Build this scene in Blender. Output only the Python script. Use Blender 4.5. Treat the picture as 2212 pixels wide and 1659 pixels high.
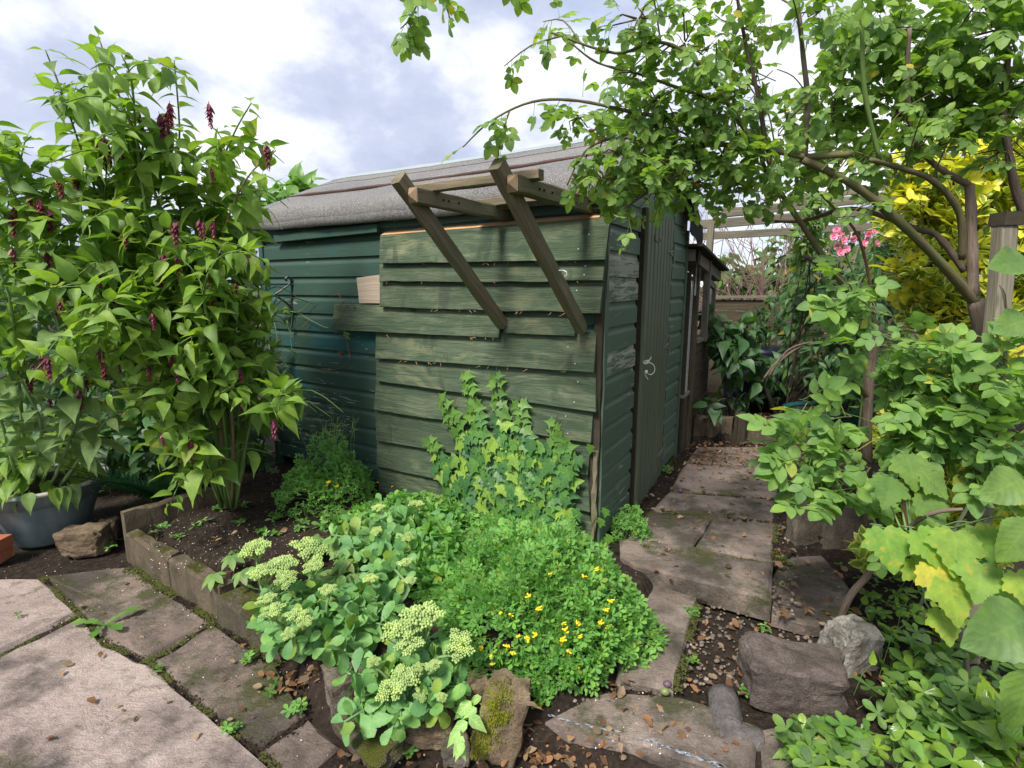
import bpy, bmesh, math, random
import numpy as np
from mathutils import Vector, Matrix, noise as mnoise

for o in list(bpy.data.objects):
    bpy.data.objects.remove(o)
scene = bpy.context.scene
COL = scene.collection
PI = math.pi

# ------------------------------------------------------------------ camera
# photo pixels below are given on a 2212 x 1659 grid (the photograph scaled down)
FPX, CX, CY, CAMZ = 1150.0, 1106.0, 829.5, 1.32
PITCH = math.atan(212.5 / FPX)
cam_d = bpy.data.cameras.new('camera')
cam = bpy.data.objects.new('camera', cam_d)
COL.objects.link(cam)
cam.location = (0, 0, CAMZ)
cam.rotation_euler = (PI / 2 - PITCH, 0, 0)
cam_d.sensor_width = 36.0
cam_d.lens = 36.0 * FPX / 2212.0
cam_d.clip_start = 0.05
cam_d.clip_end = 2000
scene.camera = cam

# ------------------------------------------------------------------ world, sun, exposure
SUN_EL, SUN_AZ = math.radians(52), math.radians(216)      # azimuth clockwise from +Y
world = bpy.data.worlds.new('World')
scene.world = world
world.use_nodes = True
wn = world.node_tree
wn.nodes.clear()
def WN(t, **k):
    n = wn.nodes.new(t)
    for a, b in k.items():
        setattr(n, a, b)
    return n
sky = WN('ShaderNodeTexSky', sky_type='NISHITA', sun_disc=False)
sky.sun_elevation = SUN_EL
sky.sun_rotation = SUN_AZ
sky.air_density = 1.0
bg_sky = WN('ShaderNodeBackground')
bg_sky.inputs['Strength'].default_value = 0.09
wn.links.new(sky.outputs[0], bg_sky.inputs[0])
tc = WN('ShaderNodeTexCoord')
mp = WN('ShaderNodeMapping')
mp.inputs['Scale'].default_value = (1.0, 1.0, 1.7)
mp.inputs['Location'].default_value = (5.5, 4.4, 3.3)
wn.links.new(tc.outputs['Generated'], mp.inputs[0])
nz = WN('ShaderNodeTexNoise')
nz.inputs['Scale'].default_value = 2.4
nz.inputs['Detail'].default_value = 7
nz.inputs['Roughness'].default_value = 0.56
nz.inputs['Distortion'].default_value = 0.0
wn.links.new(mp.outputs[0], nz.inputs[0])
rp = WN('ShaderNodeValToRGB')
el = rp.color_ramp.elements
el[0].position = 0.36; el[0].color = (0.36, 0.41, 0.57, 1)
el[1].position = 0.65; el[1].color = (0.97, 0.98, 1.0, 1)
e = el.new(0.48); e.color = (0.52, 0.57, 0.72, 1)
e = el.new(0.565); e.color = (0.84, 0.87, 0.93, 1)
wn.links.new(nz.outputs[0], rp.inputs[0])
bg_cl = WN('ShaderNodeBackground')
bg_cl.inputs['Strength'].default_value = 0.315
wn.links.new(rp.outputs[0], bg_cl.inputs[0])
nz2 = WN('ShaderNodeTexNoise')
nz2.inputs['Scale'].default_value = 2.3
nz2.inputs['Detail'].default_value = 4
mp2 = WN('ShaderNodeMapping')
mp2.inputs['Location'].default_value = (1.3, 5.1, 0.4)
wn.links.new(tc.outputs['Generated'], mp2.inputs[0])
wn.links.new(mp2.outputs[0], nz2.inputs[0])
rp2 = WN('ShaderNodeValToRGB')
rp2.color_ramp.elements[0].position = 0.56
rp2.color_ramp.elements[0].color = (1, 1, 1, 1)
rp2.color_ramp.elements[1].position = 0.72
rp2.color_ramp.elements[1].color = (0.35, 0.35, 0.35, 1)
wn.links.new(nz2.outputs[0], rp2.inputs[0])
wmix = WN('ShaderNodeMixShader')
wn.links.new(rp2.outputs[0], wmix.inputs[0])
wn.links.new(bg_sky.outputs[0], wmix.inputs[1])
wn.links.new(bg_cl.outputs[0], wmix.inputs[2])
wo = WN('ShaderNodeOutputWorld')
wn.links.new(wmix.outputs[0], wo.inputs[0])

sun_d = bpy.data.lights.new('sun', 'SUN')
sun_d.energy = 1.5
sun_d.angle = math.radians(14)
sun_d.color = (1.0, 0.95, 0.85)
sun = bpy.data.objects.new('sun', sun_d)
COL.objects.link(sun)
sdir = Vector((math.sin(SUN_AZ) * math.cos(SUN_EL), math.cos(SUN_AZ) * math.cos(SUN_EL), math.sin(SUN_EL)))
sun.rotation_euler = sdir.to_track_quat('Z', 'Y').to_euler()
sun.location = sdir * 20

vs = scene.view_settings
vs.view_transform = 'Standard'
vs.look = 'None'
vs.gamma = 1.0
vs.use_curve_mapping = False
vs.exposure = 2.05
scene.render.engine = 'CYCLES'
scene.cycles.max_bounces = 7
scene.cycles.diffuse_bounces = 4
scene.cycles.transparent_max_bounces = 8

# ------------------------------------------------------------------ pixel -> place helpers
cP, sP = math.cos(PITCH), math.sin(PITCH)
CAM = np.array([0, 0, CAMZ])
def ray(u, v):
    a = (u - CX) / FPX; b = (v - CY) / FPX
    return np.array([a, cP - b * sP, -sP - b * cP])
def G(u, v, z=0.0):                       # on the level z
    d = ray(u, v); return CAM + d * ((z - CAMZ) / d[2])
def D(u, v, y):                           # at forward distance y
    d = ray(u, v); return CAM + d * (y / d[1])
def W(u, v, P0, n):                       # on the plane through P0
    d = ray(u, v); return CAM + d * (np.dot(P0 - CAM, n) / np.dot(d, n))
def nrm(a):
    a = np.asarray(a, float); return a / (np.linalg.norm(a) + 1e-12)

# ------------------------------------------------------------------ object helpers
ZERO = np.zeros(3)
def link(o):
    COL.objects.link(o); return o
def tag(o, label=None, cat=None, group=None, kind=None):
    if label: o['label'] = label
    if cat: o['category'] = cat
    if group: o['group'] = group
    if kind: o['kind'] = kind
    return o
BASE = {}
def thing(name, base, label, cat, group=None):
    o = bpy.data.objects.new(name, None)
    o.empty_display_size = 0.05
    o.location = Vector([float(x) for x in base])
    link(o); tag(o, label, cat, group)
    BASE[o] = np.array(base, float)
    return o
def root_of(o):
    while o.parent is not None:
        o = o.parent
    return o
def attach(o, parent):
    """parent o (whose mesh is in world coordinates) without moving it"""
    o.parent = parent
    b = ZERO
    q = parent
    while q is not None:
        b = b + np.array(q.location); q = q.parent
    o.location = Vector([float(x) for x in -b])
    return o
def mesh_from(name, V, F, UV=None, smooth=False):
    me = bpy.data.meshes.new(name)
    me.from_pydata([tuple(map(float, v)) for v in V], [], [tuple(map(int, f)) for f in F])
    if UV is not None:
        lay = me.uv_layers.new(name='UVMap')
        flat = np.array([c for f in UV for c in f], dtype=np.float32).ravel()
        lay.data.foreach_set('uv', flat)
    if smooth:
        me.polygons.foreach_set('use_smooth', [True] * len(me.polygons))
    me.update()
    return me
def mesh_tri(name, V, T, uvv=None, smooth=True):
    me = bpy.data.meshes.new(name)
    V = np.ascontiguousarray(V, dtype=np.float32); T = np.ascontiguousarray(T, dtype=np.int32)
    me.vertices.add(len(V)); me.vertices.foreach_set('co', V.ravel())
    me.loops.add(T.size); me.loops.foreach_set('vertex_index', T.ravel())
    me.polygons.add(len(T))
    me.polygons.foreach_set('loop_start', np.arange(0, T.size, 3, dtype=np.int32))
    try:
        me.polygons.foreach_set('loop_total', np.full(len(T), 3, dtype=np.int32))
    except Exception:
        pass
    if smooth:
        me.polygons.foreach_set('use_smooth', np.ones(len(T), dtype=bool))
    if uvv is not None:
        lay = me.uv_layers.new(name='UVMap')
        lay.data.foreach_set('uv', np.ascontiguousarray(uvv[T.ravel()], dtype=np.float32).ravel())
    me.update(calc_edges=True)
    return me
def put(name, me, mat, parent=None, **k):
    if mat is not None and not me.materials:
        me.materials.append(mat)
    o = bpy.data.objects.new(name, me)
    link(o)
    if parent is not None:
        attach(o, parent)
    tag(o, **k)
    return o

class MB:
    """collects polygons with metre UVs"""
    def __init__(s): s.V = []; s.F = []; s.U = []
    def add(s, V, F, U=None):
        n = len(s.V)
        s.V += [tuple(v) for v in V]
        for i, f in enumerate(F):
            s.F.append([n + a for a in f])
            s.U.append(U[i] if U else [(s_uv(V[a])) for a in f])
    def prism(s, prof, A, B, up, nr, nseg=1, jit=None, caps=True):
        """extrude a profile (list of (n, up) offsets, counter-clockwise seen from B) from A to B"""
        A = np.array(A, float); B = np.array(B, float); up = np.array(up, float); nr = np.array(nr, float)
        L = np.linalg.norm(B - A); m = len(prof); V = []; per = [0]
        for i in range(m):
            a, b = prof[i], prof[(i + 1) % m]
            per.append(per[-1] + math.hypot(a[0] - b[0], a[1] - b[1]))
        for k in range(nseg + 1):
            t = k / nseg
            P = A + (B - A) * t
            for i, (n_, u_) in enumerate(prof):
                q = P + nr * n_ + up * u_
                if jit: q = q + jit(t, i)
                V.append(q)
        F = []; U = []
        for k in range(nseg):
            for i in range(m):
                j = (i + 1) % m
                F.append([k * m + i, k * m + j, (k + 1) * m + j, (k + 1) * m + i])
                u0, u1 = L * k / nseg, L * (k + 1) / nseg
                U.append([(u0, per[i]), (u0, per[i + 1]), (u1, per[i + 1]), (u1, per[i])])
        if caps:
            F.append(list(range(m))[::-1]); U.append([(prof[i][0], prof[i][1]) for i in range(m)][::-1])
            F.append([nseg * m + i for i in range(m)]); U.append([(prof[i][0], prof[i][1]) for i in range(m)])
        s.add(V, F, U)
    def box(s, A, B, up, nr, w, t, nseg=1, jit=None, bev=0.0):
        """bar from A to B; w along up (from 0 to w), t along nr (from 0 to t)"""
        if bev > 0:
            b = bev
            prof = [(b, 0), (t - b, 0), (t, b), (t, w - b), (t - b, w), (b, w), (0, w - b), (0, b)]
        else:
            prof = [(0, 0), (t, 0), (t, w), (0, w)]
        s.prism(prof, A, B, up, nr, nseg, jit)
    def tube(s, pts, rad, n=6, caps=True):
        pts = [np.array(p, float) for p in pts]; m = len(pts)
        if not hasattr(rad, '__len__'): rad = [rad] * m
        V = []; per = 0
        prev = None
        for i, p in enumerate(pts):
            d = nrm(pts[min(i + 1, m - 1)] - pts[max(i - 1, 0)])
            a = np.cross(d, [0, 0, 1.0]) if prev is None else np.cross(np.cross(d, prev), d) * 1.0
            if np.linalg.norm(a) < 1e-5: a = np.array([1.0, 0, 0])
            a = nrm(a)
            if prev is not None and np.dot(a, prev) < 0: a = -a
            prev = a
            b = np.cross(d, a)
            for k in range(n):
                th = 2 * PI * k / n
                V.append(p + rad[i] * (a * math.cos(th) + b * math.sin(th)))
        F = []; U = []; ln = 0
        for i in range(m - 1):
            l1 = ln + np.linalg.norm(pts[i + 1] - pts[i])
            for k in range(n):
                j = (k + 1) % n
                F.append([i * n + k, i * n + j, (i + 1) * n + j, (i + 1) * n + k])
                U.append([(ln, k * .02), (ln, (k + 1) * .02), (l1, (k + 1) * .02), (l1, k * .02)])
            ln = l1
        if caps:
            F.append(list(range(n))[::-1]); U.append([(0, 0)] * n)
            F.append([(m - 1) * n + k for k in range(n)]); U.append([(0, 0)] * n)
        s.add(V, F, U)
    def build(s, name, mat, parent=None, smooth=False, **k):
        me = mesh_from(name, s.V, s.F, s.U, smooth)
        return put(name, me, mat, parent, **k)
def s_uv(v): return (v[0] + v[1], v[2])

def smooth_path(pts, k=4):
    """Catmull-Rom through points"""
    P = [np.array(p, float) for p in pts]
    if len(P) < 3: return P
    out = []
    for i in range(len(P) - 1):
        p0 = P[max(i - 1, 0)]; p1 = P[i]; p2 = P[i + 1]; p3 = P[min(i + 2, len(P) - 1)]
        for j in range(k):
            t = j / k
            out.append(0.5 * ((2 * p1) + (-p0 + p2) * t + (2 * p0 - 5 * p1 + 4 * p2 - p3) * t * t + (-p0 + 3 * p1 - 3 * p2 + p3) * t ** 3))
    out.append(P[-1])
    return out
def fbm(x, y, z=0.0, o=4):
    return mnoise.fractal(Vector((x, y, z)), 1.0, 2.0, o)
# ------------------------------------------------------------------ materials
class MT:
    def __init__(s, name):
        s.m = bpy.data.materials.new(name); s.m.use_nodes = True
        s.t = s.m.node_tree; s.t.nodes.clear()
        s.out = s.n('ShaderNodeOutputMaterial')
        s.b = s.n('ShaderNodeBsdfPrincipled')
        s.t.links.new(s.b.outputs[0], s.out.inputs[0])
    def n(s, t, **k):
        n = s.t.nodes.new(t)
        for a, b in k.items(): setattr(n, a, b)
        return n
    def set(s, sock, v):
        if isinstance(v, bpy.types.NodeSocket): s.t.links.new(v, sock)
        else:
            if isinstance(v, (tuple, list)) and len(v) == 3 and sock.type == 'RGBA': v = (*v, 1)
            sock.default_value = v
    def uv(s): return s.n('ShaderNodeTexCoord').outputs['UV']
    def obj(s): return s.n('ShaderNodeTexCoord').outputs['Object']
    def pos(s): return s.n('ShaderNodeNewGeometry').outputs['Position']
    def rnd(s):
        a = s.n('ShaderNodeObjectInfo').outputs['Random']; b = s.n('ShaderNodeNewGeometry').outputs['Random Per Island']
        c = s.n('ShaderNodeCombineXYZ'); s.set(c.inputs[0], a); s.set(c.inputs[1], b)
        w = s.n('ShaderNodeTexWhiteNoise', noise_dimensions='2D'); s.set(w.inputs['Vector'], c.outputs[0])
        return w
    def orand(s): return s.n('ShaderNodeObjectInfo').outputs['Random']
    def mapping(s, v, scale=(1, 1, 1), loc=None, rot=None):
        m = s.n('ShaderNodeMapping'); s.set(m.inputs[0], v); m.inputs['Scale'].default_value = scale
        if loc is not None: s.set(m.inputs['Location'], loc)
        if rot is not None: m.inputs['Rotation'].default_value = rot
        return m.outputs[0]
    def noise(s, v, scale, detail=4, rough=.55, dist=0.0):
        n = s.n('ShaderNodeTexNoise'); s.set(n.inputs['Vector'], v)
        n.inputs['Scale'].default_value = scale; n.inputs['Detail'].default_value = detail
        n.inputs['Roughness'].default_value = rough; n.inputs['Distortion'].default_value = dist
        return n.outputs[0]
    def vor(s, v, scale, feat='F1'):
        n = s.n('ShaderNodeTexVoronoi', feature=feat); s.set(n.inputs['Vector'], v); n.inputs['Scale'].default_value = scale
        return n
    def ramp(s, f, *stops, interp='LINEAR'):
        r = s.n('ShaderNodeValToRGB'); s.set(r.inputs[0], f); e = r.color_ramp.elements
        r.color_ramp.interpolation = interp
        while len(e) < len(stops): e.new(0.5)
        for i, (p, c) in enumerate(stops):
            e[i].position = p
            e[i].color = (c, c, c, 1) if not hasattr(c, '__len__') else (*c, 1)
        return r.outputs[0]
    def mix(s, f, a, b, mode='MIX'):
        n = s.n('ShaderNodeMix', data_type='RGBA', blend_type=mode); n.clamp_factor = True
        s.set(n.inputs[0], f); s.set(n.inputs[6], a); s.set(n.inputs[7], b)
        return n.outputs[2]
    def math(s, op, a, b=0.5, c=None):
        n = s.n('ShaderNodeMath', operation=op); s.set(n.inputs[0], a); s.set(n.inputs[1], b)
        if c is not None: s.set(n.inputs[2], c)
        return n.outputs[0]
    def sep(s, v):
        n = s.n('ShaderNodeSeparateXYZ'); s.set(n.inputs[0], v); return n.outputs
    def comb(s, x, y, z):
        n = s.n('ShaderNodeCombineXYZ'); s.set(n.inputs[0], x); s.set(n.inputs[1], y); s.set(n.inputs[2], z); return n.outputs[0]
    def bump(s, h, strength=.5, dist=.01, prev=None):
        n = s.n('ShaderNodeBump'); s.set(n.inputs['Height'], h); n.inputs['Strength'].default_value = strength
        n.inputs['Distance'].default_value = dist
        if prev is not None: s.set(n.inputs['Normal'], prev)
        return n.outputs[0]
    def fin(s, col, rough=.7, spec=.3, bump=None):
        s.set(s.b.inputs['Base Color'], col); s.set(s.b.inputs['Roughness'], rough)
        s.b.inputs['Specular IOR Level'].default_value = spec
        if bump is not None: s.set(s.b.inputs['Normal'], bump)
        return s.m
    def up(s):          # how much the surface looks up (for moss and dirt that settle)
        g = s.n('ShaderNodeNewGeometry'); return s.sep(g.outputs['Normal'])[2]

def uv_board(m, su, sv, k=9.0):
    """board UV in metres shifted per object, stretched along the grain"""
    o = m.math('MULTIPLY', m.orand(), k)
    sh = m.comb(o, m.math('MULTIPLY', o, 1.7), o)
    return m.mapping(m.uv(), (su, sv, 1), sh)

def M_rough():          # pressure-treated sawn boards, green with straw patches
    m = MT('sawn_board_wood')
    d1 = m.noise(uv_board(m, 1.6, 6.0), 1.0, 3, .5)
    uvd = m.n('ShaderNodeVectorMath', operation='ADD'); m.set(uvd.inputs[0], uv_board(m, 1.7, 30))
    m.set(uvd.inputs[1], m.comb(0.0, m.math('MULTIPLY', d1, 5.0), 0.0))
    g = m.noise(uvd.outputs[0], 1.0, 6, .66, .5)
    big = m.noise(uv_board(m, 2.6, 5.0), 1.0, 5, .62, .7)
    fine = m.noise(uv_board(m, 10, 190), 1.0, 3, .6)
    saw = m.noise(uv_board(m, 150, 3.0, 3), 1.0, 2, .5)
    c = m.ramp(g, (.28, (.034, .054, .036)), (.46, (.074, .102, .064)), (.60, (.118, .148, .094)), (.76, (.200, .222, .150)))
    pt = m.noise(uv_board(m, 4.5, 8.0, 19), 1.0, 5, .6, .5)
    c = m.mix(m.ramp(pt, (.40, 0.0), (.60, .65)), c, (.046, .076, .048))
    y = m.ramp(big, (.54, 0.0), (.70, .62))
    yl = m.mix(g, (.18, .180, .095), (.36, .34, .20))
    c = m.mix(m.math('MULTIPLY', y, m.ramp(m.orand(), (0, .35), (1, 1.0))), c, yl)
    c = m.mix(1.0, c, m.ramp(m.orand(), (0, .82), (1, 1.15)), 'MULTIPLY')
    st = m.noise(m.mapping(uv_board(m, 6, 6, 31), (1, .35, 1)), 1.0, 4, .6, .4)
    c = m.mix(m.ramp(st, (.60, 0.0), (.66, .6)), c, (.035, .052, .040))
    c = m.mix(m.ramp(fine, (.34, .45), (.52, 0.0)), c, (.040, .050, .030))
    kn = m.vor(uv_board(m, 2.6, 7.5, 17), 1.0)
    c = m.mix(m.ramp(kn.outputs['Distance'], (.035, .9), (.085, 0.0)), c, (.045, .042, .024))
    h = m.math('ADD', m.math('ADD', g, m.math('MULTIPLY', fine, .6)), m.math('MULTIPLY', saw, .25))
    return m.fin(c, .88, .15, m.bump(h, .8, .008))

def M_shiplap(name, a, b, teal, peel_lo, chip=(.36, .37, .31)):
    m = MT(name)
    p = m.pos()
    g = m.noise(uv_board(m, 3, 60), 1.0, 5, .6, .6)
    c = m.mix(g, a, b)
    if teal is not None:
        t = m.noise(m.mapping(p, (1.7, 1.7, 2.4), (4.1, .3, 2.0)), 1.0, 4, .55, .6)
        c = m.mix(m.ramp(t, (.54, 0.0), (.62, .85)), c, teal)
    big = m.noise(m.mapping(p, (1.3, 1.3, 1.1), (1.0, 2.0, 7.0)), 1.0, 3)
    pe = m.noise(uv_board(m, 5.5, 46), 1.0, 6, .66, .9)
    pm = m.math('ADD', pe, m.math('MULTIPLY', m.math('SUBTRACT', big, .5), .55))
    k = m.ramp(pm, (peel_lo, 0.0), (peel_lo + .025, 1.0))
    c = m.mix(k, c, m.mix(g, chip, (chip[0] * .6, chip[1] * .58, chip[2] * .5)))
    dirt = m.noise(m.mapping(p, (6, 6, 2)), 1.0, 4)
    c = m.mix(m.ramp(dirt, (.45, 0.0), (.8, .35)), c, (.05, .055, .035))
    h = m.math('ADD', g, m.math('MULTIPLY', k, -.8))
    return m.fin(c, .62, .35, m.bump(h, .4, .004))

def M_timber(name, dk, lt, green, gf=.55):
    m = MT(name)
    g = m.noise(uv_board(m, 3.0, 70), 1.0, 6, .62, 1.2)
    c = m.ramp(g, (.3, dk), (.72, lt))
    b = m.noise(uv_board(m, 3, 9, 23), 1.0, 4, .6)
    c = m.mix(m.ramp(b, (.42, 0.0), (.62, gf)), c, green)
    kn = m.vor(uv_board(m, 2.2, 6, 5), 1.0)
    c = m.mix(m.ramp(kn.outputs['Distance'], (.04, .8), (.10, 0.0)), c, (.03, .022, .014))
    return m.fin(c, .85, .2, m.bump(g, .6, .005))

def M_cut():            # fresh orange saw cut
    m = MT('fresh_sawn_wood')
    g = m.noise(m.mapping(m.uv(), (6, 90, 1)), 1.0, 5, .6)
    return m.fin(m.ramp(g, (.3, (.46, .25, .12)), (.7, (.66, .40, .22))), .8, .2, m.bump(g, .4, .003))

def M_felt():
    m = MT('roofing_felt')
    p = m.pos()
    v = m.noise(p, 320, 2, .6)
    v2 = m.noise(p, 95, 3, .7)
    v = m.math('ADD', m.math('MULTIPLY', v, .72), m.math('MULTIPLY', v2, .28))
    c = m.ramp(v, (.36, (.045, .045, .050)), (.52, (.125, .122, .128)), (.64, (.40, .39, .38)))
    b = m.noise(m.mapping(p, (2, 2, 2)), 1.0, 4)
    c = m.mix(m.ramp(b, (.40, 0.0), (.68, .40)), c, (.24, .225, .205))
    st = m.noise(m.mapping(p, (14, 14, 3)), 1.0, 4, .6)
    c = m.mix(m.ramp(st, (.55, 0.0), (.78, .4)), c, (.10, .10, .07))
    return m.fin(c, .92, .2, m.bump(v, .5, .003))

def M_slab(name, a, b, c3, moss, moss_lo, dark=(.045, .038, .03), dlo=.52):
    m = MT(name)
    p = m.pos()
    o = m.comb(m.math('MULTIPLY', m.orand(), 7), m.math('MULTIPLY', m.orand(), 3), 0.0)
    q = m.mapping(p, (1, 1, 1), o)
    riv = m.noise(m.mapping(q, (22, 34, 22), None, (0, 0, .45)), 1.0, 8, .74, .8)
    n1 = m.noise(q, 2.6, 5, .6)
    gr = m.noise(q, 170, 3, .7)
    c = m.ramp(n1, (.34, a), (.52, b), (.70, c3))
    c = m.mix(m.ramp(gr, (.30, .42), (.55, 0.0)), c, (.11, .085, .075))
    c = m.mix(m.ramp(gr, (.60, 0.0), (.74, .55)), c, (.60, .56, .52))
    c = m.mix(m.ramp(riv, (.26, .65), (.47, 0.0)), c, (.085, .07, .06))
    dn = m.noise(m.mapping(q, (2.4, 2.4, 2.4), (3.1, 8.0, 1.0)), 1.0, 6, .66)
    c = m.mix(m.ramp(dn, (dlo, 0.0), (dlo + .15, .82)), c, dark)
    mo = m.noise(m.mapping(q, (3.4, 3.4, 3.4), (9.1, 2.0, 4.0)), 1.0, 7, .72)
    k = m.ramp(mo, (moss_lo, 0.0), (moss_lo + .09, .85))
    c = m.mix(k, c, m.mix(gr, tuple(.55 * x for x in moss), moss))
    wet = m.ramp(dn, (dlo, .85), (dlo + .15, .5))
    h = m.math('ADD', m.math('MULTIPLY', riv, 1.0), m.math('MULTIPLY', gr, .35))
    return m.fin(c, wet, .35, m.bump(h, .9, .016))

def M_conc(name, a, b, moss, moss_lo, scale=1.0):
    m = MT(name)
    p = m.pos()
    n1 = m.noise(p, 7 * scale, 8, .72, .4); gr = m.noise(p, 140, 3, .7)
    c = m.ramp(n1, (.33, a), (.66, b))
    c = m.mix(m.ramp(gr, (.33, .5), (.55, 0.0)), c, tuple(.35 * x for x in a))
    run = m.noise(m.mapping(p, (14, 14, 2.2)), 1.0, 4, .6)
    c = m.mix(m.ramp(run, (.48, 0.0), (.72, .6)), c, (.045, .04, .028))
    mo = m.noise(m.mapping(p, (6, 6, 6), (2, 5, 1)), 1.0, 6, .7)
    mk = m.math('ADD', mo, m.math('MULTIPLY', m.up(), .10))
    k = m.ramp(mk, (moss_lo, 0.0), (moss_lo + .09, .92))
    mg = m.noise(p, 260, 2, .6)
    c = m.mix(k, c, m.mix(mg, tuple(.4 * x for x in moss), moss))
    h = m.math('ADD', m.math('MULTIPLY', gr, .4), m.math('ADD', n1, m.math('MULTIPLY', m.math('MULTIPLY', k, mg), 1.5)))
    return m.fin(c, .9, .2, m.bump(h, .9, .014))

def M_soil():
    m = MT('soil')
    p = m.pos()
    n = m.noise(p, 38, 8, .72); n2 = m.noise(p, 2.2, 3)
    c = m.ramp(n, (.32, (.012, .009, .007)), (.55, (.042, .030, .023)), (.72, (.105, .078, .06)))
    c = m.mix(m.ramp(n2, (.45, 0.0), (.7, .35)), c, (.075, .055, .042))
    pe = m.vor(p, 62); wn_ = m.n('ShaderNodeTexWhiteNoise'); m.set(wn_.inputs['Vector'], pe.outputs['Position'])
    sp = m.math('MULTIPLY', m.ramp(pe.outputs['Distance'], (.16, 1.0), (.22, 0.0)), m.ramp(wn_.outputs['Value'], (.90, 0.0), (.91, 1.0)))
    c = m.mix(m.math('MULTIPLY', sp, .9), c, (.55, .50, .45))
    mo = m.noise(m.mapping(p, (2.5, 2.5, 2.5), (4, 4, 4)), 1.0, 5, .7)
    c = m.mix(m.ramp(mo, (.60, 0.0), (.70, .6)), c, (.055, .075, .02))
    return m.fin(c, .95, .15, m.bump(n, 1.0, .03))

def M_plain(name, col, rough=.6, spec=.4, var=.25, scale=9, bumpd=.002):
    m = MT(name)
    n = m.noise(m.pos(), scale, 5, .6)
    c = m.mix(n, tuple(x * (1 - var) for x in col), tuple(min(1, x * (1 + var)) for x in col))
    return m.fin(c, rough, spec, m.bump(n, .3, bumpd))

def M_pot():
    m = MT('grey_blue_plastic')
    p = m.pos()
    n = m.noise(m.mapping(p, (5, 5, 2)), 1.0, 6, .65); st = m.noise(m.mapping(p, (26, 26, 3)), 1.0, 4)
    c = m.ramp(n, (.33, (.070, .105, .115)), (.68, (.155, .205, .215)))
    c = m.mix(m.ramp(st, (.5, 0.0), (.8, .45)), c, (.25, .28, .27))
    sc = m.noise(p, 60, 4, .7)
    c = m.mix(m.ramp(sc, (.66, 0.0), (.70, .6)), c, (.35, .36, .34))
    return m.fin(c, .55, .4, m.bump(sc, .15, .002))
def M_rim():
    m = MT('flaking_pot_rim')
    p = m.pos()
    n = m.noise(m.mapping(p, (9, 9, 20)), 1.0, 6, .7)
    c = m.ramp(n, (.36, (.10, .14, .15)), (.48, (.42, .45, .44)), (.58, (.48, .36, .26)), (.68, (.36, .40, .40)))
    return m.fin(c, .7, .3, m.bump(n, .4, .003))

def M_bark(name, a, b, scale=1.0, green=None):
    m = MT(name)
    p = m.pos()
    n = m.noise(m.mapping(m.uv(), (14 * scale, 120 * scale, 1)), 1.0, 5, .65)
    n2 = m.noise(p, 12, 4)
    c = m.ramp(n, (.3, a), (.7, b))
    if green: c = m.mix(m.ramp(n2, (.42, 0.0), (.62, .8)), c, green)
    return m.fin(c, .8, .25, m.bump(n, .6, .004))

def leaf_mat(name, stops, rough=.5, spec=.4, trans=.34, vein=.25, odd=None, odd_lo=.93, edge=None, nveins=9, vein_col=None, back=1.35, blotch=None):
    """leaf: hue picked per leaf from stops, lighter veins along the UV, light passing through"""
    m = MT(name)
    w = m.rnd()
    r1 = w.outputs['Value']
    k = len(stops)
    c = m.ramp(r1, *[(i / (k - 1), s) for i, s in enumerate(stops)])
    if odd:
        c = m.mix(m.ramp(m.sep(w.outputs['Color'])[1], (odd_lo, 0.0), (odd_lo + .02, 1.0)), c, odd)
    uvs = m.sep(m.uv())
    ax = m.math('ABSOLUTE', uvs[0])
    mid = m.ramp(ax, (.0, 1.0), (.09, 0.0))
    sv = m.math('SINE', m.math('MULTIPLY', m.math('SUBTRACT', uvs[1], m.math('MULTIPLY', ax, .28)), nveins * 6.283))
    svk = m.ramp(sv, (.72, 0.0), (1.0, .6))
    vk = m.math('MULTIPLY', m.math('MAXIMUM', mid, svk), vein)
    vc = vein_col if vein_col else m.mix(1.0, c, (1.75, 1.6, 1.7), 'MULTIPLY')
    c2 = m.mix(vk, c, vc)
    if edge:
        c2 = m.mix(m.ramp(ax, (.45, 0.0), (.72, 1.0)), c2, edge)
    pn = m.noise(m.pos(), 45, 3, .6)
    bl = m.noise(m.pos(), 17, 4, .65)
    c2 = m.mix(1.0, c2, m.ramp(bl, (.32, (.74, .78, .76)), (.5, 1.0), (.68, (1.28, 1.18, .95))), 'MULTIPLY')
    if blotch: c2 = m.mix(m.ramp(m.noise(m.pos(), 30, 5, .7), (.56, 0.0), (.66, .85)), c2, blotch)
    c2 = m.mix(m.ramp(pn, (.3, .18), (.6, 0.0)), c2, m.mix(1.0, c2, (.55, .6, .45), 'MULTIPLY'))
    g = m.n('ShaderNodeNewGeometry')
    c3 = m.mix(g.outputs['Backfacing'], c2, m.mix(1.0, c2, (back, back * .98, back * 1.05), 'MULTIPLY'))
    m.fin(c3, rough, spec, m.bump(m.math('ADD', m.math('MULTIPLY', sv, .5), m.math('MULTIPLY', pn, 2.4)), .16, .0025))
    tr = m.n('ShaderNodeBsdfTranslucent')
    m.set(tr.inputs[0], m.mix(1.0, c2, (1.9, 2.0, .75), 'MULTIPLY'))
    mx = m.n('ShaderNodeMixShader'); mx.inputs[0].default_value = trans
    m.t.links.new(m.b.outputs[0], mx.inputs[1]); m.t.links.new(tr.outputs[0], mx.inputs[2])
    m.t.links.new(mx.outputs[0], m.out.inputs[0])
    return m.m

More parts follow.
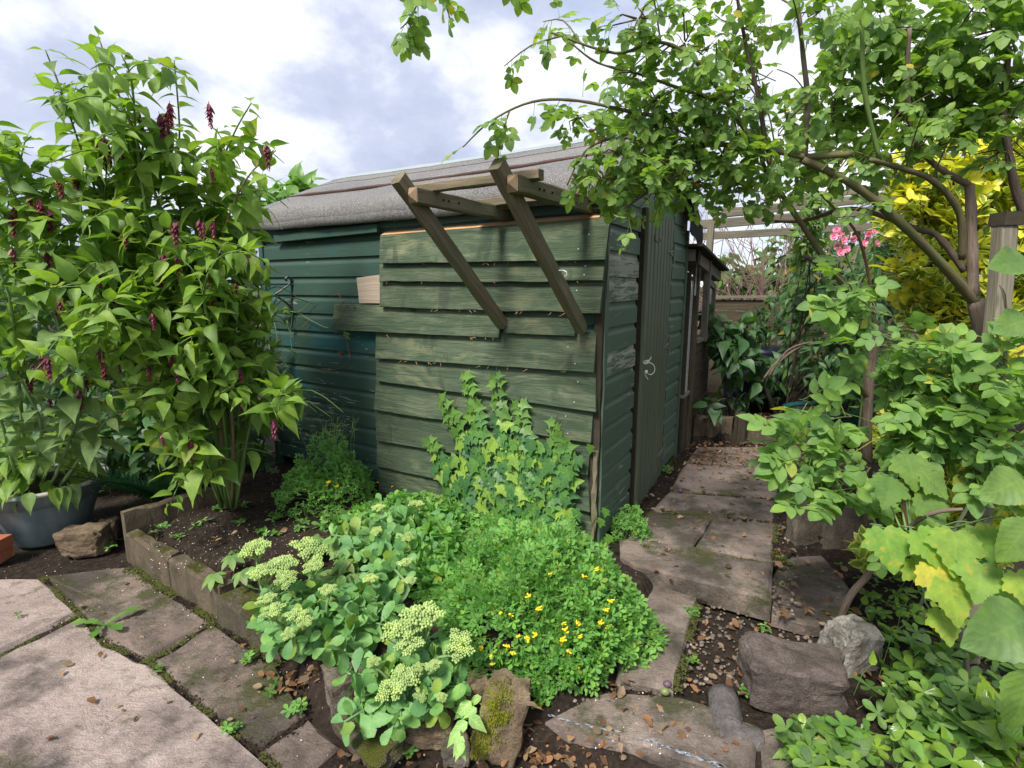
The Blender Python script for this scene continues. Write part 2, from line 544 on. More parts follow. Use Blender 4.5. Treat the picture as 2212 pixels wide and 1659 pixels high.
MAT = dict(
    rough=M_rough(),
    teal=M_shiplap('shed_wall_paint', (.022, .056, .044), (.038, .084, .064), (.012, .080, .090), .635),
    green=M_shiplap('shed_side_paint', (.060, .100, .070), (.094, .146, .102), None, .62),
    peel=M_shiplap('shed_side_bare_paint', (.064, .098, .072), (.098, .138, .100), None, .47),
    door=M_shiplap('door_paint', (.080, .100, .062), (.130, .145, .092), None, .74),
    timber=M_timber('bracket_timber', (.080, .064, .042), (.25, .205, .14), (.125, .135, .075)),
    greytimber=M_timber('grey_timber', (.10, .085, .065), (.27, .24, .19), (.13, .14, .085), .4),
    fence=M_timber('fence_timber', (.045, .034, .023), (.13, .104, .07), (.065, .065, .036), .4),
    darkwood=M_plain('dark_rotten_wood', (.050, .042, .030), .9, .15, .5, 30, .006),
    cut=M_cut(),
    endgrain=M_timber('weathered_end_grain', (.16, .105, .065), (.36, .25, .155), (.22, .18, .11), .4),
    ply=M_timber('weathered_plywood', (.30, .24, .19), (.44, .36, .29), (.33, .28, .22), .2),
    felt=M_felt(),
    feltblack=M_plain('torn_black_felt', (.010, .010, .012), .85, .2, .4, 30),
    feltred=M_plain('felt_joint_strip', (.105, .060, .050), .9, .15, .4, 40),
    ridge=M_plain('ridge_felt', (.27, .31, .32), .85, .25, .25, 60, .003),
    black=M_plain('void_dark', (.006, .006, .007), .9, .1),
    iron=M_plain('black_iron', (.012, .013, .016), .38, .5, .3, 60),
    steel=M_plain('galvanised_metal', (.52, .53, .53), .35, .5, .2, 80),
    hinge=M_plain('green_painted_hinge', (.14, .155, .105), .6, .4, .35, 50),
    string=M_plain('white_string', (.50, .48, .42), .9, .2, .1, 90),
    bluestring=M_plain('blue_cord', (.025, .10, .24), .6, .3, .2),
    patio=M_slab('pink_riven_slab', (.29, .222, .20), (.40, .318, .288), (.50, .412, .378), (.085, .085, .03), .57, dlo=.515),
    patiodark=M_slab('mossy_patio_slab', (.135, .098, .082), (.21, .158, .134), (.30, .23, .20), (.060, .070, .018), .51, dlo=.41),
    path=M_slab('path_slab', (.150, .115, .098), (.235, .186, .160), (.34, .275, .24), (.062, .070, .022), .54, dlo=.43),
    conc=M_conc('mossy_concrete', (.075, .058, .038), (.165, .132, .092), (.105, .115, .020), .615),
    concm=M_conc('moss_covered_concrete', (.06, .052, .036), (.12, .10, .072), (.125, .14, .016), .53),
    stone=M_conc('garden_stone', (.085, .070, .056), (.185, .155, .125), (.12, .13, .025), .66, 1.6),
    stonebrown=M_conc('brown_sandstone', (.115, .082, .052), (.24, .18, .12), (.13, .14, .03), .70, 1.6),
    stonepink=M_conc('pinkish_stone', (.060, .047, .042), (.17, .135, .122), (.12, .12, .03), .68, 1.8),
    stonewhite=M_conc('lichen_stone', (.12, .108, .092), (.46, .44, .40), (.2, .2, .12), .74, 2.2),
    stonegrey=M_conc('grey_stone', (.10, .088, .088), (.19, .17, .17), (.30, .29, .26), .69, 3.0),
    moss=M_plain('cushion_moss', (.155, .165, .018), .95, .1, .5, 160, .01),
    mossdark=M_plain('dark_joint_moss', (.060, .070, .018), .95, .1, .5, 120, .008),
    soil=M_soil(),
    brick=M_plain('red_brick', (.33, .115, .06), .9, .2, .3, 60, .004),
    pot=M_pot(), rim=M_rim(),
    trough=M_plain('dark_green_plastic', (.006, .055, .058), .35, .5, .25, 6),
    barrel=M_plain('dark_blue_plastic', (.005, .008, .026), .4, .5, .3, 6),
    bark=M_bark('rose_bark', (.085, .064, .050), (.25, .19, .15)),
    barkgreen=M_bark('green_rose_bark', (.085, .070, .035), (.17, .135, .08), 1, (.12, .135, .045)),
    barkdark=M_bark('dark_bark', (.050, .037, .028), (.14, .105, .082)),
    cane=M_bark('green_cane', (.085, .15, .035), (.17, .26, .075)),
    canetan=M_bark('tan_cane', (.19, .125, .065), (.33, .235, .13)),
    stemgreen=M_plain('soft_green_stem', (.16, .26, .10), .6, .3, .2),
    stemred=M_plain('reddish_stem', (.22, .10, .065), .6, .3, .3),
    twig=M_plain('dry_twig', (.17, .125, .085), .85, .2, .3),
    twigpink=M_plain('pinkish_bare_twig', (.22, .14, .125), .85, .2, .3),
    leyc=leaf_mat('shrub_leaf', [(0.087, 0.175, 0.031), (0.150, 0.262, 0.041), (0.221, 0.342, 0.059), (0.132, 0.239, 0.057)], .5, .35, .36, .22, (.20, .26, .04), .95),
    leycpale=leaf_mat('pale_stalk_leaf', [(0.119, 0.198, 0.069), (0.167, 0.261, 0.092), (0.142, 0.234, 0.063)], .6, .3, .30, .25),
    bract=leaf_mat('purple_bract', [(0.092, 0.012, 0.038), (0.173, 0.026, 0.071), (0.248, 0.060, 0.109), (0.130, 0.018, 0.038)], .55, .3, .25, .1, (.42, .22, .22), .93),
    white=M_plain('white_petal', (.72, .66, .66), .7, .2, .1),
    rose=leaf_mat('rose_leaf', [(0.108, 0.199, 0.052), (0.153, 0.263, 0.064), (0.206, 0.327, 0.059), (0.133, 0.239, 0.078)], .5, .4, .38, .20, (.36, .34, .05), .975),
    rosepale=leaf_mat('near_rose_leaf', [(0.109, 0.215, 0.065), (0.163, 0.287, 0.082), (0.201, 0.342, 0.071)], .55, .35, .36, .28, (.40, .40, .07), .975),
    euo=leaf_mat('golden_leaf', [(0.689, 0.634, 0.058), (0.580, 0.578, 0.058), (0.799, 0.719, 0.120), (0.304, 0.414, 0.058)], .35, .45, .28, .35, None, .9, None, 6, (.10, .20, .03), 1.1),
    euogreen=leaf_mat('variegated_leaf', [(0.117, 0.213, 0.030), (0.169, 0.275, 0.040), (0.130, 0.237, 0.035)], .38, .45, .25, .15, None, .9, (.52, .52, .12)),
    cory=leaf_mat('fumitory_leaf', [(0.102, 0.254, 0.072), (0.146, 0.324, 0.072), (0.197, 0.394, 0.081), (0.111, 0.269, 0.095)], .6, .3, .34, .08, (.20, .28, .05), .93),
    yellow=M_plain('yellow_petal', (.80, .56, .02), .6, .3, .15, 60),
    sedum=leaf_mat('stonecrop_leaf', [(0.099, 0.235, 0.086), (0.134, 0.290, 0.097), (0.168, 0.339, 0.086), (0.116, 0.265, 0.106)], .55, .4, .22, .16, (.20, .30, .05), .93, None, 5),
    sedhead=leaf_mat('stonecrop_bud', [(.30, .42, .14), (.40, .52, .20), (.47, .58, .25)], .7, .25, .25, .0),
    ivy=leaf_mat('ivy_leaf', [(0.041, 0.123, 0.042), (0.067, 0.172, 0.057), (0.108, 0.242, 0.051), (0.054, 0.143, 0.063)], .42, .4, .22, .35, (.21, .34, .06), .80, None, 5),
    ivyyoung=leaf_mat('young_ivy_leaf', [(0.113, 0.236, 0.045), (0.150, 0.290, 0.070), (0.090, 0.203, 0.040)], .4, .45, .35, .3),
    currant=leaf_mat('currant_leaf', [(0.133, 0.265, 0.049), (0.187, 0.329, 0.061), (0.257, 0.365, 0.057), (0.118, 0.246, 0.061)], .55, .35, .36, .16, (.46, .44, .07), .84, None, 5, blotch=(.40, .36, .06)),
    big=leaf_mat('broad_leaf', [(0.104, 0.196, 0.045), (0.135, 0.231, 0.049), (0.094, 0.178, 0.049)], .5, .4, .3, .24, (.20, .30, .06), .9, None, 8),
    glossy=leaf_mat('glossy_leaf', [(0.083, 0.178, 0.028), (0.128, 0.240, 0.033), (0.192, 0.306, 0.038)], .22, .55, .25, .2),
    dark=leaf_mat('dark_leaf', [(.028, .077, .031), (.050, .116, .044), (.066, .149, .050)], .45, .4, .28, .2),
    mid=leaf_mat('mid_green_leaf', [(0.057, 0.117, 0.031), (0.093, 0.182, 0.042), (0.132, 0.235, 0.048)], .5, .35, .32, .2, (.30, .28, .04), .96),
    fern=leaf_mat('fern_leaf', [(.022, .085, .040), (.035, .115, .050)], .5, .3, .3, .1),
    creeper=leaf_mat('creeper_leaf', [(.16, .27, .07), (.13, .25, .075), (.20, .26, .09)], .5, .35, .32, .25),
    nettle=leaf_mat('silver_veined_leaf', [(.24, .42, .11), (.28, .47, .13)], .5, .35, .3, .55, None, .9, None, 6, (.62, .74, .48)),
    litter=leaf_mat('fallen_leaf', [(.075, .040, .024), (.16, .085, .045), (.25, .13, .065), (.26, .19, .125), (.11, .078, .055)], .8, .2, .15, .2, (.33, .12, .04), .96),
    pebble=leaf_mat('pebble', [(.09, .068, .057), (.15, .115, .095), (.22, .165, .13), (.08, .072, .072), (.32, .26, .21)], .75, .3, .0, .0),
    perlite=M_plain('white_grit', (.75, .71, .64), .9, .2, .1),
    pink=leaf_mat('pink_petal', [(0.800, 0.324, 0.600), (0.850, 0.432, 0.720), (0.780, 0.270, 0.552)], .6, .3, .2, .1),
    plum=M_plain('unripe_plum', (.16, .20, .07), .4, .4, .3, 30),
    plumdark=M_plain('purple_plum', (.10, .065, .095), .45, .4, .3, 30),
    hip=M_plain('rose_hip', (.38, .10, .04), .4, .4, .3, 40),
    bluepaint=M_plain('flaked_blue_paint', (.24, .27, .32), .85, .2, .35, 40),
    tagwhite=M_plain('white_plastic', (.75, .75, .73), .4, .4, .05),
)
# ------------------------------------------------------------------ ground
def inpoly(px_, py_, poly):
    inside = np.zeros(px_.shape, bool)
    n = len(poly)
    for i in range(n):
        x0, y0 = poly[i][0], poly[i][1]; x1, y1 = poly[(i + 1) % n][0], poly[(i + 1) % n][1]
        c = ((y0 > py_) != (y1 > py_)) & (px_ < (x1 - x0) * (py_ - y0) / (y1 - y0 + 1e-12) + x0)
        inside ^= c
    return inside
C0 = G(1287, 1180); C1 = G(1456, 982)
sd = nrm(C1 - C0)
_r = ray(-734, 617); fd = nrm([_r[0], _r[1], 0])
nF = nrm(np.array([-fd[1] * 1.0, fd[0], 0])); nF = nF if nF[1] < 0 else -nF
nS = nrm(np.array([sd[1], -sd[0], 0]))
UP = np.array([0, 0, 1.0])
A_L, S_L = 2.66, 1.74                      # length of the shed front and side

bedA = G(278, 1212, -.2); bedB = G(480, 1340, -.2); bedC = G(602, 1428, -.2)
_bd = nrm(bedB - bedA); _bn = np.array([_bd[1], -_bd[0], 0]); _bn = _bn if _bn[1] > 0 else -_bn
raised = [bedA + _bn * .075 + _bd * .05, bedB + _bn * .075, bedC + _bn * .10, G(690, 1530, -.2), G(860, 1600, -.2), G(1120, 1610, -.2), G(1185, 1556, -.1), G(1560, 1668, -.1), G(1900, 1800, -.1),
          (6, .6), (9, .6), (9, 9), (-1.9, 9), C0 + fd * (A_L + .4) + sd * 2, C0 + fd * (A_L + .3), G(300, 1160, -.05) + np.array([.05, .1, 0])]
gravelz = [G(1430, 1235, -.1), G(1672, 1300, -.1), G(1670, 1200, -.06), G(1760, 1195, -.06), G(1850, 1280, -.06), G(1960, 1480, -.1), G(2000, 1760, -.1), G(1560, 1668, -.1), G(1185, 1556, -.1), G(1300, 1470, -.1)]
farbed = [G(1497, 950), G(1745, 958), (3.2, 4.42), (9, 4.4), (9, 9), (1.75, 9)]
slope1 = [bedC + _bn * .10, G(690, 1530, -.2), G(860, 1600, -.2), G(1120, 1610, -.2), G(1185, 1556, -.1), G(1180, 1450, -.1), G(900, 1440, -.1), G(700, 1380, -.1), G(620, 1320, -.1)]

def axis(lo, hi, st, far):
    a = np.arange(lo, hi + 1e-6, st)
    ext = np.array([.1, .3, .7, 1.5, 3, 6, 12, 25, 60, 150, far])
    return np.concatenate([lo - ext[::-1], a, hi + ext])
gx = axis(-3.6, 3.3, .03, 400); gy = axis(.7, 6.2, .03, 400)
GXm, GYm = np.meshgrid(gx, gy)
Hm = np.full(GXm.shape, -.225)
Hm[inpoly(GXm, GYm, raised)] = -.025
Hm[inpoly(GXm, GYm, gravelz)] = -.12
Hm[inpoly(GXm, GYm, slope1)] = -.11
Hm[inpoly(GXm, GYm, farbed)] = .10
def blur(a, k):
    for _ in range(k):
        p_ = np.pad(a, 1, mode='edge')
        a = (p_[1:-1, 1:-1] * 2 + p_[:-2, 1:-1] + p_[2:, 1:-1] + p_[1:-1, :-2] + p_[1:-1, 2:]) / 6
    return a
Hb = blur(Hm, 2)
nzv = np.array([[fbm(x * 5.2, y * 5.2, 3.1) * .010 + fbm(x * 26, y * 26, 1.0, 3) * .006 for x in gx] for y in gy])
bedmask = blur((inpoly(GXm, GYm, raised) & ~inpoly(GXm, GYm, gravelz)).astype(float), 3)
pathmask = blur(inpoly(GXm, GYm, [G(1340, 1160), G(1370, 1218), G(1672, 1300), G(1695, 985), G(1480, 985)]).astype(float), 2)
Hb = Hb + nzv * (.5 + 1.1 * bedmask) * (1 - pathmask) - .015 * pathmask
def zt(x, y):
    i = int(np.clip(np.searchsorted(gx, x) - 1, 0, len(gx) - 2)); j = int(np.clip(np.searchsorted(gy, y) - 1, 0, len(gy) - 2))
    tx = (x - gx[i]) / (gx[i + 1] - gx[i]); ty = (y - gy[j]) / (gy[j + 1] - gy[j])
    return float(Hb[j, i] * (1 - tx) * (1 - ty) + Hb[j, i + 1] * tx * (1 - ty) + Hb[j + 1, i] * (1 - tx) * ty + Hb[j + 1, i + 1] * tx * ty)
nx, ny = len(gx), len(gy)
Vg = np.stack([GXm.ravel(), GYm.ravel(), Hb.ravel()], 1)
ii = (np.arange(ny - 1)[:, None] * nx + np.arange(nx - 1)[None, :]).ravel()
Tg = np.concatenate([np.stack([ii, ii + 1, ii + nx + 1], 1), np.stack([ii, ii + nx + 1, ii + nx], 1)])
put('ground', mesh_tri('ground', Vg, Tg), MAT['soil'], kind='structure')

# ------------------------------------------------------------------ paving
rs = np.random.RandomState(5)
def slab(name, pix, z, th, mat, parent, jit=.006, tilt=0.0, **k):
    P = [np.array(G(u, v, z)) for u, v in pix]
    c = sum(P) / len(P)
    edge = []
    for i in range(len(P)):
        a, b = P[i], P[(i + 1) % len(P)]
        L = np.linalg.norm(b - a); n = max(2, int(L / .07))
        for j in range(n):
            q = a + (b - a) * (j / n)
            if j: q = q + np.array([rs.randn(), rs.randn(), 0]) * jit * .5
            edge.append(q)
    n = len(edge)
    V = []; F = []
    for q in edge: V.append(q - UP * th)
    for q in edge: V.append(q - UP * (.010 + abs(rs.randn()) * .004))
    for q in edge:
        V.append(q + nrm(c - q) * (.012 + abs(rs.randn()) * .006))
    ctr = len(V); V.append(c.copy())
    V = np.array(V); V[2 * n:, 2] += [rs.randn() * .0015 for _ in range(n + 1)]
    V[:, 2] += tilt * (V[:, 1] - c[1])
    for i in range(n):
        j = (i + 1) % n
        F += [[i, j, n + j, n + i], [n + i, n + j, 2 * n + j, 2 * n + i], [2 * n + i, 2 * n + j, ctr]]
    A2 = sum(edge[i][0] * edge[(i + 1) % n][1] - edge[(i + 1) % n][0] * edge[i][1] for i in range(n))
    if A2 < 0: F = [f[::-1] for f in F]
    return put(name, mesh_from(name, V, F), mat, parent, **k)

def struct_root(name, loc):
    o = bpy.data.objects.new(name, None); o.location = Vector([float(a) for a in loc]); link(o)
    o['kind'] = 'structure'; o.empty_display_size = .05
    return o
patio = struct_root('patio', G(250, 1500, -.2))
Zp = -.2
slab('slab', [(88, 1248), (167, 1324), (-10, 1410), (-240, 1395), (-160, 1250)], Zp, .05, MAT['patio'], patio)
slab('slab', [(173, 1331), (222, 1392), (322, 1432), (430, 1527), (594, 1668), (690, 1800), (-300, 2000), (-520, 1600), (-14, 1424)], Zp, .05, MAT['patio'], patio)
slab('slab', [(98, 1243), (276, 1222), (452, 1344), (320, 1420), (226, 1384), (178, 1322)], Zp - .004, .05, MAT['patiodark'], patio)
slab('slab', [(330, 1427), (458, 1349), (600, 1440), (660, 1540), (551, 1617), (436, 1522)], Zp - .003, .05, MAT['patiodark'], patio)
slab('slab', [(558, 1622), (668, 1547), (735, 1610), (640, 1690), (610, 1670)], Zp - .006, .06, MAT['patiodark'], patio, tilt=-.02)
slab('slab', [(-10, 1300), (-180, 1240), (-700, 1300), (-600, 1420), (-260, 1400)], Zp, .05, MAT['patio'], patio)

def q7(x, y): return (1324.8 + .4539 * x, 1036.8 + .4539 * y)
path = struct_root('path', G(1560, 1150, 0))
slab('slab', [(1340, 1200), (1372, 1219), q7(755, 565), q7(762, 396), q7(385, 314), (1338, 1160)], 0, .11, MAT['path'], path)
slab('slab', [(1352, 1164), q7(384, 308), q7(462, 188), (1402, 1102)], .002, .06, MAT['path'], path)
slab('slab', [q7(392, 308), q7(762, 389), q7(774, 205), q7(468, 186)], .001, .06, MAT['path'], path)
slab('slab', [(1405, 1098), q7(464, 182), q7(774, 198), q7(772, 92), (1444, 1062)], -.003, .06, MAT['path'], path)
slab('slab', [(1447, 1058), q7(772, 86), (1686, 1010), (1480, 1000)], .001, .06, MAT['path'], path)
slab('slab', [(1482, 996), (1686, 1006), (1692, 965), (1505, 965)], -.002, .06, MAT['path'], path)
slab('slab', [(1400, 1232), (1514, 1266), (1498, 1330), (1455, 1490), (1330, 1470), (1350, 1300)], -.085, .06, MAT['path'], path)
st_ = slab('step_slab', [(1178, 1550), (1300, 1492), (1470, 1500), (1640, 1565), (1628, 1690), (1570, 1666), (1400, 1608)], -.095, .075, MAT['path'], path)
slab('slab', [(1668, 1325), (1672, 1235), (1708, 1200), (1790, 1198), (1838, 1272), (1822, 1352), (1740, 1345)], -.05, .06, MAT['path'], path)
slab('slab', [(1645, 1572), (1700, 1560), (1990, 1600), (2010, 1760), (1650, 1720)], -.10, .06, MAT['path'], path)
mb = MB()
for (p0, p1) in [((1178, 1550), (1400, 1608)), ((1400, 1608), (1570, 1666))]:
    a = G(*p0, -.20); b = G(*p1, -.20)
    mb.box(a + nrm(np.cross(b - a, UP)) * -.02, b + nrm(np.cross(b - a, UP)) * -.02, UP, nrm(np.cross(b - a, UP)), .062, -.05, 6, lambda t, i: rs.randn(3) * .005)
mb.build('step_riser', MAT['concm'], path, label='moss covered riser under the step')
mb = MB()                                  # blue paint flakes left along the step edge
for (p0, p1, n) in [((1186, 1553), (1400, 1606), 34), ((1400, 1606), (1564, 1664), 30)]:
    for i in range(n):
        t = (i + rs.rand() * .8) / n
        if rs.rand() < .25: continue
        c = G(p0[0] + (p1[0] - p0[0]) * t, p0[1] + (p1[1] - p0[1]) * t - 3 - rs.rand() * 6, -.0955)
        e = nrm(G(*p1, -.0955) - G(*p0, -.0955)); w = np.cross(UP, e)
        l, d = .006 + .012 * rs.rand(), .002 + .004 * rs.rand()
        mb.add([c - e * l + w * d * .3, c - w * d, c + e * l, c + w * d], [[0, 1, 2, 3]])
for v in mb.V: pass
mb.V = [(x, y, -.0935) for x, y, z in mb.V]
mb.build('paint_flakes', MAT['bluepaint'], path, kind='stuff')

# ------------------------------------------------------------------ shed
shed = thing('garden_shed', C0, 'old green painted wooden garden shed with grey felt roof', 'shed')
EAVE, RIDGE, S_MID, OV = 1.745, 2.21, S_L / 2, .085
def wf(u, v, o=0.0): return W(u, v, C0 + nF * o, nF)
def fpt(a, z, o=0.0): return C0 + fd * a + nF * o + UP * z
def spt(s_, z, o=0.0): return C0 + sd * s_ + nS * o + UP * z
PITCHB = .1222
SHIP = [(0, 0), (.020, 0), (.020, .078), (.018, .086), (.012, .092), (.008, .100), (.006, .1222), (0, .1222)]
SHIPT = [(0, 0), (.020, 0), (.020, .040), (.0, .040)]
def shipboard(p0, p1, h, nr, mat, parent, seed):
    r = np.random.RandomState(seed)
    jj = r.randn(3, 2) * .0015
    mb = MB()
    prof = [(a, min(b, h)) for a, b in SHIP] if h < .12 else SHIP
    off = nr * abs(r.randn()) * .0015
    mb.prism(prof, p0 + off, p1 + off, UP, nr, 3, lambda t, i: UP * (r.randn() * .0008))
    return mb.build('board', mat, parent)
# front wall
mb = MB(); mb.add([fpt(-.0, -.06, -.03), fpt(A_L, -.06, -.03), fpt(A_L, EAVE + .02, -.03), fpt(0, EAVE + .02, -.03)], [[0, 1, 2, 3]])
fw = mb.build('front_wall', MAT['black'], shed)
zj = 1.379
k0 = int(math.floor((zj + .06) / PITCHB))
lev = [zj - PITCHB * i for i in range(k0, -4, -1)]
for i, z in enumerate(lev):
    h = min(PITCHB, EAVE + .02 - z)
    if h < .02: continue
    shipboard(fpt(A_L - .03, z, -.012), fpt(.02, z, -.012), h, nF, MAT['teal'], fw, 10 + i)
mb = MB(); mb.box(fpt(A_L + .01, -.06, -.02), fpt(A_L + .01, EAVE, -.02), -fd, nF, .045, .040)
mb.build('corner_post', MAT['teal'], shed)
# batten under the eave
mb = MB(); b0 = wf(600, 525, .02); b1 = wf(822, 503, .02)
mb.box(b0, b1, UP, nF, .052, .030, 4, bev=.004)
mb.build('batten', MAT['teal'], fw)
mb = MB(); mb.box(fpt(A_L - .03, 1.655, .012), fpt(.0, 1.655, .012), UP, nF, .085, .014, 2)
mb.build('top_rail', MAT['teal'], fw)
mb = MB(); c = wf(766, 511, .052)
mb.add([c + fd * .020 - UP * .012, c - fd * .020 - UP * .014, c - fd * .004 + UP * .018, c + fd * .006 + UP * .020], [[0, 1, 2, 3], [3, 2, 1, 0]])
# pale patch of plywood
mb = MB(); q = [wf(776, 655, .03), wf(824, 655, .03), wf(822, 593, .03), wf(770, 600, .03)]
mb.add(q + [p - nF * .012 for p in q], [[0, 1, 2, 3], [7, 6, 5, 4], [0, 4, 5, 1], [1, 5, 6, 2], [2, 6, 7, 3], [3, 7, 4, 0]],
       [[(.0, 0), (.1, 0), (.1, .16), (0, .16)]] * 2 + [[(0, 0), (.1, 0), (.1, .01), (0, .01)]] * 4)
mb.build('patch_panel', MAT['ply'], fw, label='pale square of weathered plywood')
# ---- side wall, two runs of boards left and right of the door
S_D0, S_D1 = .555, 1.285
def gable(s_): return EAVE + (RIDGE - EAVE) * (1 - abs(s_ - S_MID) / (S_MID + .02)) - .03
mb = MB(); mb.add([spt(0, -.06, -.03), spt(S_L, -.06, -.03), spt(S_L, EAVE, -.03), spt(S_MID, RIDGE - .02, -.03), spt(0, EAVE, -.03)], [[0, 1, 2, 3, 4]])
sw = mb.build('side_wall', MAT['black'], shed)
peel_rows = {3: 1, 5: 2, -1: 0}
n_ = 0
for i in range(k0, -7, -1):
    z = 1.364 - PITCHB * i
    for (s0, s1, o) in ((.031, S_D0 - .025, 0), (S_D1 + .02, S_L - .03, 1)):
        top = z + PITCHB
        lo, hi = s0, s1
        if top > gable(s0) or top > gable(s1):        # trim under the roof slope
            if z > max(gable(s0), gable(s1)) - .03: continue
        h = min(PITCHB, max(.03, min(gable(lo), gable(hi)) - z + .05))
        mat = MAT['peel'] if (o == 0 and i in (0, 1, 4)) else MAT['green']
        shipboard(spt(lo, z, -.012), spt(hi, z, -.012), h, nS, mat, sw, 60 + n_); n_ += 1
mb = MB()                                   # boarding above the door up to the ridge
mb.add([spt(.0, EAVE - .09, .002), spt(S_L, EAVE - .09, .002), spt(S_L, EAVE, .002), spt(S_MID, RIDGE - .01, .002), spt(0, EAVE, .002)], [[0, 1, 2, 3, 4]])
mb.build('gable_panel', MAT['green'], sw)
# corner post, rotten at the foot, with torn strips
mb = MB(); mb.box(fpt(.035, -.05, -.01), fpt(.035, EAVE - .02, -.01), -fd, nF, .042, .030, 14, lambda t, i: (nF * rs.randn() + fd * rs.randn()) * .003)
mb.build('corner_post', MAT['darkwood'], shed, label='dark rotten corner post')
mb = MB(); mb.box(spt(.0, -.05, -.01), spt(.0, EAVE - .04, -.01), sd, nS, .032, .026, 12, lambda t, i: (nS * rs.randn() + sd * rs.randn()) * .002)
mb.build('corner_board', MAT['green'], shed)
mb = MB(); mb.box(fpt(.014, -.03, .022), fpt(.010, .52, .022), -fd, nF, .018, .014, 10, lambda t, i: (nF * rs.randn() + fd * rs.randn()) * .005)
mb.build('rotten_strip', MAT['timber'], shed, label='splintered strip of bare wood at the corner')
mb = MB(); mb.box(spt(S_L - .035, -.04, -.005), spt(S_L - .035, EAVE - .03, -.005), sd, nS, .045, .024)
mb.build('corner_board', MAT['green'], shed)
# door of narrow boards, a finger's width ajar
mb = MB(); mb.add([spt(S_D0 - .03, -.05, -.015), spt(S_D1 + .02, -.05, -.015), spt(S_D1 + .02, 1.80, -.015), spt(S_D0 - .03, 1.80, -.015)], [[0, 1, 2, 3]])
mb.build('door_opening', MAT['black'], sw)
dd = nrm(sd + nS * -.035); dn = nrm(np.array([dd[1], -dd[0], 0]))
D0 = spt(S_D0 + .012, 0, .022)
door = put('door', mesh_from('door', [tuple(D0 + dd * a + UP * z - dn * .004) for a, z in ((0, .0), (.70, .0), (.70, 1.72), (0, 1.72))], [[0, 1, 2, 3]]), MAT['darkwood'], shed)
nb = 8
for i in range(nb):
    a0 = .70 * i / nb + .003; w = .70 / nb - .009
    mb = MB(); zz = -.02 + rs.rand() * .012
    b0 = D0 + dd * (a0) + UP * zz + dn * (rs.rand() * .003); b1 = D0 + dd * a0 + UP * 1.74 + dn * (rs.rand() * .003)
    prof = [(0, 0), (.012, .003), (.018, .008), (.018, w - .008), (.012, w - .003), (0, w)]
    mb.prism(prof, b0, b1, dd, dn, 6, lambda t, i_: dn * rs.randn() * .0006)
    mb.build('plank', MAT['door'], door)
mb = MB(); mb.box(D0 + dd * .0 + UP * -.01 + dn * -.03, D0 + UP * 1.74 + dn * -.03, dd, dn, .012, .03); mb.build('edge_strip', MAT['darkwood'], door)
def hinge(zc, L=.30):
    mb = MB()
    e = D0 + dd * .705 + UP * zc + dn * .024
    pts = [e + UP * .022, e - UP * .022, e - dd * L * .5 - UP * .013, e - dd * L - UP * .006, e - dd * (L + .012), e - dd * L + UP * .006, e - dd * L * .5 + UP * .013]
    n = len(pts)
    mb.add(pts + [p - dn * .006 for p in pts], [list(range(n))[::-1]] + [[i, (i + 1) % n, n + (i + 1) % n, n + i] for i in range(n)])
    mb.box(e + dd * .004 - UP * .065 - dn * .006, e + dd * .004 + UP * .065 - dn * .006, dd, dn, .022, .010)
    h = mb.build('hinge', MAT['hinge'], door)
    for t in (.15, .5, .85):
        m2 = MB(); c = e - dd * L * t + dn * .001
        m2.tube([c, c + dn * .003], .004, 6); m2.build('screw', MAT['iron'], h)
hinge(1.53, .135); hinge(.915, .15); hinge(.17, .17)
mb = MB(); hk = D0 + dd * .155 + UP * 1.575 + dn * .02
mb.tube([hk + UP * .03, hk, hk + dn * .02 - UP * .012 + dd * .004, hk + dn * .03 + dd * .02, hk + dn * .02 + UP * .012 + dd * .03], .003, 6); mb.build('hook', MAT['iron'], door)
# roof: front slope with rolled eave, back slope, felt laps, ridge strip
RL, RR = A_L + .045, -.075
def rp_(a, s_, lift=0.0):                  # point on the front slope
    t = (s_ + OV) / (S_MID + OV)
    z = EAVE + .075 + (RIDGE - EAVE - .075) * t
    nup = nrm(np.cross(fd, nrm(sd * (S_MID + OV) + UP * (RIDGE - EAVE - .075)))); nup = nup if nup[2] > 0 else -nup
    return C0 + fd * a + sd * s_ + UP * z + nup * lift
roof = thing('x', C0, 'x', 'x'); bpy.data.objects.remove(roof)
V = []; F = []; U = []
NA = 40
prof = [(-OV + .012, None, -.105), (-OV + .004, None, -.100), (-OV, None, -.055), (-OV + .010, None, -.018), (-OV + .035, None, .004)] + [(-OV + .035 + (S_MID + OV - .035) * k / 9, 1, 0) for k in range(1, 10)]
prof += [(S_MID + (S_MID + OV) * k / 4, 2, 0) for k in range(1, 5)]
m_ = len(prof)
for i in range(NA + 1):
    a = RR + (RL - RR) * i / NA
    for j, (s_, kd, dz) in enumerate(prof):
        if kd is None:
            P = rp_(a, s_) + UP * dz
        elif kd == 1:
            P = rp_(a, s_, fbm(a * 2.3, s_ * 6, 1.0) * .006 + (.004 * math.sin(a * 5 + s_ * 3)))
        else:
            P = rp_(a, 2 * S_MID - s_) + sd * 2 * (s_ - S_MID)
        if j < 4: P = P + nF * (fbm(a * 3.1, j * .1, 2.0) * .012) + UP * fbm(a * 4, 9.0) * .006
        sag = -.012 * math.sin(PI * i / NA)
        V.append(P + UP * sag)
for i in range(NA):
    for j in range(m_ - 1):
        F.append([i * m_ + j, i * m_ + j + 1, (i + 1) * m_ + j + 1, (i + 1) * m_ + j])
n0 = len(V)
V += [v - UP * .022 for v in V]            # underside
for i in range(NA):
    for j in range(m_ - 1):
        F.append([n0 + a for a in ([i * m_ + j, (i + 1) * m_ + j, (i + 1) * m_ + j + 1, i * m_ + j + 1])])
for i in (0, NA):
    for j in range(m_ - 1):
        f = [i * m_ + j, i * m_ + j + 1, n0 + i * m_ + j + 1, n0 + i * m_ + j]
        F.append(f if i else f[::-1])
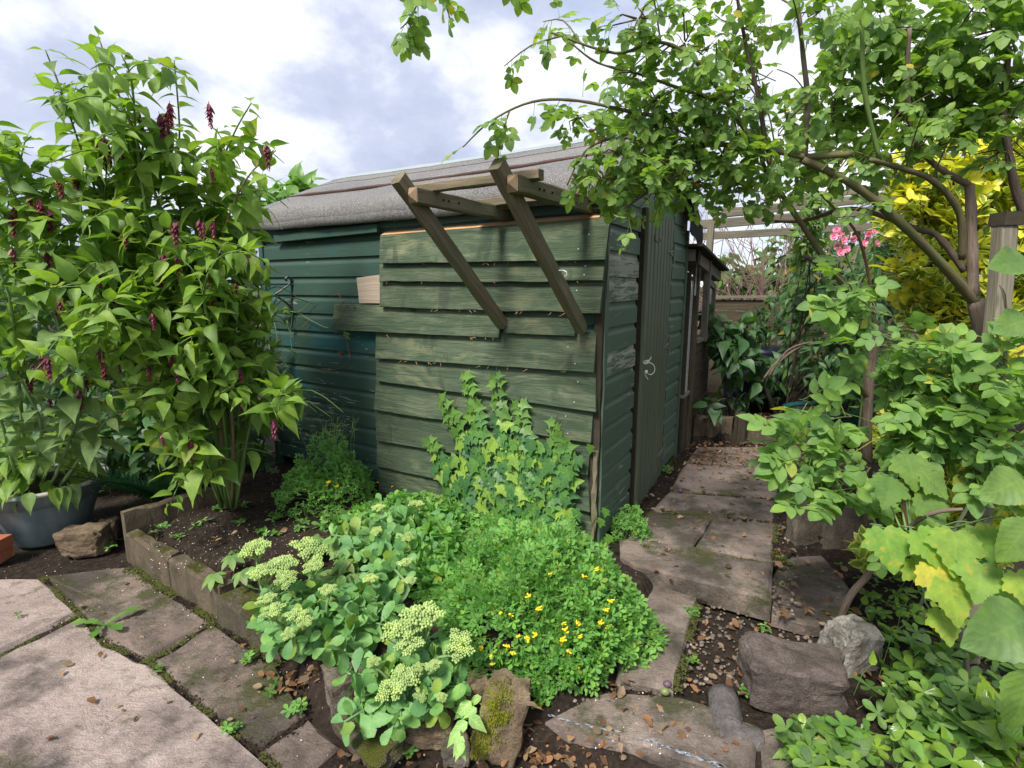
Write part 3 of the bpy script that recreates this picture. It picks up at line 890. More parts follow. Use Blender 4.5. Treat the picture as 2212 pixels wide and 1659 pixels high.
for i in range(NA):
    F.append([i * m_, (i + 1) * m_, n0 + (i + 1) * m_, n0 + i * m_])
roof = put('roof', mesh_from('roof', V, F, None, True), MAT['felt'], shed)
def felt_strip(s0, s1, lift, mat, nm, rag, a0=RL - .002, a1=RR + .002):
    V = []; F = []; n = 60
    for i in range(n + 1):
        a = a1 + (a0 - a1) * i / n
        sg = -UP * .012 * math.sin(PI * (a - RR) / (RL - RR))
        j0 = fbm(a * 9, s0 * 40, 4.0) * rag; j1 = fbm(a * 9, s1 * 40, 8.0) * rag * .3
        w_ = fbm(a * 2.3, 0, 1.0) * .004
        V += [rp_(a, s0 + j0, .001) + sg, rp_(a, s0 + j0, lift + w_) + sg, rp_(a, s1 + j1, lift + w_) + sg]
    for i in range(n):
        b = 3 * i
        F += [[b, b + 1, b + 4, b + 3], [b + 1, b + 2, b + 5, b + 4]]
    F = [f[::-1] for f in F]
    put(nm, mesh_from(nm, V, F), mat, roof)
felt_strip(.30, .36, .011, MAT['feltred'], 'felt_lap', .010)
felt_strip(.315, .60, .015, MAT['felt'], 'felt_sheet', .012)
felt_strip(.585, S_MID + .002, .019, MAT['felt'], 'felt_sheet', .015)
felt_strip(.745, S_MID + .004, .024, MAT['ridge'], 'ridge_strip', .016)
# underside boards and bargeboard at the gable end; torn felt flap at the back corner
mb = MB(); e0 = spt(-OV, EAVE - .01, .055); e1 = spt(S_MID, RIDGE - .055, .055); e2 = spt(S_L + OV, EAVE - .01, .055)
mb.box(e0, e1, UP, nS, .075, .018); mb.box(e1, e2, UP, nS, .075, .018)
mb.build('bargeboard', MAT['darkwood'], roof)
V = []; F = []
for i in range(9):
    t = i / 8
    for j in range(7):
        q = j / 6
        P = spt(S_L - .30 + .40 * q, EAVE + .01 + .13 * (1 - q), .078) - UP * (t * (.10 + .26 * q ** 1.3 + .04 * math.sin(9 * q))) + nS * (.02 * math.sin(q * 7 + t * 3)) + sd * .02 * t
        V.append(P)
for i in range(8):
    for j in range(6): F.append([i * 7 + j, i * 7 + j + 1, i * 7 + j + 8, i * 7 + j + 7])
put('torn_flap', mesh_from('torn_flap', V, F, None, True), MAT['feltblack'], roof, label='black torn felt hanging from the roof corner')

# rough sawn boards nailed over the front
def c2(x, y): return (806.4 + .3385 * x, 345.6 + .3385 * y)
def c3(x, y): return (748.8 + .3125 * x, 720 + .3125 * y)
BO = .035
def rough(tl, tr, br, bl, seed, waney=0.0, ot=.030, ob=.062, th=.020, name='sawn_board', nails=True, **k):
    """board from four photo corners; top edge lies ot off the wall, bottom edge ob"""
    r = np.random.RandomState(seed)
    TL, TR = wf(*tl, ot), wf(*tr, ot); BL, BR = wf(*bl, ob), wf(*br, ob)
    n = 14; V = []; F = []; U = []
    w_ = np.linalg.norm(TL - BL); L = np.linalg.norm(TR - TL)
    for i in range(n + 1):
        t = i / n
        a = TL + (TR - TL) * t; b = BL + (BR - BL) * t
        jb = UP * ((fbm(t * 7 + seed, 1.3, 0, 4) * 1.0 - .1) * waney + r.randn() * .0008)
        wv = nF * (fbm(t * 2 + seed * 3, .2) * .0012)
        a = a + wv; b = b + jb + wv
        dn_ = nrm(b - a)
        inn = -nF * th + UP * .002
        V += [a, a + (b - a) * .33 + nF * .001, a + (b - a) * .66, b - dn_ * .004, b - nF * .004, b + inn, a + inn]
    m = 7
    per = [0, w_ * .33, w_ * .66, w_ - .004, w_, w_ + th, 2 * w_ + th, 2 * w_ + 2 * th]
    for i in range(n):
        for j in range(m):
            jn = (j + 1) % m
            F.append([i * m + j, i * m + jn, (i + 1) * m + jn, (i + 1) * m + j])
            u0, u1 = L * i / n, L * (i + 1) / n
            U.append([(u0, per[j]), (u0, per[j + 1]), (u1, per[j + 1]), (u1, per[j])])
    F.append(list(range(m))[::-1]); U.append([(0, per[j]) for j in range(m)][::-1])
    F.append([n * m + j for j in range(m)]); U.append([(L, per[j]) for j in range(m)])
    F = [f for f in F]
    bo = put(name, mesh_from(name, V, F, U), MAT['rough'], shed, **k)
    if nails:
        for t, q in [(r.uniform(.90, .94), .3 + .1 * r.rand()), (r.uniform(.90, .94), .72 + .1 * r.rand())]:
            c = TL + (TR - TL) * t; c = c + (BL + (BR - BL) * t - c) * q
            nn = np.cross(nrm(TR - TL), nrm(BL - TL)); nn = nn if np.dot(nn, nF) > 0 else -nn
            m2 = MB(); m2.tube([c - nn * .002, c + nn * .0025], .0032, 6); m2.build('nail', MAT['steel'], bo)
    return bo
r1 = rough(c2(45, 478), c2(1512, 358), c2(1478, 640), c2(38, 662), 1, ot=.050, ob=.078)
rough(c2(42, 640), c2(1482, 625), c2(1462, 772), c2(38, 776), 2, waney=.014, ot=.040, ob=.070)
rough(c2(42, 755), c2(1470, 758), c2(1443, 980), c2(40, 938), 3, waney=.010, ot=.036, ob=.068)
rough((722, 657), c2(822, 945), c2(797, 1138), (717, 713), 4, ot=.034, ob=.062, nails=False)
rough(c2(832, 950), c2(1290, 965), c2(1285, 1127), c2(832, 1108), 5, ot=.030, ob=.056, nails=False)
rough(c2(18, 1082), c2(1424, 1103), c3(1706, 275), c3(198, 175), 6, ot=.026, ob=.060)
rough(c3(203, 158), c3(1722, 258), c3(1720, 547), c3(205, 330), 7, waney=.003, ot=.026, ob=.056)
rough(c3(206, 312), c3(1705, 520), c3(1686, 762), c3(186, 532), 8, ot=.024, ob=.052)
rough(c3(198, 512), c3(1690, 742), c3(1664, 986), c3(204, 745), 9, ot=.022, ob=.050)
rough(c3(212, 728), c3(1668, 968), c3(1680, 1242), c3(206, 922), 10, ot=.020, ob=.046)
rough(c3(222, 900), c3(1690, 1228), (1287, 1178), (818, 1085), 11, ot=.018, ob=.022, nails=False)
# orange cut top edge of the top board
TLc, TRc = wf(*c2(45, 478), .052), wf(*c2(1512, 358), .052)
mb = MB()
V = []
for i in range(15):
    t = i / 14; p = TLc + (TRc - TLc) * t + UP * .003
    V += [p + UP * rs.randn() * .001 - UP * .005, p - nF * .046 + UP * .020]
mb.add(V, [[2 * i, 2 * i + 2, 2 * i + 3, 2 * i + 1] for i in range(14)], [[(i * .1, 0), (i * .1 + .1, 0), (i * .1 + .1, .05), (i * .1, .05)] for i in range(14)])
mb.build('cut_edge', MAT['cut'], r1, label='fresh orange sawn top edge')
mb = MB()                                   # fibres torn along the edges
for i in range(46):
    k = rs.randint(5)
    (x0, y0), (x1, y1) = [((60, 664), (1400, 644)), ((60, 780), (1400, 774)), ((200, 950), (1400, 980)), ((-150, 1110), (780, 1136)), ((100, 1275), (1380, 1360))][k]
    t = rs.rand(); p = wf(*c2(x0 + (x1 - x0) * t, y0 + (y1 - y0) * t), .066)
    q = p + fd * rs.uniform(-.03, .03) - UP * rs.uniform(.003, .018) + nF * .006 * rs.rand()
    mb.tube([p, q], [.0012, .0004], 3, False)
mb.build('torn_fibres', MAT['cut'], shed, kind='stuff')
# ------------------------------------------------------------------ timber bracket frame on the shed front
aL = wf(*c2(858, 335), .0); aR = wf(*c2(1388, 282), .0)
fr = thing('bracket_frame', wf(*c2(825, 1040), .06), 'weathered timber frame of two braced arms and rails on the shed front', 'frame')
SEC = .046
def arm(P, L, seed):
    mb = MB(); r = np.random.RandomState(seed)
    mb.box(P - fd * (-SEC / 2) - UP * SEC * .9 + nF * .012, P - fd * (-SEC / 2) - UP * SEC * .9 + nF * L, UP, -fd, SEC * 1.35, SEC, 8, lambda t, i: r.randn(3) * .0012, bev=.004)
    o = mb.build('arm', MAT['timber'], fr)
    for t in (.32, .42, .47):
        m2 = MB(); c = P - fd * (SEC / 2 + .0005) * 1.0 + nF * (L * (t + .3)) - UP * .01
        m2.tube([c, c - fd * .003], .005, 5); m2.build('nail_hole', MAT['black'], o)
    # broken end: pale splintered wood
    m2 = MB(); e = P + nF * (L + .0005)
    pts = [e + fd * SEC * .5 - UP * SEC * .88, e - fd * SEC * .5 - UP * SEC * .85, e - fd * SEC * .5 + UP * SEC * .42, e + fd * SEC * .5 + UP * SEC * .44]
    tips = e + nF * .022 + fd * .006 - UP * .012
    m2.add(pts + [tips], [[0, 1, 4], [1, 2, 4], [2, 3, 4], [3, 0, 4]], [[(0, 0), (.05, 0), (.02, .05)]] * 4)
    m2.build('broken_end', MAT['endgrain'], o, label='splintered pale end of the arm')
    return P + nF * L
eL = arm(aL, .70, 3); eR = arm(aR, .68, 4)
def strut(E, low, seed):
    r = np.random.RandomState(seed)
    top = E + fd * (SEC * .98) + UP * .055 + nF * .035
    d = nrm(low - top); w = nrm(np.cross(d, fd)); w = w if np.dot(w, nF) > 0 else -w
    mb = MB()
    mb.box(top - fd * SEC * .5 - w * .03, low - fd * SEC * .5 - w * .03, w, fd, .062, SEC, 10, lambda t, i: r.randn(3) * .0012, bev=.005)
    mb.build('strut', MAT['timber'], fr)
strut(eL, wf(*c2(826, 1050), .055), 5); strut(eR, wf(*c2(1330, 1078), .055), 6)
def rail(u0, v0, u1, v1, o, seed, h=.036, t=.045):
    r = np.random.RandomState(seed)
    A, B = wf(u0, v0, o), wf(u1, v1, o); B[2] = A[2] = (A[2] + B[2]) / 2
    mb = MB(); mb.box(A - UP * h, B - UP * h, UP, nF, h, t, 8, lambda t_, i: r.randn(3) * .001, bev=.004)
    mb.build('rail', MAT['timber'], fr)
rail(*c2(285, 182), *c2(1090, 50), .56, 7)
rail(*c2(640, 262), *c2(1355, 192), .10, 8)
mb = MB(); h0 = wf(*c2(1185, 705), .40)
mb.tube([h0, h0 - fd * .02, h0 - fd * .034 - UP * .006, h0 - fd * .036 - UP * .018, h0 - fd * .026 - UP * .026], .0028, 6); mb.build('cup_hook', MAT['steel'], fr)

# ------------------------------------------------------------------ hanging basket bracket
hb = thing('basket_bracket', wf(631, 640, .01), 'black wrought iron hanging basket bracket with scrolls on the shed wall', 'bracket')
wdir = nF
zt_ = wf(632, 603, .012)
mb = MB()
mb.box(wf(629, 600, .008), wf(631, 708, .008), -fd, nF, .014, .006); mb.build('wall_plate', MAT['iron'], hb)
ax = nrm(nF * .75 + fd * .45)              # arm swings out and a little to the left
top0 = zt_ - UP * .035
def hbp(a, z): return top0 + ax * a + UP * z
mb = MB(); mb.tube([hbp(0, 0), hbp(.24, 0)], .0065, 6); mb.build('top_bar', MAT['iron'], hb)
mb = MB(); mb.tube(smooth_path([hbp(.0, -.20), hbp(.05, -.13), hbp(.13, -.07), hbp(.20, -.035), hbp(.25, .0), hbp(.26, .03), hbp(.24, .05), hbp(.22, .035), hbp(.232, .02)]), .0075, 6); mb.build('scroll', MAT['iron'], hb)
mb = MB(); mb.tube(smooth_path([hbp(.13, -.075), hbp(.07, -.035), hbp(.02, .005), hbp(.012, .035), hbp(.03, .05), hbp(.048, .035), hbp(.035, .022)]), .007, 6); mb.build('scroll', MAT['iron'], hb)

# ------------------------------------------------------------------ string on the door
sx = D0 - dd * .035 + UP * .885 + dn * .030
mb = MB()
dd_ = nrm(nS * .85 + dd * .35)
pts = [(0, .01), (.03, .012), (.09, .005), (.125, -.03), (.12, -.075), (.085, -.098), (.05, -.088), (.03, -.075), (.025, -.10), (.05, -.135), (.06, -.14)]
mb.tube(smooth_path([sx + dd_ * a * .5 + UP * (z * .62) + dn * .004 for a, z in pts], 4), .0022, 6)
mb.tube(smooth_path([sx + dd_ * a * .5 + UP * z * .62 + dn * .006 for a, z in [(.0, .0), (.03, .02), (.06, .035), (.02, .03), (-.01, .015), (.03, .0), (.07, .05), (.075, .065)]], 4), .0026, 5)
kn = sx + dd_ * .015 - UP * .046 + dn * .006
for i in range(3):
    mb.tube([kn + dd * .008 * math.cos(t + i) + UP * (.008 * math.sin(t * 1.3 + i)) + dn * .006 * math.sin(t) for t in np.linspace(0, 6, 10)], .003, 5)
o = mb.build('string', MAT['string'], None, True)
tag(o, 'loop of white knotted string hanging at the edge of the shed door', 'string')

# ------------------------------------------------------------------ lean-to behind the shed, with wire mesh and planks
B0 = spt(S_L + .03, 0, -.05)
lt = thing('timber_lean_to', spt(S_L + .5, 0, -.10), 'brown timber lean-to with wire mesh behind the green shed', 'lean-to')
def lp(s_, z, o=0.0): return C0 + sd * (S_L + s_) + nS * (o + .012) + UP * z
mb = MB(); mb.box(lp(.03, 0, 0), lp(.03, 1.42, 0), sd, nS, .03, .03); mb.build('mesh_frame', MAT['darkwood'], lt)
# wire mesh panel: each wire real
mb = MB()
x0, x1, z0, z1 = .06, .24, .47, 1.36
for i in range(9): mb.tube([lp(x0 + (x1 - x0) * i / 8, z0, .01), lp(x0 + (x1 - x0) * i / 8, z1, .01)], .0016, 3, False)
for i in range(45): mb.tube([lp(x0, z0 + (z1 - z0) * i / 44, .011), lp(x1, z0 + (z1 - z0) * i / 44, .011)], .0016, 3, False)
mb.build('wire_mesh', MAT['steel'], lt)
mb = MB(); mb.box(lp(.05, 1.36, -.02), lp(.30, 1.36, -.02), UP, nS, .03, .05); mb.build('mesh_frame', MAT['darkwood'], lt)
for i in range(5):                         # planks below the mesh
    mb = MB(); s_ = .03 + i * .055
    mb.box(lp(s_, -.03, .0), lp(s_, .46, .0), sd, nS, .05, .018 + .003 * rs.rand()); mb.build('plank', MAT['fence'], lt)
mb = MB(); mb.box(lp(.02, .455, -.01), lp(.30, .455, -.01), UP, nS, .025, .045); mb.build('sill', MAT['greytimber'], lt)
mb = MB(); mb.box(lp(.25, -.03, 0), lp(.25, 1.46, 0), sd, nS, .05, .05); mb.build('post', MAT['fence'], lt)
mb = MB(); mb.box(lp(.31, .80, -.16), lp(.31, 1.42, -.16), sd, nS, .42, .02); mb.build('dark_panel', MAT['barrel'], lt, label='dark blue inner door panel')
mb = MB(); mb.box(lp(.60, .85, .02), lp(.62, 1.83, .02), sd, nS, .055, .05); mb.build('post', MAT['greytimber'], lt)
for i in range(8):                         # plank wall further back
    mb = MB(); z = -.02 + i * .112
    mb.box(lp(.36, z, .0 + .003 * rs.rand()), lp(1.16, z + rs.randn() * .004, .0), UP, nS, .106, .02, 3); mb.build('plank', MAT['fence'], lt)
mb = MB(); mb.box(lp(.34, .86, -.03), lp(1.18, .86, -.03), UP, nS, .03, .09); mb.build('sill', MAT['greytimber'], lt)
mb = MB(); mb.box(lp(.75, .90, .0), lp(.75, 1.38, .0), sd, nS, .05, .04); mb.box(lp(1.12, .90, .0), lp(1.12, 1.30, .0), sd, nS, .05, .04); mb.box(lp(.75, 1.34, .0), lp(1.15, 1.28, .0), UP, nS, .05, .04)
mb.build('window_frame', MAT['greytimber'], lt)
mb = MB(); mb.add([lp(.79, .90, .012), lp(1.13, .90, .012), lp(1.13, 1.30, .012), lp(.79, 1.35, .012)], [[0, 1, 2, 3]])
gm = MT('window_glass'); gm.b.inputs['Transmission Weight'].default_value = .6
mb.build('pane', gm.fin((.42, .50, .45), .12, .5), lt)
mb = MB(); mb.box(lp(.0, 1.50, -.10), lp(1.25, 1.36, -.10), UP, nS, .085, .16, 2); mb.build('roof_edge', MAT['greytimber'], lt)
mb = MB(); mb.box(lp(-.05, 1.60, -.5), lp(1.3, 1.455, -.5), UP, nS, .02, .62, 2); mb.build('roof_sheet', MAT['darkwood'], lt)
for i in range(4):
    mb = MB(); s_ = .12 + i * .3
    mb.box(lp(s_, 1.55 - .035 * i, .02), lp(s_ + .02, 1.60 - .035 * i, .03), sd, nS, .02, .03); mb.build('clip', MAT['iron'], lt)
mb = MB(); e = lp(.12, 1.62, .05)
mb.tube(smooth_path([e, e - UP * .25, e - UP * .30 + sd * .015, e - UP * .36 + sd * .02, e - UP * .37 - sd * .015, e - UP * .31 - sd * .01, e - UP * .27], 4), .003, 5)
o = mb.build('cord_loop', MAT['string'], lt)

# ------------------------------------------------------------------ fence at the far end
FY = 6.0
fen = thing('plank_fence', D(1700, 850, FY), 'low brown fence of horizontal planks behind the path end', 'fence')
f0, f1 = D(1520, 640, FY + .1), D(2260, 640, FY - .1)
f0[2] = f1[2] = 0
fe = nrm(f1 - f0); fnn = np.array([fe[1], -fe[0], 0])
Lf = np.linalg.norm(f1 - f0)
for i in range(9):
    z = .05 + i * .125
    mb = MB(); r = np.random.RandomState(40 + i)
    mb.box(f0 + UP * z + fnn * (.006 * r.rand()), f1 + UP * (z + r.randn() * .006) + fnn * .004, UP, fnn, .112, .018, 6, lambda t, k: UP * r.randn() * .002)
    mb.build('plank', MAT['fence'], fen)
mb = MB(); mb.box(f0 + UP * 1.18 - fnn * .02, f1 + UP * 1.18 - fnn * .02, UP, fnn, .03, .07); mb.build('capping', MAT['greytimber'], fen)
for k in range(4):
    mb = MB(); p = f0 + fe * (.02 + Lf * k / 3.05) - fnn * .07
    mb.box(p, p + UP * 1.2, fe, fnn, .08, .065); mb.build('post', MAT['fence'], fen)

# ------------------------------------------------------------------ pergola beams behind the roses
pg = thing('pergola', G(1860, 1010), 'grey weathered timber pergola beams above the path end', 'pergola')
def beam(p, q, h, t, nm='beam', mat='greytimber'):
    p = np.array(p); q = np.array(q)
    d = nrm(q - p); n = nrm(np.cross(d, UP)); mb = MB(); r = np.random.RandomState(int(abs(p[0] * 100)) % 999)
    mb.box(p - n * t / 2, q - n * t / 2, UP, n, h, t, 4, lambda t_, k: r.randn(3) * .002, bev=.004)
    mb.build(nm, MAT[mat], pg)
beam(D(1492, 497, 4.75), D(2010, 455, 4.9), .075, .045)
beam(D(1500, 520, 5.3), D(1990, 492, 5.4), .07, .045)
beam(D(1560, 470, 4.4), D(2020, 425, 4.45), .07, .045)
beam(D(1700, 440, 4.6), D(1990, 400, 4.65), .05, .04, 'slat')
def post(p, top, w=.07):
    p = np.array(p); mb = MB(); q = np.array(top)
    mb.box(p - np.array([w / 2, w / 2, 0]), q - np.array([w / 2, w / 2, 0]), np.array([1.0, 0, 0]), np.array([0, 1.0, 0]), w, w, 4, None, .004)
    mb.build('post', MAT['greytimber'], pg)
pb = D(1508, 515, 4.8); post([pb[0] + .02, 4.8, .09], [pb[0] + .02, 4.8, pb[2]], .035)
pb = D(1995, 460, 4.7); post([pb[0], 4.75, .05], [pb[0], 4.75, pb[2] + .1])
pb = D(1995, 470, 5.4); post([pb[0], 5.4, .05], [pb[0], 5.4, pb[2] + .1])

# ------------------------------------------------------------------ concrete pieces: raised bed, far kerb, stones
def block(name, pts, h, th_dir, mat, label, cat, group=None, jit=.004, nseg=8):
    """upright slab: bottom line pts[0]-pts[1], height h, thickness vector"""
    a, b = [np.array(p, float) for p in pts]; r = np.random.RandomState(int(abs(a[0] * 1000)) % 9999)
    th = np.linalg.norm(th_dir); n = th_dir / th
    mb = MB(); mb.box(a, b, UP, n, h, th, nseg, lambda t, i: r.randn(3) * jit, bev=.012)
    o = mb.build(name, mat, None)
    if label: tag(o, label, cat, group)
    return o
bd = nrm(bedB - bedA); bn = np.array([bd[1], -bd[0], 0]); bn = bn if bn[1] > 0 else -bn     # into the bed
def hz(base, u, v):                        # height above base point so that its top shows at pixel row v
    d = ray(u, v); t = np.linalg.norm(np.array(base[:2])) / np.linalg.norm(d[:2]); return (CAM + d * t)[2]
zA = hz(bedA, 277, 1150); zB = hz(bedB, 500, 1252)
mid = bedA + (bedB - bedA) * .50
z0 = -.235
block('concrete_kerb', [bedA + UP * (z0 + .2), mid - bd * .003 + UP * (z0 + .2)], zA - z0, bn * .075, MAT['conc'], 'mossy concrete kerb at the corner of the raised soil bed beside the grey-blue pot', 'kerb')
block('concrete_kerb', [mid + bd * .003 + UP * (z0 + .2), bedB - bd * .004 + UP * (z0 + .2)], zA - z0 - .006, bn * .080, MAT['conc'], 'mossy concrete kerb of the soil bed between another kerb and the moss-covered block', 'kerb')
cd = nrm(bedC - bedB); cn = np.array([cd[1], -cd[0], 0]); cn = cn if cn[1] > 0 else -cn
block('mossy_block', [bedB + cd * .01 + UP * (z0 + .2) - cn * .015, bedC + UP * (z0 + .2)], zA - z0 - .03, cn * .12, MAT['concm'], 'concrete block covered in dark moss beside the flowering stonecrop', 'block', jit=.009)
bk0 = bedA + nrm(bedA - bedB) * .006 + bn * .01; bk1 = G(470, 1112, -.1); bk1[2] = -.2
e_ = nrm(bk1 - bk0)
zk = hz(bk0, 265, 1110)
mb = MB(); kn_ = np.array([e_[1], -e_[0], 0])
mb.box(bk0 + UP * (z0 + .2), bk1 + UP * (z0 + .2 - .0), UP, -kn_ if kn_[1] < 0 else kn_, zk - z0, .05, 8, lambda t, i: rs.randn(3) * .003, bev=.008)
tag(mb.build('concrete_slab', MAT['conc'], None), 'thin upright concrete slab at the back of the soil bed', 'slab')

k0_, k1_ = G(1497, 950), G(1578, 952)
dk = np.array([0.05, .09, 0])
block('kerb_block', [k0_ - UP * .03, k1_ - UP * .03], .23, dk, MAT['conc'], 'concrete kerb block against the timber lean-to at the path end', 'kerb')
block('kerb_block', [G(1614, 955) - UP * .03, G(1748, 960) - UP * .03], .22, dk, MAT['conc'], 'long concrete kerb block below the dark green trough', 'kerb')
block('dark_pier', [G(1583, 955) - UP * .03, G(1610, 956) - UP * .03], .27, dk * 1.2, MAT['darkwood'], 'short dark mossy pier between two concrete kerb blocks', 'pier', jit=.006)

def rock(name, c, dims, rotz, seed, mat, label, cat='stone', tilt=(0, 0), npt=18, box=.7, sub=3, dis=.034, group=None, parent=None):
    r = np.random.RandomState(seed); bm = bmesh.new()
    for i in range(npt):
        p = r.uniform(-1, 1, 3)
        p = np.sign(p) * np.abs(p) ** (1 - box)
        p = p / max(1.0, np.linalg.norm(p) / 1.25)
        bm.verts.new(p * .8)
    for x in (-.8, .8):
        for y in (-.75, .75):
            for z in (-.8, .8):
                bm.verts.new((x * r.uniform(.75, 1.05), y * r.uniform(.75, 1.05), z * r.uniform(.8, 1.0)))
    res = bmesh.ops.convex_hull(bm, input=bm.verts)
    bmesh.ops.delete(bm, geom=[v for v in bm.verts if not v.link_faces], context='VERTS')
    bmesh.ops.bevel(bm, geom=bm.edges[:], offset=.07, segments=1, affect='EDGES', profile=.5)
    bmesh.ops.triangulate(bm, faces=bm.faces[:])
    for _ in range(sub):
        long_ = [e for e in bm.edges if e.calc_length() > .16]
        if long_: bmesh.ops.subdivide_edges(bm, edges=long_, cuts=1)
        bmesh.ops.triangulate(bm, faces=[f for f in bm.faces if len(f.verts) > 3])
    R = Matrix.Rotation(rotz, 3, 'Z') @ Matrix.Rotation(tilt[0], 3, 'X') @ Matrix.Rotation(tilt[1], 3, 'Y')
    for v in bm.verts:
        n = mnoise.fractal(v.co * 2.2 + Vector((seed, 0, 0)), 1.0, 2.0, 4)
        co = v.co * (1 + n * dis * 4)
        q = Vector((co.x * dims[0] / 1.6, co.y * dims[1] / 1.6, co.z * dims[2] / 1.6))
        v.co = R @ q + Vector([float(x) for x in c])
    me = bpy.data.meshes.new(name); bm.to_mesh(me); bm.free()
    o = put(name, me, mat, parent)
    if parent is None: tag(o, label, cat, group)
    return o
def rpx(u0, u1, v0, v1, zb):
    """centre, width and height of a stone whose foot stands at row v1 on level zb"""
    b = G((u0 + u1) / 2, v1, zb); dist = b[1] * cP - (zb - CAMZ) * sP
    w = (u1 - u0) / FPX * dist; h = (v1 - v0) / FPX * dist
    return b, w, h
# stones by the pot
b, w, h = rpx(125, 215, 1135, 1202, -.2); rock('rock', b + np.array([0, .07, h * .38]), (w * 1.05, .17, h * .95), .15, 3, MAT['stonebrown'], 'squat brown stone leaning against the grey-blue pot')
b, w, h = rpx(205, 243, 1122, 1172, -.2); rock('rock', b + np.array([0, .05, h * .42]), (w, .10, h), .4, 8, MAT['stonebrown'], 'small yellowish stone between the brown stone and the bed slab')
# rockery under the stonecrop
b, w, h = rpx(690, 795, 1455, 1550, -.2); rock('rock', b + np.array([0.0, .08, h * .36]), (w * 1.05, .15, h * 1.1), .5, 11, MAT['stone'], 'angular dark grey stone under the stonecrop leaves', box=.9, npt=8)
b, w, h = rpx(690, 860, 1500, 1640, -.2); rock('rock', b + np.array([.01, .07, .03]), (.30, .15, .075), -.72, 12, MAT['concm'], 'long mossy stone lying aslant below the angular grey stone', box=.95, npt=6, tilt=(.25, 0))
b, w, h = rpx(790, 868, 1525, 1602, -.2); rock('rock', b + np.array([.0, .05, h * .4]), (w * 1.0, .10, h * 1.1), .6, 13, MAT['stone'], 'dark wedge stone between two stones under the stonecrop', box=.9, npt=6)
b, w, h = rpx(872, 985, 1545, 1625, -.2); rock('rock', b + np.array([.0, .06, h * .4]), (w, .13, h * .95), .1, 14, MAT['stonebrown'], 'rounded brown stone beside the moss-topped stone')
b, w, h = rpx(975, 1060, 1480, 1600, -.2); rock('rock', b + np.array([.0, .09, h * .42]), (w, .10, h), .2, 16, MAT['stonebrown'], 'tall brown stone behind the silver-veined leaves')
b, w, h = rpx(1012, 1130, 1468, 1650, -.2)
ms = thing('mossy_stone', b + np.array([0, .05, 0]), 'upright brown stone topped with bright yellow-green moss', 'stone')
rock('stone_body', b + np.array([.012, .06, h * .40]), (w * .88, .12, h * .98), -.1, 21, MAT['stonebrown'], '', parent=ms, tilt=(-.12, .22), npt=8, box=.6)
b, w, h = rpx(950, 1010, 1600, 1665, -.2); rock('rock', b + np.array([.0, .05, h * .3]), (w, .08, h * .9), .2, 17, MAT['stone'], 'small dark stone at the foot of the moss-topped stone')
b, w, h = rpx(1120, 1230, 1520, 1600, -.2); rock('rock', b + np.array([.0, .10, h * .35]), (w, .12, h * .8), -.3, 18, MAT['concm'], 'mossy stone under the edge of the yellow-flowered fumitory')
# right side stones
b, w, h = rpx(1712, 1795, 1062, 1178, -.03); rock('standing_stone', b + np.array([0, .05, h * .42]), (w * 1.0, .09, h * 1.06), .1, 24, MAT['stone'], 'upright stone slab with a peaked top at the path edge', box=.85, npt=6)
b, w, h = rpx(1792, 1880, 1085, 1195, -.03); rock('standing_stone', b + np.array([0, .05, h * .42]), (w * 1.05, .08, h * 1.04), -.25, 25, MAT['stone'], 'upright stone slab leaning beside the peaked one', box=.95, npt=5, tilt=(-.12, .1))
b, w, h = rpx(1632, 1856, 1405, 1572, -.11); rock('boulder', b + np.array([0, .12, h * .34]), (w * 1.0, .20, h * .86), -.22, 27, MAT['stonepink'], 'large pinkish boulder with a flat mossy top on the gravel', box=.88, npt=8, tilt=(.1, .08), dis=.028)
b, w, h = rpx(1818, 1945, 1345, 1490, -.10); rock('boulder', b + np.array([.02, .16, h * .26]), (w * .85, .15, h * .75), .2, 28, MAT['stonewhite'], 'pale boulder crusted with white lichen behind the strawberry leaves', box=.7)
# grey cast stone: a rounded bar with a foot
b0_ = G(1560, 1497, -.1); b1_ = G(1575, 1578, -.1); b2_ = G(1648, 1592, -.1)
mb = MB()
ring = [(-.052, 0), (-.050, .028), (-.030, .052), (0, .060), (.030, .052), (.050, .028), (.052, 0)]
d_ = nrm(b1_ - b0_); n__ = np.array([d_[1], -d_[0], 0])
mb.prism([(a, b) for a, b in ring][::-1], b0_ - UP * .02, b1_ + d_ * .02 - UP * .02, UP, n__, 6, lambda t, i: rs.randn(3) * .0025)
d2 = nrm(b2_ - b1_); n2 = np.array([d2[1], -d2[0], 0])
mb.prism([(a * .85, b * .75) for a, b in ring][::-1], b1_ - UP * .02 - d2 * .03, b2_ - UP * .03, UP, n2, 4, lambda t, i: rs.randn(3) * .003)
tag(mb.build('cast_stone', MAT['stonegrey'], None, True), 'broken grey L-shaped cast stone with pale lichen spots on the step', 'stone')
# stones at far bed
b, w, h = rpx(1745, 1800, 895, 960, 0); rock('rock', b + np.array([0, .05, h * .4]), (w, .12, h), .2, 31, MAT['stone'], 'grey stone at the end of the long concrete kerb block')
b, w, h = rpx(1860, 1905, 1010, 1060, 0); rock('rock', b + np.array([0, .03, h * .35]), (w, .1, h * .8), .2, 32, MAT['stonegrey'], 'small round grey stone under the rose stems')
# bricks at the far left
for i, (z, dx, lb) in enumerate([(-.195, 0, 'lower red brick of the stack beside the pot'), (-.125, .012, 'upper red brick of the stack beside the pot')]):
    c = G(-62, 1232, -.2) + np.array([dx, 0.03, 0]); c[2] = z
    mb = MB(); mb.box(c + np.array([-.12, 0, 0]), c + np.array([.095, .02, 0]), UP, np.array([0, 1.0, 0]), .065, .10, 4, lambda t, k: rs.randn(3) * .002, bev=.006)
    tag(mb.build('brick', MAT['brick'], None), lb, 'brick')

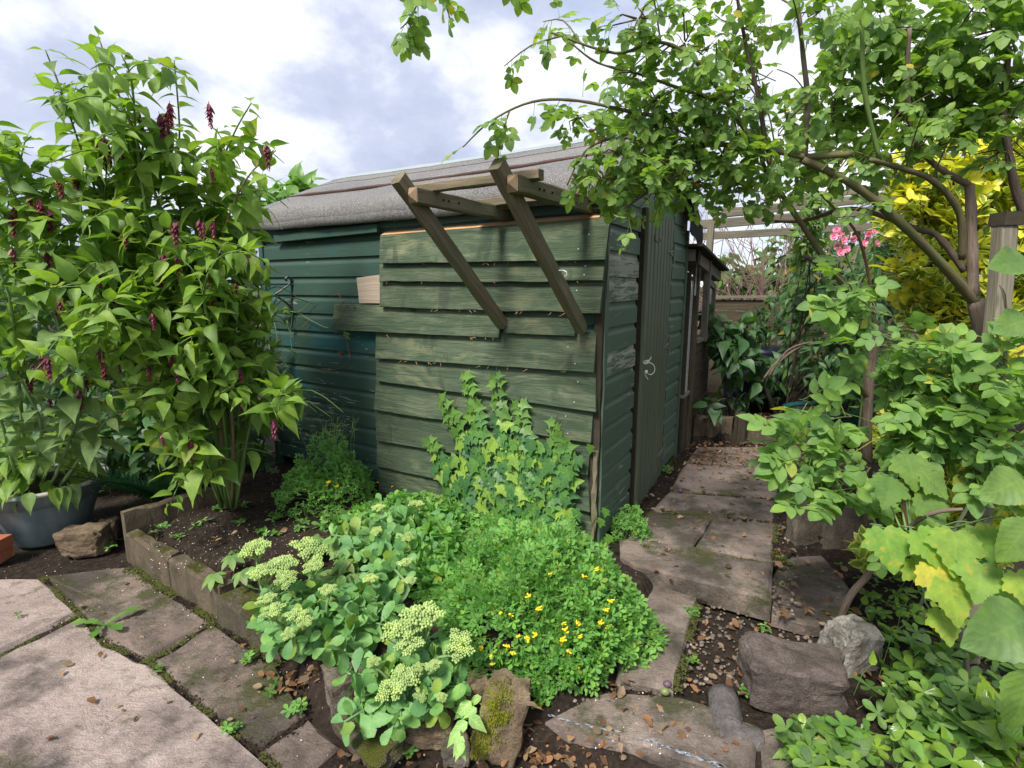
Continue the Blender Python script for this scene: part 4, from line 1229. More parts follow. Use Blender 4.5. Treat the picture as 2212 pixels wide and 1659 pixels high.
# ------------------------------------------------------------------ pots
def lathe(prof, c, n=48, jit=0.0, sx=1.0, sy=1.0, rot=0.0):
    V = []; F = []; U = []
    m = len(prof)
    for k in range(n):
        th = 2 * PI * k / n + rot
        for r_, z in prof:
            V.append((c[0] + r_ * sx * math.cos(th), c[1] + r_ * sy * math.sin(th), c[2] + z))
    for k in range(n):
        k2 = (k + 1) % n
        for i in range(m - 1):
            F.append([k * m + i, k2 * m + i, k2 * m + i + 1, k * m + i + 1])
    return V, F
pc = G(88, 1180, -.2) + np.array([-.06, .15, 0])
pot = thing('plant_pot', pc, 'large grey-blue plastic pot with flaking pale rim', 'pot')
hp = .365
V, F = lathe([(.10, 0), (.175, 0), (.185, .012), (.235, hp * .45), (.27, hp * .70), (.278, hp * .74), (.288, hp * .745), (.300, hp * .93)], pc)
put('pot_body', mesh_from('pot_body', V, F, None, True), MAT['pot'], pot)
V, F = lathe([(.300, hp * .93), (.318, hp * .945), (.325, hp * .965), (.322, hp), (.300, hp * 1.005), (.280, hp * .98), (.27, hp * .85)], pc)
put('rim', mesh_from('rim', V, F, None, True), MAT['rim'], pot, label='pale flaking rim')
V, F = lathe([(.282, hp * .90), (.15, hp * .93), (.001, hp * .94)], pc)
put('potting_soil', mesh_from('potting_soil', V, F, None, True), MAT['soil'], pot)
tcn = D(1790, 910, 4.42); tcn[2] = .10
tr_ = thing('plastic_trough', tcn, 'dark green plastic trough planter beyond the kerb block', 'trough')
V, F = lathe([(.20, 0), (.30, 0), (.31, .02), (.345, .13), (.35, .16), (.362, .17), (.372, .205), (.355, .21), (.33, .18)], tcn, sx=1.05, sy=.62)
put('trough_body', mesh_from('trough_body', V, F, None, True), MAT['trough'], tr_)
V, F = lathe([(.345, .17), (.001, .185)], tcn, sx=1.05, sy=.62)
put('potting_soil', mesh_from('potting_soil', V, F, None, True), MAT['soil'], tr_)
bc = D(1632, 830, 5.35); bc[2] = .08
br_ = thing('water_butt', bc, 'dark blue plastic water butt in the shade behind the leaves', 'barrel')
V, F = lathe([(.001, 0), (.27, 0), (.29, .03), (.31, .22), (.315, .30), (.325, .31), (.325, .33), (.315, .34), (.30, .56), (.28, .60)], bc)
put('barrel_body', mesh_from('barrel_body', V, F, None, True), MAT['barrel'], br_)
V, F = lathe([(.295, .59), (.295, .62), (.27, .63), (.001, .64)], bc)
put('lid', mesh_from('lid', V, F, None, True), MAT['barrel'], br_)

# ------------------------------------------------------------------ posts, sticks
mb = MB()
p0, p1 = G(2110, 1420, 0), D(2188, 486, 1.92)
mb.box(p0 - np.array([.03, 0, .05]), p1 - np.array([.03, 0, 0]), np.array([1.0, 0, 0]), np.array([0, 1.0, 0]), .055, .055, 8, lambda t, i: rs.randn(3) * .0015, bev=.006)
pr = thing('grey_post', p0, 'grey weathered wooden post with a dark cap among the roses', 'post')
mb.build('shaft', MAT['greytimber'], pr)
mb = MB(); mb.box(p1 + np.array([-.035, -.006, 0]), p1 + np.array([-.033, -.006, .045]), np.array([1.0, 0, 0]), np.array([0, 1.0, 0]), .068, .068); mb.build('cap', MAT['darkwood'], pr)
mb = MB(); mb.tube([G(1680, 905, .1), D(1640, 800, 4.9), D(1606, 690, 4.95)], [.020, .019, .016], 7)
tag(mb.build('stake', MAT['greytimber'], None, True), 'pale wooden stake leaning among dark leaves by the fence', 'stake')
for (a, b_, lb) in [((1760, 905, 4.7), (1795, 745, 4.8), 'straight brown cane standing in the dark behind the trough'), ((1735, 900, 4.75), (1775, 735, 4.9), 'thin brown cane leaning beside the straight one')]:
    mb = MB(); mb.tube([D(*a), D(*b_)], [.012, .009], 6); tag(mb.build('cane', MAT['barkdark'], None, True), lb, 'cane')
mb = MB(); mb.tube(smooth_path([D(1650, 818, 4.6), D(1680, 780, 4.55), D(1730, 752, 4.5), D(1800, 745, 4.45), D(1885, 752, 4.4)], 5), [.010] * 21, 6)
mb.tube(smooth_path([D(1645, 826, 4.62), D(1690, 776, 4.52), D(1740, 745, 4.48), D(1790, 750, 4.45), D(1850, 768, 4.4)], 5), [.007] * 21, 5)
mb.tube(smooth_path([D(1660, 815, 4.58), D(1700, 758, 4.5), D(1760, 738, 4.46), D(1830, 738, 4.42)], 5), [.006] * 16, 5)
tag(mb.build('twisted_vine', MAT['bark'], None, True), 'twisted bare brown vine stems arching in front of the dark fence', 'vine')
mb = MB(); mb.tube(smooth_path([G(1832, 1415, -.1), D(1815, 1350, 1.98), D(1835, 1290, 1.95), D(1872, 1245, 1.9), D(1900, 1200, 1.85)], 5), [.017, .017, .0165, .016, .016, .016, .0155, .015, .015, .015, .014, .014, .014, .013, .013, .013, .012, .012, .012, .012, .011], 8)
curr_stem = mb
# labels and small litter-like things
lb_ = G(899, 1122, .06)
mb = MB(); mb.box(lb_, lb_ + np.array([.004, .006, .042]), np.array([1.0, .2, 0]), np.array([0, 1.0, 0]), .022, .0015)
tag(mb.build('plant_label', MAT['tagwhite'], None), 'small white plastic plant label among the stonecrop', 'label')
# ------------------------------------------------------------------ leaf templates: verts, triangles, per-vertex uv (x across -1..1, y along 0..1)
def strip_leaf(st, fold=.18, droop=.25, cols=(-1, -.5, 0, .5, 1), wave=0.0, side=0.0, twist=0.0):
    V = []; U = []; T = []; nc = len(cols)
    for k, (t, w) in enumerate(st):
        for x in cols:
            z = fold * abs(x) * w - droop * t * t + wave * w * math.sin(t * 9 + x * 2.5) * abs(x) + twist * x * w * t
            y = t - .12 * w * abs(x) * side
            V.append((x * w, y, z)); U.append((x, t))
    for k in range(len(st) - 1):
        for c in range(nc - 1):
            a = k * nc + c
            T += [(a, a + 1, a + nc + 1), (a, a + nc + 1, a + nc)]
    return np.array(V), np.array(T), np.array(U)
def lobed_leaf(out, ctr=(0, .38), fold=.12, droop=.2, ring=True):
    """out: right half outline points (x>=0) from base to tip; mirrored"""
    R = list(out); Lh = [(-x, y) for x, y in out[::-1] if x > 1e-6]
    P = R + Lh
    V = [(ctr[0], ctr[1])]; n = len(P)
    if ring: V += [((x + ctr[0]) * .5, (y + ctr[1]) * .5) for x, y in P]
    V += P
    T = []
    if ring:
        for i in range(n):
            j = (i + 1) % n
            T += [(0, 1 + i, 1 + j), (1 + i, 1 + n + i, 1 + n + j), (1 + i, 1 + n + j, 1 + j)]
    else:
        T = [(0, 1 + i, 1 + (i + 1) % n) for i in range(n)]
    V = np.array(V); z = fold * np.abs(V[:, 0]) - droop * V[:, 1] ** 2 - .18 * V[:, 0] ** 2
    mx = np.abs(V[:, 0]).max()
    return np.column_stack([V, z]), np.array(T), np.column_stack([V[:, 0] / mx, V[:, 1]])
def xf(tp, s=1.0, rz=0.0, rx=0.0, ry=0.0, loc=(0, 0, 0)):
    R = np.array(Matrix.Rotation(rz, 3, 'Z') @ Matrix.Rotation(rx, 3, 'X') @ Matrix.Rotation(ry, 3, 'Y'))
    return (tp[0] * s) @ R.T + np.array(loc), tp[1], tp[2]
def combine(*tps):
    V = []; T = []; U = []; n = 0
    for v, t, u in tps:
        V.append(v); T.append(t + n); U.append(u); n += len(v)
    return np.concatenate(V), np.concatenate(T), np.concatenate(U)
def stalk(p, q, r=.008):
    p = np.array(p, float); q = np.array(q, float); d = nrm(q - p); a = nrm(np.cross(d, [.3, .2, 1])); b = np.cross(d, a)
    V = [p + a * r, p - a * r * .5 + b * r, p - a * r * .5 - b * r, q + a * r * .7, q - a * r * .35 + b * r * .7, q - a * r * .35 - b * r * .7]
    T = [(0, 1, 4), (0, 4, 3), (1, 2, 5), (1, 5, 4), (2, 0, 3), (2, 3, 5)]
    return np.array(V), np.array(T), np.full((6, 2), .5)

OV_ = [(0, .01), (.06, .14), (.18, .25), (.34, .28), (.52, .235), (.70, .14), (.86, .045), (1.0, .004)]
TPL = {}
TPL['ovate'] = combine(xf(strip_leaf(OV_, .22, .34, wave=.10, twist=.1), loc=(0, .12, 0)), stalk((0, 0, 0), (0, .14, 0), .012))
TPL['ovate2'] = combine(xf(strip_leaf(OV_, .35, .55, wave=-.14, twist=-.25), loc=(0, .12, 0)), stalk((0, 0, 0), (0, .14, 0), .012))
TPL['ovate3'] = combine(xf(strip_leaf([(t, w * .85) for t, w in OV_], .55, .20, wave=.05, twist=.5), loc=(0, .12, 0)), stalk((0, 0, 0), (0, .14, 0), .012))
TPL['ovate4'] = combine(xf(strip_leaf([(t, w * 1.08) for t, w in OV_], .05, .75, wave=.16, twist=-.4), loc=(0, .12, 0)), stalk((0, 0, 0), (0, .14, 0), .012))
TPL['ovate_s'] = strip_leaf([(0, .01), (.15, .23), (.40, .29), (.70, .15), (1, .004)], .25, .4, (-1, 0, 1))
EL = [(0, .02), (.10, .19), (.30, .31), (.55, .32), (.80, .20), (.93, .09), (1, .01)]
EL2 = [(0, .02), (.2, .27), (.5, .34), (.8, .22), (1, .01)]
lf = strip_leaf(EL2, .22, .12, (-1, 0, 1))
lf2 = strip_leaf(EL, .16, .10, (-1, -.5, 0, .5, 1), wave=.05)
def rose_leaf(l, pairs=2, k=1.0, r=0.0):
    parts = [stalk((0, 0, 0), (0, .62, -.02), .010), xf(l, .46 * k, 0, -.1 - r, 0, (0, .60, -.02))]
    for i in range(pairs):
        y = .56 - .24 * i
        for sgn in (-1, 1):
            parts.append(xf(l, (.40 - .05 * i) * k, -sgn * 1.12, -.10 - r + .05 * i, sgn * .15, (0, y, -.01)))
    return combine(*parts)
TPL['rose'] = rose_leaf(lf, 2)
TPL['rose3'] = rose_leaf(lf, 1)
TPL['rose7'] = rose_leaf(lf, 2, 1.05, .25)
TPL['rosebig'] = rose_leaf(lf2, 2)
TPL['rosebig7'] = combine(xf(rose_leaf(lf2, 2), .9, loc=(0, .22, 0)), stalk((0, 0, 0), (0, .25, 0), .01), xf(lf2, .30, -1.2, -.1, 0, (0, .15, 0)), xf(lf2, .30, 1.2, -.1, 0, (0, .15, 0)))
TPL['leaflet'] = lf2
SE = [(0, .03), (.12, .07), (.28, .16), (.44, .235), (.50, .225), (.60, .275), (.66, .255), (.76, .27), (.81, .24), (.89, .19), (.96, .09), (1, .02)]
TPL['sedum'] = strip_leaf(SE, .20, .20, (-1, 0, 1), wave=.10)
TPL['sedum2'] = strip_leaf(SE, .34, -.10, (-1, 0, 1), wave=.12, twist=.2)
TPL['euo'] = strip_leaf([(0, .02), (.15, .20), (.42, .29), (.70, .23), (1, .01)], .22, .15, (-1, 0, 1))
TPL['euo2'] = combine(*[xf(TPL['euo'], .8 + .1 * (i % 2), i * 1.9, .55 - .1 * i, 0, (0, 0, -.12 * i)) for i in range(5)])
TPL['lance'] = strip_leaf([(0, .01), (.2, .12), (.45, .16), (.75, .10), (1, .005)], .25, .2, (-1, 0, 1))
IVY = [(0.0, .06), (.10, .0), (.24, .03), (.40, .10), (.30, .24), (.34, .36), (.50, .46), (.30, .52), (.18, .62), (.12, .78), (.0, 1.0)]
TPL['ivy'] = lobed_leaf(IVY, (0, .34), .16, .14)
IVYY = [(0, .08), (.20, .0), (.30, .12), (.27, .26), (.52, .34), (.25, .47), (.13, .62), (0, 1.0)]
TPL['ivyyoung'] = lobed_leaf(IVYY, (0, .32), .25, .05, False)
CUR = [(0, .10), (.10, .02), (.20, .0), (.26, .07), (.36, .06), (.40, .15), (.50, .20), (.45, .28), (.56, .36), (.60, .47), (.50, .48), (.44, .54), (.34, .54), (.36, .62), (.26, .68), (.24, .78), (.14, .84), (.10, .93), (0, 1.0)]
TPL['currant'] = lobed_leaf(CUR, (0, .36), .14, .26)
BIG = [(0, .0), (.16, .03), (.30, .12), (.40, .26), (.43, .42), (.38, .60), (.28, .76), (.14, .90), (0, 1.0)]
BST = [(t, np.interp(t, [0, .05, .15, .30, .48, .65, .80, .92, 1], [.03, .20, .34, .42, .43, .36, .24, .11, .005]) * (1 + (.035 if i % 2 else -.035))) for i, t in enumerate(np.linspace(0, 1, 25))]
TPL['big'] = combine(xf(strip_leaf(BST, .22, .34, wave=.13, twist=.15), loc=(0, .1, 0)), stalk((0, -.1, 0), (0, .12, 0), .02))
ob = strip_leaf([(0, .04), (.35, .17), (.65, .27), (.88, .20), (1, .05)], .2, .1, (-1, 0, 1))
obs = (np.array([[0, 0, 0], [.26, .62, .03], [.12, .98, 0], [-.12, .98, 0], [-.26, .62, .03], [0, .6, -.03]]), np.array([[0, 1, 5], [1, 2, 5], [2, 3, 5], [3, 4, 5], [4, 0, 5]]), np.array([[0, 0], [1, .6], [.5, 1], [-.5, 1], [-1, .6], [0, .6]]))
def tern(l, s, y0):
    return combine(xf(l, s, 0, 0, 0, (0, y0, 0)), xf(l, s * .92, -1.15, .1, .1, (0, y0, 0)), xf(l, s * .92, 1.15, .1, -.1, (0, y0, 0)))
t3 = tern(obs, .52, .42)
TPL['cory'] = combine(xf(t3, .62, 0, 0, 0, (0, .42, 0)), xf(t3, .55, -1.1, .05, .1, (0, .36, 0)), xf(t3, .55, 1.1, .05, -.1, (0, .36, 0)), stalk((0, 0, 0), (0, .62, 0), .012))
TPL['clover'] = combine(*[xf(ob, .9, i * 2.09, .1, 0) for i in range(3)])
TPL['weed'] = combine(*[xf(ob, .8 + .2 * ((i * 7) % 3) / 2, i * 1.26, .25 - .12 * (i % 2), 0) for i in range(5)])
PAL = strip_leaf([(0, .01), (.2, .11), (.5, .20), (.75, .15), (1, .005)], .2, .18, (-1, 0, 1))
TPL['palmate'] = combine(*[xf(PAL, [1, .92, .92, .66, .66][i], [0, .75, -.75, 1.55, -1.55][i], -.15, 0) for i in range(5)])
TPL['dandelion'] = strip_leaf([(0, .02), (.2, .05), (.3, .09), (.36, .05), (.5, .13), (.57, .07), (.72, .18), (.9, .12), (1, .01)], .2, .35, (-1, 0, 1))
TPL['blade'] = strip_leaf([(0, .02), (.5, .03), (1, .003)], .1, .4, (-1, 0, 1))
def fern_frond():
    parts = [stalk((0, 0, 0), (0, .5, .03), .007), stalk((0, .5, .03), (0, 1, -.06), .005)]
    for i in range(17):
        t = .1 + .88 * i / 17; L = .24 * math.sin(PI * min(1, t * .9 + .1)) ** .7 * (1.06 - t * .55)
        for s_ in (-1, 1):
            parts.append(xf((np.array([[0, 0, 0], [.10, .3, .02], [.0, 1, -.05], [-.10, .3, .02]]), np.array([[0, 1, 2], [0, 2, 3]]), np.array([[0, 0], [1, .3], [0, 1], [-1, .3]])), L, -s_ * 1.2, 0, 0, (0, t, .03 - .09 * max(0, t - .5))))
    return combine(*parts)
TPL['fern'] = fern_frond()
# drooping flower spike: layered pointed bracts
def raceme(n=9, seed=0):
    r = np.random.RandomState(seed); parts = [stalk((0, 0, 0), (0, .05, -1.0), .012)]
    br = strip_leaf([(0, .03), (.35, .20), (.7, .14), (1, .005)], .3, -.1, (-1, 0, 1))
    for i in range(n):
        z = -.08 - .9 * i / n; sz = .34 * (1 - .55 * i / n)
        for k in range(4):
            th = k * PI / 2 + i * .8
            parts.append(xf(br, sz * r.uniform(.85, 1.15), th, -1.05 + r.randn() * .18, 0, (0, .03, z)))
    return combine(*parts)
TPL['raceme'] = raceme(9, 1); TPL['raceme2'] = raceme(6, 2)
OCT_V = np.array([(1, 0, 0), (-1, 0, 0), (0, 1, 0), (0, -1, 0), (0, 0, 1), (0, 0, -1)], float)
OCT_T = np.array([(0, 2, 4), (2, 1, 4), (1, 3, 4), (3, 0, 4), (2, 0, 5), (1, 2, 5), (3, 1, 5), (0, 3, 5)])
def bud(s, loc): return OCT_V * s + np.array(loc), OCT_T, np.full((6, 2), .5)
def sedum_head(seed, nsub=9, nb=14):
    r = np.random.RandomState(seed); parts = []
    for i in range(nsub):
        rad = .78 * math.sqrt((i + .3) / nsub); th = i * 2.4 + r.randn() * .2
        cx_, cy_ = rad * math.cos(th), rad * math.sin(th); cz = .30 * (1 - rad ** 2) + r.randn() * .05
        parts.append(stalk((0, 0, -.75), (cx_, cy_, cz - .12), .035))
        sr = .26 + r.rand() * .06
        for k in range(nb):
            t2 = k * 2.4; r2 = sr * math.sqrt((k + .5) / nb)
            parts.append(bud(.075 + .025 * r.rand(), (cx_ + r2 * math.cos(t2), cy_ + r2 * math.sin(t2), cz + .12 * (1 - (r2 / sr) ** 2) + r.randn() * .015)))
    return combine(*parts)
for i in range(3): TPL['head%d' % i] = sedum_head(i, 10 + i, 18)
def cory_flower(seed):
    r = np.random.RandomState(seed); parts = []
    for i in range(5):
        p = np.array([r.randn() * .25, r.randn() * .25, .5 + .35 * r.rand()])
        d = np.array([r.randn(), r.randn(), .15]); d = d / np.linalg.norm(d)
        a = np.array([-d[1], d[0], 0]) * .16; b = np.array([0, 0, .14])
        q = p + d * .75
        V = np.array([p + a, p + b, p - a, p - b, q + a * 1.7, q + b * 1.4, q - a * 1.7, q - b * 1.5])
        T = np.array([(0, 1, 5), (0, 5, 4), (1, 2, 6), (1, 6, 5), (2, 3, 7), (2, 7, 6), (3, 0, 4), (3, 4, 7), (4, 5, 6), (4, 6, 7), (0, 2, 1), (0, 3, 2)])
        parts.append((V, T, np.full((8, 2), .5)))
        parts.append(stalk((0, 0, -.4), p, .02))
    return combine(*parts)
for i in range(3): TPL['cflower%d' % i] = cory_flower(i)
def pebble_t(seed):
    r = np.random.RandomState(seed)
    V = [(0, 0, .55), (0, 0, -.55)]
    for zz, rr in ((.30, .8), (-.2, .95)):
        for k in range(6):
            th = k * PI / 3 + r.randn() * .12; V.append((rr * math.cos(th) * r.uniform(.85, 1.15), .75 * rr * math.sin(th) * r.uniform(.85, 1.15), zz * r.uniform(.8, 1.2)))
    T = []
    for k in range(6):
        j = (k + 1) % 6
        T += [(0, 2 + k, 2 + j), (2 + k, 8 + k, 8 + j), (2 + k, 8 + j, 2 + j), (1, 8 + j, 8 + k)]
    return np.array(V), np.array(T), np.full((14, 2), .5)
for i in range(3): TPL['pebble%d' % i] = pebble_t(i)
TPL['curl'] = strip_leaf([(0, .03), (.2, .25), (.5, .32), (.8, .2), (1, .01)], .55, -.3, (-1, 0, 1), wave=.3, twist=.5)
TPL['curl2'] = strip_leaf([(0, .03), (.3, .22), (.6, .26), (1, .01)], .1, .35, (-1, 0, 1), wave=-.35, twist=-.6)
PET = strip_leaf([(0, .05), (.4, .35), (.8, .40), (1, .15)], .1, -.25, (-1, 0, 1))
TPL['rosefl'] = combine(*[xf(PET, .5, i * 1.257, .3, 0) for i in range(5)], *[xf(PET, .35, i * 1.257 + .6, .7, 0) for i in range(5)])
TM = {}
def tmesh(t, mat):
    k = (t, mat)
    if k not in TM:
        v, T, u = TPL[t]; me = mesh_tri(t + '_leaf', v, T, u); me.materials.append(MAT[mat]); TM[k] = me
    return TM[k]
def basis(d, n):
    y = nrm(d); z = np.asarray(n, float) - y * np.dot(n, y)
    z = nrm(z) if np.linalg.norm(z) > 1e-6 else nrm(np.cross(y, [1, .3, .2])); x = np.cross(y, z)
    return np.column_stack([x, y, z])

def pxof(P):
    q = P - CAM; z = q[1] * cP - q[2] * sP; y = -q[1] * sP - q[2] * cP
    return CX + FPX * q[0] / z, CY + FPX * y / z
class Plant:
    """collects leaf instances; the largest in view become their own objects, the rest one part"""
    def __init__(s, name, base, label, cat, group=None, seed=1):
        s.root = thing(name, base, label, cat, group); s.base = np.array(base, float)
        s.L = []; s.keepf = None; s.r = np.random.RandomState(seed); s.tubes = {}
    def leaf(s, t, mat, pos, d, n, size, part='leaf'):
        if s.keepf and part in ('leaf', 'flower') and not s.keepf(*pxof(np.array(pos, float) + nrm(d) * size * .6)): return
        s.L.append((t, mat, np.array(pos, float), basis(d, n) * size, size, part))
    def tube(s, pts, rad, mat, part='stem', n=5, own=False):
        if own:
            mb = MB(); mb.tube(pts, rad, n); mb.build(part, MAT[mat], s.root, True)
        else:
            s.tubes.setdefault((part, mat), []).append((pts, rad, n))
    def finish(s, nobj=300, foliage='foliage', keep=('leaf',)):
        for (part, mat), ts in s.tubes.items():
            if len(ts) <= 12:
                for pts, rad, n in ts:
                    mb = MB(); mb.tube(pts, rad, n, False); mb.build(part, MAT[mat], s.root, True)
                continue
            mb = MB()
            for pts, rad, n in ts: mb.tube(pts, rad, n, False)
            mb.build(part, MAT[mat], s.root, True, kind='stuff')
        kinds = {}
        for l in s.L: kinds.setdefault(l[5], []).append(l)
        cnt = {}
        for part, ls in kinds.items():
            ls.sort(key=lambda l: -l[4] / max(.3, np.linalg.norm(l[2] - CAM)) ** 1.6)
            own = ls[:nobj] if part in keep else []
            rest = ls[len(own):]
            for (t, mat, p, B, sz, _) in own:
                o = bpy.data.objects.new(part, tmesh(t, mat)); COL.objects.link(o); o.parent = s.root
                M4 = np.eye(4); M4[:3, :3] = B; M4[:3, 3] = p - s.base
                o.matrix_basis = Matrix(M4.tolist())
            groups = {}
            for l in rest: groups.setdefault(l[1], []).append(l)
            for mat, gl in groups.items():
                Vs = []; Ts = []; Us = []; n = 0
                for (t, _, p, B, sz, _2) in gl:
                    v, T, u = TPL[t]; Vs.append(v @ B.T + p); Ts.append(T + n); Us.append(u); n += len(v)
                me = mesh_tri(foliage, np.concatenate(Vs), np.concatenate(Ts), np.concatenate(Us))
                put(foliage if part == 'leaf' else part + 's', me, MAT[mat], s.root, kind='stuff')
        return s.root

def rdir(r, up=.0, sc=1.0):
    v = r.randn(3); v[2] = v[2] * sc + up; return nrm(v)
def along(P, t):
    P = [np.array(p) for p in P]; L = [0]
    for i in range(len(P) - 1): L.append(L[-1] + np.linalg.norm(P[i + 1] - P[i]))
    x = t * L[-1]
    for i in range(len(P) - 1):
        if x <= L[i + 1] or i == len(P) - 2:
            q = (x - L[i]) / (L[i + 1] - L[i] + 1e-9); return P[i] + (P[i + 1] - P[i]) * q, nrm(P[i + 1] - P[i])
def plen(P): return sum(np.linalg.norm(np.array(P[i + 1]) - np.array(P[i])) for i in range(len(P) - 1))
# ------------------------------------------------------------------ plant builders
def pairs(P, path, t0, t1, step, size, mat, tpls, droop=.35, taper=.5, up=.9, ph=0.0, single=False):
    r = P.r; L = plen(path); n = max(1, int(L * (t1 - t0) / step))
    for i in range(n + 1):
        t = t0 + (t1 - t0) * i / max(1, n)
        p, d = along(path, t)
        a = nrm(np.cross(d, [.13, .2, 1.0])); b = np.cross(d, a); th = ph + i * PI / 2 + r.randn() * .35
        for sg in ((1,) if single else (1, -1)):
            o = (a * math.cos(th) + b * math.sin(th)) * sg
            dr = nrm(o + d * .25 - UP * droop + r.randn(3) * .14)
            s = size * (1 - taper * max(0, (t - .55) / .45)) * r.uniform(.72, 1.18)
            P.leaf(tpls[r.randint(len(tpls))], mat, p + o * .004, dr, nrm(UP * up + d * .2 + r.randn(3) * .28 - CAMDIR * .18), s)
CAMDIR = np.array([0, 1.0, 0])
def px3(l): return [D(*q) for q in l]
def sub_branch(P, path, t, L, spread, droop, mat, rad=.003, part='twig', bend=.5):
    p, d = along(path, t); r = P.r
    o = nrm(np.cross(d, rdir(r))); dr = nrm(o * spread + d * .6 + UP * .12 + r.randn(3) * .15)
    q = p + dr * L * .5; e = q + nrm(dr - UP * droop) * L * .5
    pth = smooth_path([p, q, e], 3)
    P.tube(pth, [rad] * (len(pth) - 1) + [rad * .5], mat, part, 4)
    return pth

# ---- tall flowering shrub by the shed's left end
bse = G(497, 1098, -.02)
ley = Plant('flowering_shrub', bse, 'tall leafy shrub with drooping purple flower spikes at the shed end', 'shrub', seed=11)
ley.keepf = lambda u, v: u < np.interp(v, [300, 330, 420, 640, 800, 830, 930, 960, 1100], [625, 600, 560, 590, 585, 650, 650, 560, 540]) and not (445 < u < 550 and v > 880 and ley.r.rand() < .8) and not (v > 840 and u < 330 and ley.r.rand() < .6)
stems = [
    [(488, 1096, 3.0), (470, 880, 2.95), (400, 640, 2.85), (330, 400, 2.75), (255, 200, 2.7), (212, 78, 2.66)],
    [(496, 1096, 3.02), (482, 850, 3.0), (432, 640, 2.95), (384, 420, 2.9), (388, 280, 2.85), (376, 130, 2.8)],
    [(508, 1096, 3.0), (515, 800, 2.95), (462, 600, 2.9), (455, 430, 2.85), (500, 300, 2.85), (543, 222, 2.8)],
    [(500, 1096, 2.98), (500, 880, 2.9), (452, 700, 2.85), (478, 520, 2.8), (530, 390, 2.75), (596, 325, 2.7)],
    [(480, 1096, 3.0), (385, 800, 2.9), (262, 560, 2.8), (185, 350, 2.75), (130, 190, 2.7), (98, 108, 2.66)],
    [(484, 1096, 3.05), (400, 820, 3.0), (300, 620, 2.95), (205, 450, 2.9), (120, 390, 2.8), (60, 370, 2.7)],
    [(482, 1096, 3.02), (350, 800, 2.9), (165, 600, 2.75), (30, 420, 2.6), (-20, 270, 2.55)],
    [(492, 1096, 3.0), (430, 760, 2.8), (340, 560, 2.7), (300, 350, 2.65), (285, 180, 2.6), (262, 118, 2.58)],
    [(494, 1096, 3.1), (450, 900, 3.15), (330, 700, 3.2), (220, 520, 3.2), (160, 470, 3.15)],
    [(504, 1096, 3.05), (540, 850, 3.1), (560, 650, 3.1), (540, 500, 3.05), (570, 410, 3.0)],
    [(510, 1096, 2.95), (545, 900, 2.85), (590, 850, 2.75), (628, 858, 2.65)],
    [(478, 1096, 2.95), (420, 950, 2.8), (385, 905, 2.7), (345, 925, 2.6)],
    [(500, 1096, 2.9), (470, 980, 2.75), (420, 945, 2.65), (380, 960, 2.58)],
    [(490, 1096, 3.0), (380, 760, 2.75), (300, 650, 2.6), (250, 640, 2.5), (215, 720, 2.42)],
    [(490, 1096, 3.0), (360, 730, 2.7), (250, 690, 2.5), (180, 760, 2.4), (150, 830, 2.36)],
    [(486, 1096, 3.1), (340, 800, 3.1), (180, 640, 3.05), (60, 560, 2.9), (-30, 540, 2.8)],
    [(500, 1096, 3.0), (470, 780, 2.7), (440, 640, 2.55), (470, 560, 2.5), (520, 540, 2.45)],
    [(500, 1096, 3.05), (560, 800, 3.0), (575, 700, 2.95), (600, 640, 2.85)],
]
for i, s_ in enumerate(stems):
    pth = smooth_path(px3(s_), 4)
    rr = np.linspace(.0115 if i in (0, 1, 2, 3, 7) else .0085, .0028, len(pth))
    ley.tube(pth, rr, 'canetan' if i in (0, 3) else 'cane', 'cane', 6, own=True)
    lowb = i in (10, 11, 12)
    pairs(ley, pth, .38 if not lowb else .5, 1.0, .050, .165 if i % 3 else .185, 'leyc', ['ovate', 'ovate2', 'ovate3', 'ovate4'], .15, .5, ph=i)
    for k in range(12 if not lowb else 5):
        t = ley.r.uniform(.36, .93)
        sb = sub_branch(ley, pth, t, ley.r.uniform(.16, .42), 1.0, .9, 'cane', .003)
        pairs(ley, sb, .25, 1.0, .050, .122, 'leyc', ['ovate', 'ovate2', 'ovate3', 'ovate4'], .2, .35, ph=k)
        if ley.r.rand() < .30 and pxof(np.array(sb[-1]))[1] > 330:
            e, _ = along(sb, 1.0); sz = ley.r.uniform(.07, .13)
            ley.leaf('raceme', 'bract', e, rdir(ley.r, 0, .05) * np.array([1, 1, 0]) + np.array([.01, 0, 0]), UP, sz, 'flower')
